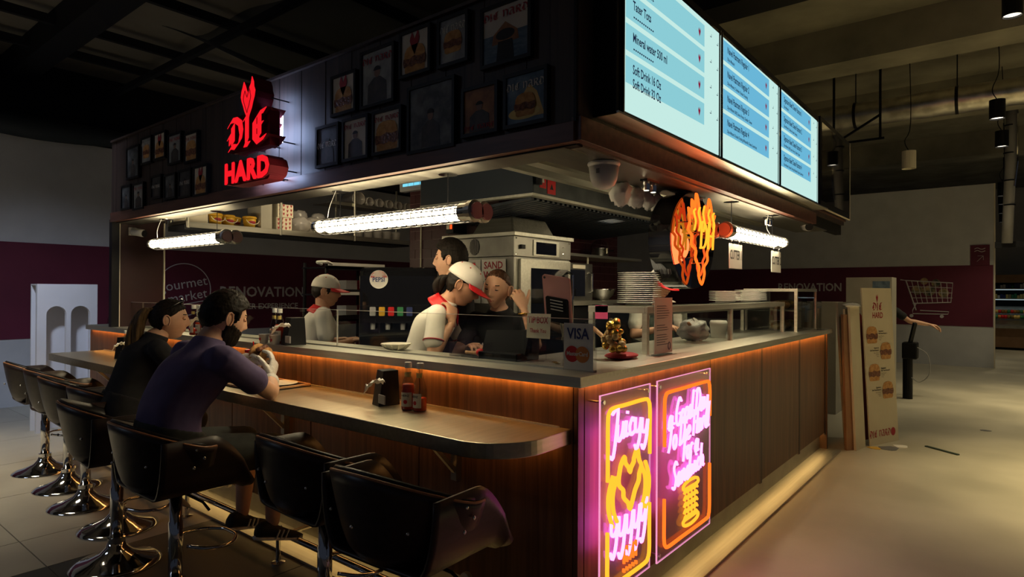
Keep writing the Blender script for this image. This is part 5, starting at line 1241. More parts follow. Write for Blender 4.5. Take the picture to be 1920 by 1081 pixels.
# ---------------------------------------------------------------- food on the ledge
LZ = .909
tr = thing('serving_tray', 'dark serving tray with a wooden rim on the ledge', 'tray', (1.86, 3.22, LZ))
build('tray_base', B(1.72, 2.03, 3.08, 3.48, LZ, LZ + .006), 'black_matte', tr)
for a in ((1.72, 2.03, 3.08, 3.095), (1.72, 2.03, 3.465, 3.48), (1.72, 1.735, 3.095, 3.465), (2.015, 2.03, 3.095, 3.465)): build('tray_rim', B(*a, LZ, LZ + .016), 'light_wood', tr, bevel=.003)
tag(build('side_plate', MB().lathe([(0, .004), (.06, .004), (.065, 0), (.085, .010), (.105, .016), (.102, .018), (.06, .008), (0, .007)], (1.90, 3.20, LZ + .006), 28), 'cream', smooth=True), 'cream side plate on the tray under the sandwich', 'plate')
fk = thing('plastic_fork', 'white plastic fork lying at the tray edge', 'fork', (1.76, 3.09, LZ))
build('fork_handle', MB().bar((1.74, 3.13, LZ + .02), (1.76, 3.22, LZ + .02), .012, .003), 'white_plastic', fk)
for k in range(4): build('tine', MB().bar((1.733 + .006 * k, 3.125, LZ + .02), (1.728 + .006 * k, 3.085, LZ + .017), .003), 'white_plastic', fk)
cp = thing('drink_tumbler', 'plastic tumbler of iced cola with a red lid and straw', 'cup', (1.90, 3.43, LZ))
cpx, cpy = 1.86, 3.39
build('tumbler_wall', MB().lathe([(.030, 0), (.036, .06), (.046, .165), (.046, .17)], (cpx, cpy, LZ + .016), 24), 'film', cp, smooth=True)
build('cola', MB().lathe([(0, .012), (.030, .012), (.043, .155), (0, .155)], (cpx, cpy, LZ + .016), 20), 'pr_amber', cp, smooth=True)
build('lid', MB().lathe([(0, .186), (.045, .186), (.050, .180), (.050, .168), (.0, .168)], (cpx, cpy, LZ + .016), 24), 'red_gloss', cp, smooth=True)
build('straw', MB().tube([(cpx, cpy, LZ + .19), (cpx - .006, cpy, LZ + .245)], .0035, 8), 'red_gloss', cp)
cf = thing('snack_tub', 'clear plastic tub of fried onion pieces beside the tumbler', 'tub', (1.78, 3.31, LZ))
build('tub_wall', MB().lathe([(.036, 0), (.045, .075), (.047, .076)], (1.80, 3.30, LZ + .006), 20), 'film', cf, smooth=True)
rg = random.Random(11)
for k in range(16):
    a = rg.uniform(0, 6.28); r_ = rg.uniform(0, .03); z = LZ + .02 + rg.uniform(0, .065)
    o = build('fried_piece', MB().ball((1.80 + r_ * math.cos(a), 3.30 + r_ * math.sin(a), z), rg.uniform(.009, .015), 8, 6, (1.4, .8, .6), Matrix.Rotation(a, 3, 'Z')), 'onion', smooth=True)
    tag(o, 'fried onion piece heaped in the clear tub on the ledge', 'snack', 'fried pieces in the tub')
# ================================================================ kitchen behind
struct('kitchen_floor_mat', B(2.5, 6.2, 2.0, 6.0, 0.0, 0.002), 'beam_dark')
co = struct('wall_tiled_core', B(3.62, 6.2, 3.46, 4.03, 0, 2.70), 'tile_grout')
zz = 1.02; row = 0
while zz < 2.62:
    y = 3.46 - (.10 if row % 2 else 0)
    while y < 4.03:
        a, b = max(y, 3.465), min(y + .20, 4.028)
        if b - a > .02: build('wall_tile', B(3.613, 3.622, a + .002, b - .002, zz + .002, zz + .076), 'tile_maroon', co)
        y += .20
    x = 3.62 - (.10 if row % 2 else 0)
    while x < 6.2 and zz > 1.1 and zz < 2.2:
        a, b = max(x, 3.622), min(x + .20, 6.198)
        if b - a > .02 and a > 4.0: build('wall_tile', B(a + .002, b - .002, 3.452, 3.462, zz + .002, zz + .076), 'tile_maroon', co)
        x += .20
    zz += .078; row += 1
cd = thing('cable_conduit', 'pale cable conduit bent along the maroon tiles', 'conduit', (3.605, 3.9, 1.5))
build('conduit_tube', MB().tube([(3.606, 3.80, 1.45), (3.606, 3.88, 1.45), (3.606, 3.88, 2.30), (3.606, 3.78, 2.30)], .006, 6), 'cream', cd)
uz_ = thing('insect_trap', 'wall insect trap with a glowing blue louvre', 'insect trap', (3.58, 3.91, 2.33))
build('trap_body', B(3.55, 3.612, 3.745, 4.09, 2.295, 2.44), 'grey_plastic', uz_, bevel=.006)
for i in range(3):
    for j in range(4): build('light_slot', B(3.545, 3.552, 3.775 + .07 * j, 3.835 + .07 * j, 2.335 + .032 * i, 2.358 + .032 * i), 'uv_blue', uz_)
ov = thing('combi_oven', 'stainless steel oven with a glass door in the middle of the kitchen', 'oven', (3.80, 3.09, 0))
OX0, OX1, OY0, OY1 = 3.44, 4.16, 2.74, 3.445
build('oven_body', B(OX0 + .01, OX1, OY0 + .01, OY1, 0.78, 1.70), 'steel_dull', ov, bevel=.004)
build('oven_head', B(OX0, OX1 + .005, OY0, OY1, 1.70, 1.845), 'steel_dull', ov, bevel=.004)
build('oven_top', B(OX0 - .02, OX1 + .02, OY0 - .02, OY1, 1.845, 1.875), 'steel', ov, bevel=.003)
build('oven_stand', MB().box(OX0 + .03, OX0 + .07, OY0 + .03, OY0 + .07, 0, .78).box(OX1 - .07, OX1 - .03, OY0 + .03, OY0 + .07, 0, .78).box(OX0 + .03, OX0 + .07, OY1 - .07, OY1 - .03, 0, .78).box(OX1 - .07, OX1 - .03, OY1 - .07, OY1 - .03, 0, .78).box(OX0, OX1, OY0, OY1, .40, .42), 'steel_dull', ov)
gm = MB().prism(ell(.052, .062, 24), (OX0 - .002, 3.118, 1.778), NY, UZ, .004); build('vent_disc', gm, 'ink', ov)
for k in range(7):
    y = 3.118 - .042 + .014 * k; h = .058 * math.sqrt(max(0, 1 - ((y - 3.118) / .052) ** 2)); build('vent_slat', B(OX0 - .006, OX0 - .001, y - .002, y + .002, 1.778 - h, 1.778 + h), 'steel_dull', ov)
build('door_frame', MB().box(3.50, OX1 - .02, OY0 - .015, OY0 + .01, .84, 1.685), 'steel', ov, bevel=.003)
build('door_glass', B(3.62, OX1 - .06, OY0 - .018, OY0 - .014, .95, 1.62), 'black_gloss', ov)
hd = build('door_handle', MB().tube([(4.10, OY0 - .02, 1.60), (4.10, OY0 - .06, 1.58), (4.10, OY0 - .06, 1.10), (4.10, OY0 - .02, 1.08)], .012, 8), 'chrome', ov)
build('control_panel', B(3.66, 3.99, OY0 - .008, OY0 + .002, 1.715, 1.83), 'steel', ov); build('control_display', B(3.69, 3.95, OY0 - .010, OY0 - .006, 1.725, 1.815), 'black_gloss', ov)
build('latch', B(3.50, 3.545, OY0 - .02, OY0, 1.755, 1.785), 'black_metal', ov)
for x, z in ((4.05, 1.79), (4.05, 1.745), (3.46, 1.83), (3.46, 1.715), (4.14, 1.83)): build('rivet', MB().ball((x, OY0 - .002, z), .006, 8, 5), 'chrome', ov)
for (ya, yb, lb, words_) in ((2.815, 3.045, 'paper poster with large red lettering on the oven side', 'SAND'), (3.055, 3.19, 'narrow paper poster with a small red heart on the oven side', '')):
    t = thing('paper_poster', lb, 'poster', (OX0 - .004, (ya + yb) / 2, 1.52)); build('sheet', B(OX0 - .004, OX0 - .001, ya, yb, 1.36, 1.682), 'paper', t)
    mb = MB()
    if words_: text(mb, words_, (OX0 - .006, (ya + yb) / 2, 1.615), NY, UZ, .072, 'c', bold=True, sx=.95); text(mb, 'WICH', (OX0 - .006, (ya + yb) / 2, 1.545), NY, UZ, .072, 'c', bold=True, sx=.95)
    else:
        mb.prism([(a * .05, b * .05) for a, b in HEART], (OX0 - .006, 3.12, 1.645), NY, UZ); mb.prism([(-.03, 0), (.03, 0), (.03, .005), (-.03, .005)], (OX0 - .006, 3.12, 1.60), NY, UZ)
    build('poster_lettering', mb, 'red_print', t)
for x0, x1, y0, y1, z0, h, lb, sl in ((3.50, 4.02, 2.80, 3.20, 1.875, .125, 'large upturned steel pan on top of the oven', .05), (4.02, 4.16, 3.18, 3.42, 1.875, .10, 'small upright steel pan at the back of the oven top', .01)):
    t = thing('steel_pan', lb, 'pan', ((x0 + x1) / 2, (y0 + y1) / 2, z0))
    def pr(k, s): return [Vector((x0 + s * (1 if px else 0) + (0 if px else 0), 0, 0)) for px in (0,)]
    mb = MB(); xa, xb, ya, yb = x0 + sl, x1 - sl, y0 + sl, y1 - sl
    mb.add([(x0, y0, z0 + .008), (x1, y0, z0 + .008), (x1, y1, z0 + .008), (x0, y1, z0 + .008), (xa, ya, z0 + h), (xb, ya, z0 + h), (xb, yb, z0 + h), (xa, yb, z0 + h)], [(0, 1, 5, 4), (1, 2, 6, 5), (2, 3, 7, 6), (3, 0, 4, 7), (4, 5, 6, 7)])
    build('pan_body', mb, 'steel', t, bevel=.012); build('pan_rim', MB().box(x0 - .012, x1 + .012, y0 - .012, y1 + .012, z0, z0 + .008), 'steel', t)
lm = thing('wall_box', 'small dark unit with a red light above the oven', 'appliance', (3.52, 3.46, 2.0)); build('unit_body', B(3.46, 3.612, 3.36, 3.44, 1.90, 2.0), 'black_metal', lm); build('unit_lamp', B(3.455, 3.461, 3.375, 3.39, 1.93, 1.97), 'neon_red', lm); build('unit_switch', B(3.455, 3.461, 3.40, 3.43, 1.93, 1.97), 'cream', lm)
# exhaust hood
ho = thing('exhaust_hood', 'large dark steel exhaust hood with baffle filters over the oven', 'hood', (4.4, 2.9, 2.0))
HX0, HX1, HY0, HY1 = 3.20, 5.62, 2.40, 3.45
build('hood_side', MB().box(HX0, HX0 + .012, HY0, HY1, 2.08, 2.70), 'hood_dark', ho)
build('hood_shell', MB().box(HX0 + .012, HX1, HY0, HY0 + .012, 2.08, 2.70).box(HX1 - .012, HX1, HY0 + .012, HY1, 2.08, 2.70), 'hood_steel', ho)
build('hood_lip', MB().box(HX0 - .006, HX0 + .05, HY0 - .006, HY1, 2.068, 2.085).box(HX0 + .05, HX1, HY0 - .006, HY0 + .05, 2.068, 2.085), 'steel_x', ho)
build('filter_plate', MB().add([(HX0 + .05, HY0 + .05, 2.075), (HX1, HY0 + .05, 2.075), (HX1, HY1, 2.0), (HX0 + .05, HY1, 2.0)], [(0, 3, 2, 1)]), 'black_metal', ho)
x = HX0 + .08
while x < HX1 - .03:
    build('baffle', MB().bar((x, HY0 + .06, 2.065), (x, HY1 - .02, 1.995), .028, .02), 'hood_dark', ho); x += .06
for xa, xb, za, zb, lb in ((3.275, 3.345, 2.13, 2.32, 'tall red fire notice'), (3.36, 3.455, 2.10, 2.20, 'square red fire notice')):
    t = tag(build('fire_notice', B(xa, xb, HY0 - .003, HY0, za, zb), 'red'), lb + ' stuck on the exhaust hood', 'sign')
    build('notice_print', MB().prism([(-.02, -.02), (.02, -.02), (0, .02)] if xb > 3.4 else [(-.012, -.06), (.012, -.06), (.006, .0), (.022, .05), (-.022, .05), (-.006, 0)], ((xa + xb) / 2, HY0 - .0045, (za + zb) / 2), UX, UZ), 'paper' if xb < 3.4 else 'ink', t)
fe = thing('spray_extinguisher', 'slim dark extinguisher clipped beside the red fire notice', 'extinguisher', (3.235, 2.38, 2.12)); build('cylinder_body', MB().lathe([(.022, 0), (.022, .14), (.01, .16)], (3.235, 2.375, 2.14), 14), 'black_metal', fe, smooth=True); build('nozzle', MB().tube([(3.235, 2.375, 2.30), (3.26, 2.36, 2.28)], .008, 6), 'yellow', fe)
# microwave, wall shelf, pot, bowl
mw = thing('microwave', 'steel microwave oven on the work table beside the big oven', 'microwave', (4.64, 3.12, 1.36))
build('case', B(4.42, 4.86, 2.96, 3.34, 1.37, 1.70), 'steel_dull', mw, bevel=.006); build('door_window', B(4.45, 4.72, 2.952, 2.962, 1.41, 1.64), 'black_gloss', mw); build('handle', MB().tube([(4.80, 2.96, 1.62), (4.80, 2.925, 1.61), (4.80, 2.925, 1.45), (4.80, 2.96, 1.44)], .008, 8), 'chrome', mw); build('display', B(4.52, 4.72, 2.950, 2.960, 1.652, 1.685), 'cream', mw)
wt = thing('work_table', 'steel work table under the hood carrying the microwave', 'table', (4.9, 3.1, 0)); build('table_top', B(4.25, 5.6, 2.80, 3.44, 1.335, 1.37), 'steel_x', wt); build('table_body', B(4.27, 5.58, 2.84, 3.42, 0.1, 1.335), 'black_matte', wt)
for x in (4.32, 5.53): build('leg', B(x - .02, x + .02, 2.86, 2.90, 0, .1), 'steel', wt)
ws = thing('wall_shelf', 'steel wall shelf on the tiles below the hood', 'shelf', (5.2, 3.3, 1.74)); build('shelf_board', B(4.45, 6.0, 3.05, 3.452, 1.77, 1.795), 'steel_x', ws); build('shelf_post', MB().cyl((5.0, 3.10, 1.37), (5.0, 3.10, 1.77), .010, n=8), 'cream', ws)
pt = thing('saucepan', 'shiny saucepan with a domed lid on the wall shelf', 'pan', (5.42, 3.22, 1.795)); build('pan_body', MB().lathe([(.0, 0), (.085, 0), (.09, .01), (.09, .085), (.095, .09)], (5.42, 3.22, 1.795), 24), 'chrome', pt, smooth=True); build('pan_lid', MB().lathe([(.095, .09), (.08, .14), (.04, .17), (0, .178)], (5.42, 3.22, 1.795), 24), 'glass_dark', pt, smooth=True); build('handle', MB().tube([(5.51, 3.22, 1.86), (5.66, 3.20, 1.875)], .010, 8), 'black_metal', pt)
tag(build('mixing_bowl', MB().lathe([(.0, 0), (.06, 0), (.11, .05), (.13, .10), (.135, .105), (.125, .10), (.10, .05), (.05, .012), (0, .01)], (5.05, 2.98, 1.37), 26), 'chrome', smooth=True), 'steel mixing bowl on the work table beside the microwave', 'bowl')
# soda machine
sd = thing('soda_dispenser', 'black soda dispenser with a round logo and coloured flavour buttons', 'dispenser', (2.95, 3.45, 0.95))
SDM = Matrix.Translation((3.02, 3.40, 0.95)) @ Matrix.Rotation(math.radians(38), 4, 'Z')
build('cabinet', MB().prism([(-.30, 0), (.30, 0), (.30, .66), (-.27, .66), (-.30, .60)], (0, -.27, 0), UX, UZ, .54).xf(SDM), 'black_gloss', sd, fix=True, bevel=.03)
def sdm(poly, y, z, m, nm): build(nm, MB().prism(poly, (-.308, y, z), NY, UZ, .004).xf(SDM), m, sd)
sdm(ell(.062, .062, 24), .13, .575, 'paper', 'logo_disc'); sdm([(.056 * math.cos(a), .012 + .046 * math.sin(a)) for a in [PI * i / 12 for i in range(13)]], .13, .575, 'red', 'logo_red')
mb = MB(); text(mb, 'PEPSI', (-.3125, .13, .560), NY, UZ, .042, 'c', bold=True, sx=.9); build('logo_lettering', mb.xf(SDM), 'navy', sd)
for k, m in enumerate(('grey_plastic', 'yellow', 'red', 'green', 'navy')): sdm(rrect(.04, .06, .006), .17 - .062 * k, .36, m, 'flavour_button')
build('drip_tray', B(-.42, -.29, -.22, .22, .02, .05).xf(SDM), 'steel_dull', sd)
for k in range(4): build('nozzle', MB().lathe([(.015, 0), (.018, .05)], (-.34, .16 - .1 * k, .24), 10).xf(SDM), 'grey_plastic', sd)
build('nozzle_bar', B(-.37, -.30, -.22, .22, .285, .31).xf(SDM), 'black_gloss', sd)
so = thing('drinks_counter', 'dark counter along the kitchen end carrying the soda dispenser', 'counter', (3.0, 3.6, 0)); build('counter_body', B(2.66, 3.40, 3.12, 3.90, 0, .93), 'black_matte', so); build('counter_slab', B(2.64, 3.42, 3.11, 3.92, .93, .95), 'steel_dull', so)
# trolley with white handles
tl = thing('tray_trolley', 'black tray trolley with white handles behind the counter', 'trolley', (3.8, 5.3, 0))
for z in (.3, 1.15, 1.40, 1.66): build('trolley_tray', MB().box(3.48, 4.16, 5.05, 5.45, z, z + .015).box(3.48, 4.16, 5.05, 5.06, z, z + .06), 'black_metal', tl)
for x in (3.50, 4.14):
    for y in (5.07, 5.43): build('trolley_post', MB().cyl((x, y, .08), (x, y, 1.72), .016, n=8), 'black_metal', tl)
for z in (1.70, 1.42): build('trolley_handle', MB().tube(smoothline([(3.52, 5.02, z), (3.44, 4.98, z + .015), (3.42, 5.10, z + .015), (3.50, 5.15, z)], 3), .014, 8).bar((3.5, 5.03, z), (4.16, 5.03, z), .03), 'white_plastic', tl)
for x, z, m in ((3.75, 1.42, 'grey_plastic'), (3.92, 1.42, 'red_print'), (3.75, 1.17, 'grey_plastic'), (3.92, 1.17, 'red_print')):
    tag(build('carton', B(x, x + .13, 5.10, 5.25, z, z + .13), m), '%s carton on the %s tray of the trolley' % ('grey' if m[0] == 'g' else 'dark red', 'upper' if z > 1.3 else 'lower'), 'carton')
for x in (3.50, 4.14):
    for y in (5.07, 5.43): build('castor', MB().ball((x, y, .04), .04, 10, 8, (1, .5, 1)), 'black_matte', tl)
# high storage shelves
hsf = thing('storage_shelf', 'long steel storage shelf hung high across the kitchen end', 'shelf', (3.8, 5.9, 2.0))
build('shelf_board', B(2.48, 5.12, 5.70, 6.06, 2.035, 2.055), 'steel_dull', hsf); build('shelf_lip', B(2.48, 5.12, 5.69, 5.70, 2.005, 2.055), 'steel_x', hsf)
build('upper_board', B(4.0, 5.3, 5.72, 6.06, 2.40, 2.418), 'steel_dull', hsf); build('upper_lip', B(4.0, 5.3, 5.71, 5.72, 2.385, 2.42), 'steel_x', hsf)
for x in (2.5, 3.40, 4.30, 5.2):
    for y in (5.70, 6.05): build('hanging_post', MB().cyl((x, y, 2.0), (x, y, 2.70), .014, n=10), 'steel', hsf)
build('shelf_underside', B(2.48, 5.12, 5.72, 6.06, 1.985, 2.03), 'beam_dark', hsf)
def bucket(x, y, z, label):
    t = thing('yellow_bucket', label, 'bucket', (x, y, z), group='yellow buckets on the storage shelf')
    build('pail', MB().lathe([(.0, 0), (.05, 0), (.062, .09)], (x, y, z), 20), 'yellow', t, smooth=True); build('lid', MB().lathe([(.066, .088), (.067, .10), (.06, .108), (0, .108)], (x, y, z), 20), 'yellow', t)
    build('bail_handle', MB().tube([(x + .065 * math.sin(a), y - .066 * math.cos(a) * .3 - .06, z + .075 - .045 * math.cos(a)) for a in [-1.5 + .3 * i for i in range(11)]], .003, 5), 'cream', t); build('bucket_label', MB().ball((x, y - .052, z + .05), .03, 10, 6, (1.2, .35, .6)), 'red_print', t)
for x, y, z, lb in ((2.79, 5.80, 2.055, 'leftmost yellow bucket beside the white carton on the shelf'), (2.93, 5.84, 2.055, 'second yellow bucket on the shelf'), (3.06, 5.97, 2.055, 'yellow bucket set back behind the others on the shelf'), (3.12, 5.79, 2.055, 'nearest yellow bucket with a red label on the shelf')): bucket(x, y, z, lb)
tag(build('white_carton', B(2.50, 2.70, 5.75, 6.0, 2.055, 2.20), 'cream', bevel=.004), 'cream carton at the end of the storage shelf', 'carton')
tag(build('plain_carton', B(3.21, 3.33, 5.74, 6.0, 2.055, 2.33), 'board_grey', bevel=.004), 'plain tall carton between buckets and heart cartons', 'carton')
for z, dx, lb in ((2.055, 0, 'lower heart printed carton on the storage shelf'), (2.19, .015, 'upper heart printed carton stacked on the other')):
    t = thing('heart_carton', lb, 'carton', (3.47, 5.85, z)); build('carton_box', B(3.385 + dx, 3.56 + dx, 5.76, 5.95, z, z + .132), 'cream', t, bevel=.003)
    mb = MB()
    for i in range(4):
        for j in range(3): mb.prism([(a * .035, b * .035) for a, b in HEART], (3.41 + dx + .042 * i, 5.7585, z + .025 + .042 * j + (.01 if i % 2 else 0)), UX, UZ)
    build('printed_hearts', mb, 'red_print', t)
rg = random.Random(21)
for i, (x, y, z, r_) in enumerate(((3.70, 5.82, 2.14, .10), (3.88, 5.86, 2.15, .105), (4.06, 5.82, 2.13, .09), (3.76, 5.94, 2.24, .085), (3.98, 5.92, 2.23, .08))):
    tag(build('wrapped_bundle', crumple((x, y, z - .005), r_, (1.1, .85, .8), 30 + i, 14, 10, .14), 'film', smooth=True), ('%s film wrapped bundle of lids on the storage shelf' % ('first', 'second', 'third', 'fourth, upper', 'fifth, upper')[i]), 'bundle')
for i in range(5):
    x = 4.42 + .14 * i
    tag(build('clear_tub', MB().lathe([(.045, 0), (.055, .08), (.058, .085), (.05, .10), (0, .10)], (x, 5.80, 2.055), 18), 'film', smooth=True), ORD[i] + ' clear plastic tub in the row on the lower storage shelf', 'tub', 'clear tubs on the lower shelf')
for i in range(6):
    x = 4.40 + .145 * i
    t = thing('cup_sleeve', ORD[i] + ' sleeve of stacked clear cups on the upper storage shelf', 'cups', (x, 5.9, 2.418), group='cup sleeves on the upper shelf')
    r_ = .07 if i == 0 else .05
    build('sleeve', MB().lathe([(r_ * .9, 0), (r_, .26), (r_ * 1.05, .265), (r_ * .85, .262), (r_ * .8, .2)], (x, 6.0, 2.418 + r_ * 1.05), 16, (0, -1, 0)), 'film', t, smooth=True)
    for k in range(3): build('cup_rim', MB().tube([(x + r_ * math.cos(a), 5.745 + .02 * k, 2.418 + r_ * 1.05 + r_ * math.sin(a)) for a in [PI * j / 8 for j in range(16)]], .003, 4, closed=True), 'white_plastic', t)
# hanging bags, cameras
for i, (x, s_) in enumerate(((2.95, 1.25), (3.11, 1.05), (3.25, 1.0), (3.37, 1.1))):
    t = thing('hanging_bag', '%s small white bag tied below the soffit rail' % ('first', 'second', 'third', 'fourth')[i], 'bag', (x, 1.62, 1.93), group='white bags below the soffit')
    build('bag_body', crumple((x, 1.62, 1.975), .05 * s_, (1.05, .8, 1.0), 50 + i, 14, 10, .30), 'tissue', t, smooth=True); build('tie_cord', MB().tube([(x, 1.62, 2.0), (x, 1.62, 2.10)], .004, 5), 'red_print' if i == 0 else 'tissue', t)
dm = thing('dome_camera', 'white dome security camera below the corner of the soffit', 'camera', (2.42, 1.42, 2.03))
build('mount_ring', MB().lathe([(.0, 2.030), (.072, 2.030), (.074, 2.022), (.068, 2.012)], (2.44, 1.43, 0), 26), 'white_plastic', dm); build('housing', MB().lathe([(.068, 2.012), (.060, 1.955), (.048, 1.928), (.022, 1.914), (0, 1.912)], (2.44, 1.43, 0), 26), 'white_plastic', dm, smooth=True); build('badge', B(2.374, 2.376, 1.415, 1.43, 1.975, 1.995), 'ink_grey', dm)
wc = thing('bullet_camera', 'white bullet security camera under the end of the soffit', 'camera', (5.78, 1.36, 2.03))
build('mount_plate', B(5.72, 5.86, 1.33, 1.43, 2.165, 2.172), 'white_plastic', wc); build('arm', MB().cyl((5.80, 1.38, 2.165), (5.80, 1.38, 2.06), .014, n=8), 'white_plastic', wc); build('camera_body', MB().lathe([(.036, 0), (.036, .10), (.030, .115)], (5.82, 1.40, 2.03), 16, (-.8, -.5, -.15)), 'white_plastic', wc, smooth=True); build('lens_face', MB().lathe([(0, 0), (.032, 0), (.032, .006)], (5.727, 1.342, 2.013), 16, (-.8, -.5, -.15)), 'ink', wc)
wc2 = thing('bullet_camera', 'white bullet security camera on the end partition of the bar', 'camera', (2.2, 6.05, 1.96))
build('mount_plate', B(2.17, 2.23, 6.10, 6.12, 1.93, 2.0), 'white_plastic', wc2); build('camera_body', MB().lathe([(.034, 0), (.034, .10), (.030, .115)], (2.2, 6.09, 1.965), 14, (.5, -1, -.2)), 'white_plastic', wc2, smooth=True); build('lens_face', MB().lathe([(0, 0), (.030, 0), (.030, .006)], (2.251, 5.988, 1.945), 14, (.5, -1, -.2)), 'ink', wc2)
for i, (p, lb) in enumerate((((3.62, 1.47, 2.02), 'small chrome spot on the soffit beside the heart rod'), ((5.02, 1.47, 2.02), 'small chrome spot on the soffit near the camera end'), ((2.98, 1.47, 2.02), 'small chrome spot added on the soffit to light the tall plate stack'))):  # the third spot is added to brighten the plates
    t = thing('soffit_spot', lb, 'spotlight', p); x, y, z = p; build('spot_plate', B(x - .07, x + .07, y - .02, y + .02, z + .002, z + .012), 'black_metal', t)
    for k in (-.04, .04): build('spot_can', MB().lathe([(.018, 0), (.018, -.045), (.014, -.045)], (x + k, y, z), 12), 'chrome', t); build('spot_lens', MB().lathe([(0, 0), (.013, 0), (.013, -.002), (0, -.002)], (x + k, y, z - .044), 12), 'bulb', t)
    l = bpy.data.lights.new('spot_beam', 'SPOT'); l.energy = 22; l.color = (1.0, .88, .62); l.spot_size = 1.5; l.spot_blend = .7; l.shadow_soft_size = .03
    o = bpy.data.objects.new('spot_beam', l); COL.objects.link(o); o.parent = t; o.location = (0, 0, -.06)
# ================================================================ things standing around
wp = thing('arch_panel', 'white display panel with two arched openings standing behind the stools', 'panel', (2.14, 7.6, 0))
mb = MB(); PX0, PX1 = 1.877, 2.404
def arch_poly(x0, x1, ztop, n=10):
    r_ = (x1 - x0) / 2; return [((x0 + x1) / 2 + r_ * math.cos(PI - PI * i / n), ztop - r_ + r_ * math.sin(PI - PI * i / n)) for i in range(n + 1)]
bm = bmesh.new()
xs_ = [(1.955, 2.125), (2.165, 2.335)]
def strip_face(pts): mb.prism(pts, (0, 7.60, 0), UX, UZ, .05)
strip_face([(PX0, 0), (1.955, 0), (1.955, 1.5), (PX0, 1.5)]); strip_face([(2.125, 0), (2.165, 0), (2.165, 1.5), (2.125, 1.5)]); strip_face([(2.335, 0), (PX1, 0), (PX1, 1.5), (2.335, 1.5)])
for x0, x1 in xs_:
    A = arch_poly(x0, x1, 1.275)
    for p, q_ in zip(A, A[1:]): strip_face([p, q_, (q_[0], 1.5), (p[0], 1.5)])
build('front_sheet', mb, 'white_panel', wp); build('back_sheet', B(PX0, PX1, 7.80, 7.82, 0, 1.5), 'white_panel', wp); build('side_sheet', B(PX1 - .012, PX1, 7.651, 7.80, 0, 1.5), 'white_panel', wp); build('top_sheet', B(PX0, PX1 - .012, 7.651, 7.80, 1.488, 1.5), 'white_panel', wp)
wp2 = thing('clear_arch_panel', 'smoky clear arch panel just past the white arched panel', 'panel', (2.62, 7.6, 0))
build('arch_sheet', MB().prism([(2.50, 0)] + arch_poly(2.50, 2.92, 1.28) + [(2.92, 0)], (0, 7.62, 0), UX, UZ, .01), 'glass_dark', wp2, fix=True); build('support_rod', MB().cyl((2.62, 7.66, 0), (2.62, 7.66, 1.5), .014, n=8), 'white_plastic', wp2)
# boards and standee by the end of the bar
def slab(nm, a, b, z0, z1, th, lean, mat, parent, dz=0.0):
    a = Vector((a[0], a[1], 0)); b = Vector((b[0], b[1], 0)); d_ = (b - a).normalized(); n_2 = Vector((-d_.y, d_.x, 0))
    lo = [a, b, b + n_2 * th, a + n_2 * th]; up = [p + n_2 * lean for p in lo]
    mb = MB().add([p + Vector((0, 0, z0)) for p in lo] + [p + Vector((0, 0, z1 + (dz if i in (1, 2) else 0))) for i, p in enumerate(up)], [(3, 2, 1, 0), (4, 5, 6, 7), (0, 1, 5, 4), (1, 2, 6, 5), (2, 3, 7, 6), (3, 0, 4, 7)])
    return build(nm, mb, mat, parent)
bd = thing('leaning_boards', 'bundle of cream boards with a brown edge leaning at the bar end', 'boards', (6.36, 1.1, 0))
slab('brown_board', (6.40, 1.17), (6.47, 1.115), 0, 1.25, .03, .05, 'cardboard', bd); slab('cream_board', (6.44, 1.10), (6.66, 1.06), 0, 1.32, .02, .06, 'board_cream', bd); slab('cream_board', (6.50, 1.15), (6.85, 1.10), 0.1, 1.30, .02, .06, 'board_cream', bd, .0); slab('grey_board', (6.58, 1.21), (7.05, 1.12), 0, 1.36, .02, .08, 'board_grey', bd)
build('white_wrap', crumple((6.62, 1.17, 1.335), .12, (1.9, .55, .16), 77, 20, 8, .2), 'tissue', bd, smooth=True)
sd2 = thing('menu_standee', 'tall cream menu board with four sandwich pictures standing on the floor', 'menu board', (6.95, .94, 0))
sa_, sb_ = Vector((6.726, 1.031, 0)), Vector((7.175, .855, 0)); sdv = (sb_ - sa_).normalized(); snv = Vector((sdv.y, -sdv.x, 0)); sup = (Vector((0, 0, 1)) - snv * .04).normalized()
L_ = (sb_ - sa_).length
build('board', MB().prism([(0, 0), (L_, 0), (L_ * .93, 1.5), (-.05, 1.5)], sa_, sdv, sup, .012, nrm=snv), 'board_cream', sd2, fix=True)
build('backing', MB().prism([(.03, .03), (L_ + .06, .02), (L_ + .03, .9), (.02, 1.3)], sa_ - snv * .10, sdv, sup, .006, nrm=snv), 'red_print', sd2, fix=True)
def sp(u, v, e=.001): return sa_ + sdv * u + sup * v + snv * e
build('printed_heart', MB().prism([(a * .06, b * .085) for a, b in HEART], sp(.20, 1.40), sdv, sup), 'red_print', sd2)
mb = MB(); blackletter(mb, 'DIE', sp(.20, 1.285), sdv, sup, .075); text(mb, 'HARD', sp(.20, 1.21), sdv, sup, .078, 'c', bold=True, sx=.85); blackletter(mb, 'DIE HARD', sp(.17, .07), sdv, sup, .07, sx=.8); mb.prism(ell(.04, .04, 18), sp(.39, .10), sdv, sup); build('printed_title', mb, 'red_print', sd2)
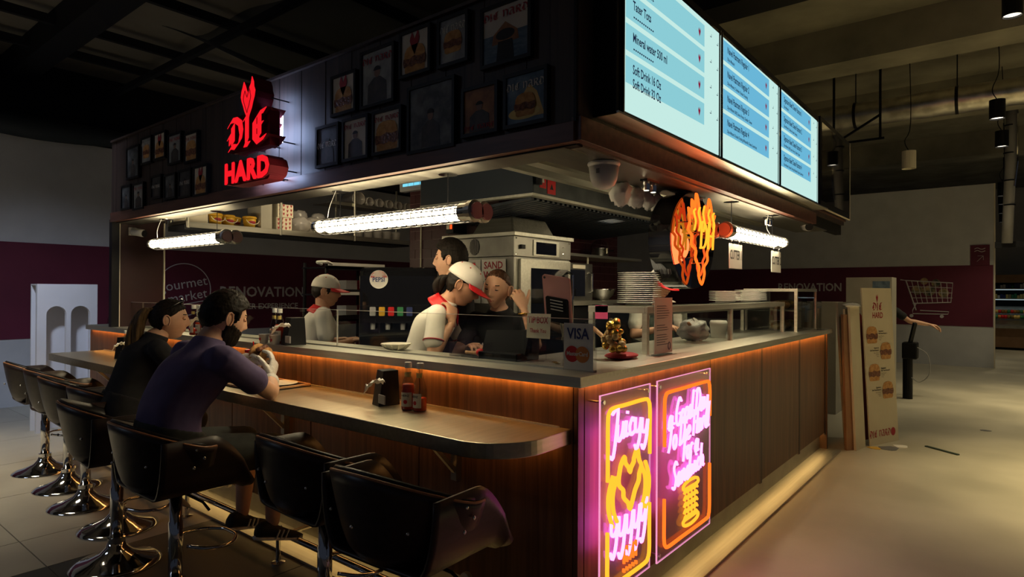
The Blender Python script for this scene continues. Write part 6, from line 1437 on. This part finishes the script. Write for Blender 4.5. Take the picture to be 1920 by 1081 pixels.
for k, (u, v, s_) in enumerate(((.09, 1.045, 1), (.315, .885, -1), (.11, .685, 1), (.325, .505, -1))):
    burger(sd2, sp(u, v), sdv, sup, .185, mats=('bread', 'meat', 'bread'))
    mb = MB(); al = 'l' if s_ > 0 else 'r'; uu = u + s_ * .115
    text(mb, 'Signature', sp(uu, v + .03), sdv, sup, .022, al, bold=True); text(mb, 'Beef Cheek Pastrami %d' % (k + 1), sp(uu, v + .008), sdv, sup, .020, al, bold=True, sx=.8)
    for j in range(3): text(mb, ('Dijon Mustard', 'Coleslaw', 'Honey')[j], sp(uu, v - .016 - .017 * j), sdv, sup, .015, al)
    build('printed_lines', mb, 'ink', sd2)
gb = thing('grey_display_box', 'grey cardboard display box behind the menu board', 'box', (9.0, 1.4, 0)); build('box_body', B(9.0, 9.4, 1.15, 1.66, 0, 1.65), 'board_grey', gb); build('blue_print', B(8.996, 9.0, 1.17, 1.36, 1.47, 1.60), 'pr_blue', gb)
gb2 = thing('grey_display_box', 'lower grey box left of the taller grey box behind the boards', 'box', (8.2, 1.8, 0)); build('box_body', B(8.2, 8.6, 1.62, 2.05, 0, 1.34), 'board_grey', gb2)
for p, s_, m, lb in (((6.66, .985), .06, 'yellow', 'crumpled yellow scrap on the floor below the menu board'), ((6.90, .80), .075, 'paper', 'torn white paper on the floor before the menu board'), ((6.74, .88), .10, 'ink_grey', 'dark grey sheet on the floor under the menu board'), ((8.276, .20), .045, 'ink_grey', 'small dark scrap alone on the open floor')):
    rs = random.Random(int(p[0] * 1000)); mb = MB(); n = 9
    poly = [(s_ * rs.uniform(.6, 1.2) * math.cos(2 * PI * i / n), s_ * rs.uniform(.6, 1.2) * math.sin(2 * PI * i / n)) for i in range(n)]
    tag(build('floor_scrap', mb.prism(poly, (p[0], p[1], .004), UX, (0, 1, 0), .004), m), lb, 'litter')
tag(build('green_strip', MB().bar((7.05, .62, .006), (6.86, .36, .006), .03, .01), 'apron'), 'flat olive strip lying on the open floor', 'litter')
# ================================================================ bar stools
pm('stool_ply', (0.020, 0.012, 0.010), (0.034, 0.020, 0.016), (3, 30, 30), 0.38)
def make_stool(label):
    t = thing('bar_stool', label, 'stool', (0, 0, 0), group='black shell bar stools along the bar')
    build('base', MB().lathe([(.0, 0), (.215, 0), (.215, .008), (.185, .018), (.13, .034), (.075, .062), (.048, .095), (.038, .125), (0, .125)], (0, 0, 0), 40), 'chrome', t, local=True, smooth=True)
    build('collar', MB().lathe([(.042, .118), (.042, .140), (.034, .142)], (0, 0, 0), 24), 'chrome', t, local=True)
    build('column', MB().lathe([(.030, .12), (.030, .40), (.026, .405), (.026, .56)], (0, 0, 0), 24), 'chrome', t, local=True, smooth=True)
    ring = [(.03, .05, .29), (.09, .13, .285), (.18, .14, .28), (.245, .07, .28), (.255, 0, .28), (.245, -.07, .28), (.18, -.14, .28), (.09, -.13, .285), (.03, -.05, .29)]
    build('foot_ring', MB().tube(smoothline(ring, 5), .0085, 8), 'chrome', t, local=True, smooth=True)
    build('lever', MB().tube([(.02, -.03, .53), (.06, -.13, .50), (.07, -.17, .47)], .006, 6), 'black_metal', t, local=True)
    build('seat_plate', B(-.09, .09, -.09, .09, .555, .568), 'black_metal', t, local=True)
    def seat(u, v):
        x = -.17 + .40 * u; s = 2 * v - 1; a = abs(s); sg_ = 1 if s > 0 else -1
        w = 1.0 if x < .04 else max(.15, 1 - ((x - .04) / .19) ** 1.6 * .85)
        if a < .55: y = s / .55 * .20; z = .572 + .004 * a
        else:
            k = (a - .55) / .45; y = sg_ * (.20 + .062 * math.sin(k * PI / 2)); z = .575 + .245 * k ** 1.5 * w
        return Vector((x, y, z - (.02 if u > .93 else 0)))
    build('seat_shell', MB().grid(seat, 16, 24), 'stool_ply', t, local=True, smooth=True, solid=.011)
    def bz(th): c = math.cos(th - PI); return .775 + .105 * max(0, c) ** 1.2
    def back(u, v):
        th = math.radians(82 + 196 * u); R_ = .200 + .082 * v ** .55; z0 = .585 + .04 * abs(math.sin(th)) ** 3
        return Vector((R_ * math.cos(th) * .96 + .012, R_ * math.sin(th), z0 + (bz(th) - z0) * v))
    build('backrest_shell', MB().grid(back, 36, 8), 'stool_ply', t, local=True, smooth=True, solid=.011)
    build('backrest_edge', MB().tube([back(i / 36, 1.0) + Vector((0, 0, .002)) for i in range(37)], .0055, 6), 'wood_edge', t, local=True, smooth=True)
    def pad(u, v):
        th = math.radians(90 + 180 * u); e = math.sin(PI * v) ** .5; R_ = .200 + .082 * (.32 + .68 * v) ** .55 - .010 - .032 * e; z0 = .66
        return Vector((R_ * math.cos(th) * .96 + .012, R_ * math.sin(th), z0 + (bz(th) + .012 - z0) * v))
    build('back_cushion', MB().grid(pad, 30, 8), 'leather', t, local=True, smooth=True, solid=.012)
    mb = MB(); 
    for i in range(9):
        pass
    pts = []
    for z, k in ((.582, .90), (.590, .985), (.62, 1.0), (.640, .97), (.652, .80), (.656, .4)):
        pts.append([Vector((.015 + .205 * k * math.cos(2 * PI * j / 32) * (1.0 if math.cos(2 * PI * j / 32) > 0 else .95), .205 * k * math.sin(2 * PI * j / 32), z)) for j in range(32)])
    build('seat_cushion', MB().loft(pts), 'leather', t, local=True, smooth=True)
    for s in (-1, 1):
        for x, z in ((-.035, .775), (-.005, .735), (-.045, .70)):
            th = math.acos(max(-1, min(1, (x - .012) / .27))); y = s * .282 * math.sin(th)
            build('rivet', MB().ball((x, y, z), .0075, 10, 6, (1, .6, 1)), 'chrome', t, local=True, smooth=True)
    for th in (140, 180, 220):
        a = math.radians(th); build('rivet', MB().ball((.281 * math.cos(a) * .96 + .012, .281 * math.sin(a), .72), .0065, 8, 6), 'chrome', t, local=True, smooth=True)
    return t
STOOLS = [(1.45, 1.60, .05, 'bar stool nearest the rounded ledge end'), (1.52, 2.20, -.04, 'bar stool between the bearded diner and the nearest stool'), (1.25, 2.95, .0, 'bar stool the bearded diner sits on'), (1.265, 3.693, -.10, 'empty bar stool pulled out behind the bearded diner'), (1.461, 4.238, .05, 'bar stool under the ponytailed woman in black'), (1.472, 4.848, -.06, 'empty stool next past the ponytailed woman'), (1.521, 5.377, .04, 'second empty stool from the far end of the bar'), (1.543, 6.006, -.03, 'farthest empty bar stool beside the arched panel')]
s0 = make_stool(STOOLS[0][3]); s0.location = STOOLS[0][:2] + (0,); s0.rotation_euler = (0, 0, STOOLS[0][2])
for x, y, a, lb in STOOLS[1:]: dup(s0, (x, y, 0), a, lb)
def at_head(hx, hy, rz, J):
    a, b = J['head'][0], J['head'][1]; return (hx - a * math.cos(rz) + b * math.sin(rz), hy - a * math.sin(rz) - b * math.cos(rz), 0)
# ================================================================ the people in the place
pm('shoe_stripe_black', (0.014, 0.014, 0.016), rough=0.6)
# bearded diner (local frame: +x towards the bar, stool centre at the origin)
J = dict(pelvis=(-.03, 0, .765), chest=(.055, 0, 1.03), neck=(.150, 0, 1.222), head=(.215, -.005, 1.315), sl=(.12, .195, 1.135), sr=(.12, -.195, 1.135),
         er=(.385, -.125, .950), wr=(.510, .09, .985), el=(.23, .32, .86), wl=(.42, .33, 1.045), kl=(.42, .15, .66), kr=(.43, -.11, .66), al=(.42, .20, .28), ar=(.44, -.06, .285), tl=(1, .1, -.2), tr=(1, -.1, -.25), slump=(-.03, 0, 0), hyaw=-.10, hpitch=.30, hroll=0.0)
t, MH, G = person('bearded man in a purple t-shirt eating a sandwich at the ledge', (1.25, 2.95, 0), 0, J, skin='skin', shirt='shirt_purple', sleeve=.62, pants='cloth_dark', pants_len=.5, shoes='shoe_stripe_black', beard='hair', hairoff=lambda p: .016 + .010 * max(0, p.z / .11), bulk=1.04, gloves=(True, True),
                  hands=dict(r=dict(curl=(.45, .45, .5, .55), bend2=1.0, fwd=(.45, .35, .80), palm=(-.45, .80, .1), thumb=(.3, .5)), l=dict(curl=(.4, .4, .45, .5), fwd=(.7, -.6, .35), palm=(-.2, -.6, -.5), thumb=(.3, .5))))
sw = thing('pastrami_sandwich', 'half eaten pastrami sandwich held up in a gloved hand', 'sandwich', (1.83, 3.2, 1.07))
SWM = Matrix.Translation((1.785, 3.185, 1.105)) @ Matrix.Rotation(.5, 4, 'Z') @ Matrix.Rotation(.35, 4, 'X')
build('bread_slice', crumple((0, .028, 0), .062, (1.0, .30, .75), 91, 16, 10, .06).xf(SWM), 'bread', sw, smooth=True); build('bread_slice', crumple((0, -.030, .0), .060, (1.0, .30, .75), 92, 16, 10, .06).xf(SWM), 'bread', sw, smooth=True)
rg = random.Random(9)
for k in range(9): build('meat_fold', crumple((rg.uniform(-.04, .04), rg.uniform(-.012, .014), rg.uniform(-.02, .05)), .022, (1.3, .7, .7), 100 + k, 10, 7, .2).xf(SWM), 'meat' if k % 3 else 'onion', sw, smooth=True)
# woman at the ledge
J = dict(pelvis=(.0, 0, .765), chest=(.10, 0, 1.02), neck=(.185, 0, 1.178), head=(.245, -.01, 1.270), sl=(.14, .17, 1.105), sr=(.14, -.17, 1.105), er=(.28, -.20, .90), wr=(.44, -.06, .945), el=(.30, .20, .92), wl=(.46, .08, .95), kl=(.38, .13, .66), kr=(.38, -.10, .66), al=(.30, .12, .34), ar=(.22, -.12, .30), tl=(1, 0, -.3), tr=(.8, -.3, -.6), hyaw=-.35, hpitch=.10, hroll=.0)
t, MH, G = person('woman in black with a long ponytail and sunglasses on her head', (1.40, 4.02, 0), -.08, J, fem=True, shirt='shirt_black', sleeve=.5, pants='shirt_black', pants_len=1.0, shoes='grey_plastic', hairline=LONGH, hairoff=.008, hands={})
ponytail(t, MH, [(-.085, 0, .05), (-.13, 0, .04), (-.16, 0, -.03), (-.17, 0, -.14), (-.16, .01, -.27), (-.13, .02, -.36)], [.028, .034, .04, .042, .034, .012], 'hair_blond')
mb = MB()
for s in (-1, 1): mb.ball((.055, s * .035, .112), .024, 12, 8, (.5, 1.1, .75))
build('sunglasses', mb.tube([(.05, -.06, .108), (.062, 0, .118), (.05, .06, .108)], .004, 6).tube([(.05, .06, .108), (-.02, .085, .06)], .003, 5).tube([(.05, -.06, .108), (-.02, -.085, .06)], .003, 5).xf(MH), 'black_gloss', t, local=True, smooth=True)
# cashier in a white and red shirt (bending over the till), facing -y / +x
J = dict(pelvis=(-.06, 0, .96), chest=(.05, 0, 1.24), neck=(.135, 0, 1.395), head=(.225, .0, 1.485), sl=(.10, .175, 1.315), sr=(.10, -.175, 1.315), er=(.09, -.255, 1.075), wr=(.185, -.150, 1.270), el=(.20, .26, 1.06), wl=(.38, .20, 1.10), kl=(-.02, .1, .50), kr=(-.02, -.1, .50), al=(-.06, .1, .085), ar=(-.06, -.1, .085), hyaw=.0, hpitch=.55, hroll=.0)
t, MH, G = person('cashier in a white shirt with red collar and cap bending over the till', at_head(2.70, 2.54, math.radians(-55), J), math.radians(-55), J, fem=True, skin='skin_tan', shirt='shirt_white', sleeve=.60, pants='cloth_dark', hairline=LONGH, hairoff=.008, hands=dict(r=dict(curl=(.7, .75, .8, .85), fwd=(-.05, .40, .9), palm=(-.7, .6, 0), thumb=(.2, .3))))
cap(t, MH, .02); collar(t, (.135, 0, 1.380), (1, 0, -.5), (0, 1, 0), s=1.12)
ponytail(t, MH, [(-.08, 0, .0), (-.12, 0, -.02), (-.13, 0, -.07), (-.11, 0, -.12)], [.03, .042, .04, .02], 'hair', 'hair_bun')
for s in 'lr':
    sh, el = V(J['s' + s]), V(J['e' + s]); c = lerp(sh, el, .60); d_ = (el - sh).normalized(); _, u, v = frame_of(d_)
    build('sleeve_stripe', MB().tube([c + (u * math.cos(a) + v * math.sin(a)) * .0595 for a in [PI * i / 10 for i in range(20)]], .004, 5, closed=True), 'red_print', t, local=True)
# woman in black leaning on her hand
J = dict(pelvis=(-.10, 0, .93), chest=(-.01, 0, 1.18), neck=(.05, 0, 1.345), head=(.095, .0, 1.465), sl=(.03, .175, 1.265), sr=(.03, -.175, 1.265), er=(.16, -.24, 1.06), wr=(.28, -.12, 1.11), el=(.17, .275, 1.13), wl=(.175, .195, 1.345), kl=(-.02, .1, .50), kr=(-.02, -.1, .50), al=(-.06, .1, .085), ar=(-.06, -.1, .085), hyaw=-.10, hpitch=.16, hroll=-.12)
t, MH, G = person('woman in a black t-shirt resting her temple on her hand at the till', at_head(2.945, 2.481, math.radians(-158), J), math.radians(-158), J, fem=True, skin='skin', shirt='shirt_black', sleeve=.55, pants='shirt_black', hair='hair_brown', hairline=[(-.11, -.085), (-.03, -.08), (-.012, .02), (.02, .045), (.045, .074), (.07, .094), (.1, .104)], hairoff=.007, hands=dict(l=dict(curl=(.65, .7, .75, .8), fwd=(-.05, -.42, .9), palm=(-.75, -.5, 0), thumb=(.2, .2))))
ponytail(t, MH, [(-.08, 0, .03), (-.12, 0, .01), (-.125, 0, -.05), (-.10, 0, -.09)], [.03, .038, .036, .02], 'hair_brown', 'hair_bun')
RB = Vector((0.0, 0, 0))
mb = MB(); px = .128
text(mb, 'BALENCIAGA', (px - .01, 0, 1.10), (0, 1, 0), UZ, .042, 'c', bold=True, sx=.95); mb.tube([(px, .045 * math.cos(a), 1.160 + .026 * math.sin(a)) for a in [PI * i / 12 for i in range(24)]], .0022, 4, closed=True); text(mb, 'BB', (px, 0, 1.145), (0, 1, 0), UZ, .040, 'c', bold=True)
build('shirt_print', mb, 'paper', t, local=True)
build('wrist_watch', MB().tube([V((.175, .200, 1.312)) + V((.034 * math.cos(a), .034 * math.sin(a), .006 * math.cos(a))) for a in [PI * i / 8 for i in range(16)]], .006, 6, closed=True), 'gold', t, local=True, smooth=True)
# man at the back, looking away to the left
J = dict(pelvis=(0, 0, .98), chest=(.02, 0, 1.31), neck=(.02, 0, 1.505), head=(.04, 0, 1.65), sl=(.01, .20, 1.45), sr=(.01, -.20, 1.45), er=(.06, -.25, 1.13), wr=(.24, -.18, 1.05), el=(.06, .25, 1.13), wl=(.24, .18, 1.05), kl=(.02, .1, .50), kr=(.02, -.1, .50), al=(-.02, .1, .085), ar=(-.02, -.1, .085), hyaw=0, hpitch=.02)
SP = [(-.11, -.060), (-.03, -.050), (-.012, .012), (.008, .020), (.02, -.010), (.034, -.005), (.042, .050), (.07, .070), (.1, .080)]
t, MH, G = person('dark haired man in black standing before the oven in profile', at_head(2.89, 2.83, math.radians(120), J), math.radians(120), J, skin='skin', shirt='shirt_black', sleeve=.6, pants='cloth_dark', hairline=SP, hairoff=lambda p: .014 + .018 * max(0, p.z / .11), hands={})
# kitchen hand at the far left of the kitchen, in cap
J = dict(pelvis=(0, 0, .90), chest=(.03, 0, 1.15), neck=(.05, 0, 1.315), head=(.08, 0, 1.44), sl=(.03, .18, 1.255), sr=(.03, -.18, 1.255), er=(.05, -.23, 1.00), wr=(.26, -.10, 1.04), el=(.05, .23, 1.00), wl=(.26, .10, 1.04), kl=(.02, .1, .50), kr=(.02, -.1, .50), al=(-.02, .1, .085), ar=(-.02, -.1, .085), hyaw=-.3, hpitch=.12)
t, MH, G = person('kitchen hand in a white cap and shirt beside the soda dispenser', at_head(2.965, 4.294, math.radians(-25), J), math.radians(-25), J, skin='skin_tan', shirt='shirt_white', sleeve=.6, pants='cloth_dark', hairline=SHORT, hands={})
cap(t, MH, .0); collar(t, (.05, 0, 1.295), (1, 0, -.2), (0, 1, 0), s=1.1)
# sandwich maker behind the display case
J = dict(pelvis=(-.06, 0, .98), chest=(.0, 0, 1.24), neck=(.04, 0, 1.385), head=(.09, 0, 1.52), sl=(.01, .19, 1.325), sr=(.01, -.19, 1.325), er=(.05, -.26, 1.10), wr=(.24, -.15, 1.16), el=(.06, .26, 1.10), wl=(.25, .16, 1.16), kl=(.02, .1, .54), kr=(.02, -.1, .54), al=(-.02, .1, .085), ar=(-.02, -.1, .085), hyaw=.0, hpitch=.42)
t, MH, G = person('sandwich maker in cap and dark apron behind the glass display case', at_head(4.78, 2.25, math.radians(-112), J), math.radians(-112), J, fem=True, skin='skin', shirt='shirt_white', sleeve=.62, pants='cloth_dark', hairline=LONGH, hands={})
cap(t, MH, .0)
def apr(u, v): return V((.140 - .02 * abs(2 * u - 1) ** 2 * 2 - .05 * (1 - v) * .4, (u - .5) * (.22 + .10 * (1 - v)), 1.02 + .33 * v))
build('apron', MB().grid(apr, 12, 10), 'apron', t, local=True, smooth=True, solid=.004)
# cleaner behind the menu board
J = dict(pelvis=(0, 0, .88), chest=(.04, 0, 1.08), neck=(.08, 0, 1.26), head=(.16, 0, 1.34), sl=(.04, .17, 1.20), sr=(.04, -.17, 1.20), er=(.10, -.26, .98), wr=(.30, -.22, .96), el=(.12, .32, 1.06), wl=(.22, .52, 1.02), kl=(.02, .1, .48), kr=(.02, -.1, .48), al=(-.02, .1, .085), ar=(-.02, -.1, .085), hyaw=.0, hpitch=.2)
t, MH, G = person('person in black clothes standing behind the tall menu board, one arm out', (10.15, 1.42, 0), math.radians(-140), J, fem=True, skin='skin', shirt='shirt_black', sleeve=.5, pants='shirt_black', hairline=LONGH, hands={})
mc = thing('floor_machine', 'black machine with a looped cable beside the person behind the board', 'machine', (10.15, 1.0, 0))
build('machine_body', B(10.0, 10.2, .98, 1.16, .55, .78), 'black_metal', mc, bevel=.02); build('machine_column', MB().cyl((10.1, 1.1, 0), (10.1, 1.1, .6), .06, n=12), 'black_metal', mc); build('machine_handle', MB().bar((10.05, 1.07, .75), (9.95, 1.0, 1.05), .04), 'black_metal', mc)
build('cable', MB().tube(smoothline([(10.0, .98, .72), (10.0, .86, .62), (10.0, .84, .38), (10.02, .95, .25), (10.05, 1.05, .30)], 5), .006, 5), 'grey_plastic', mc)
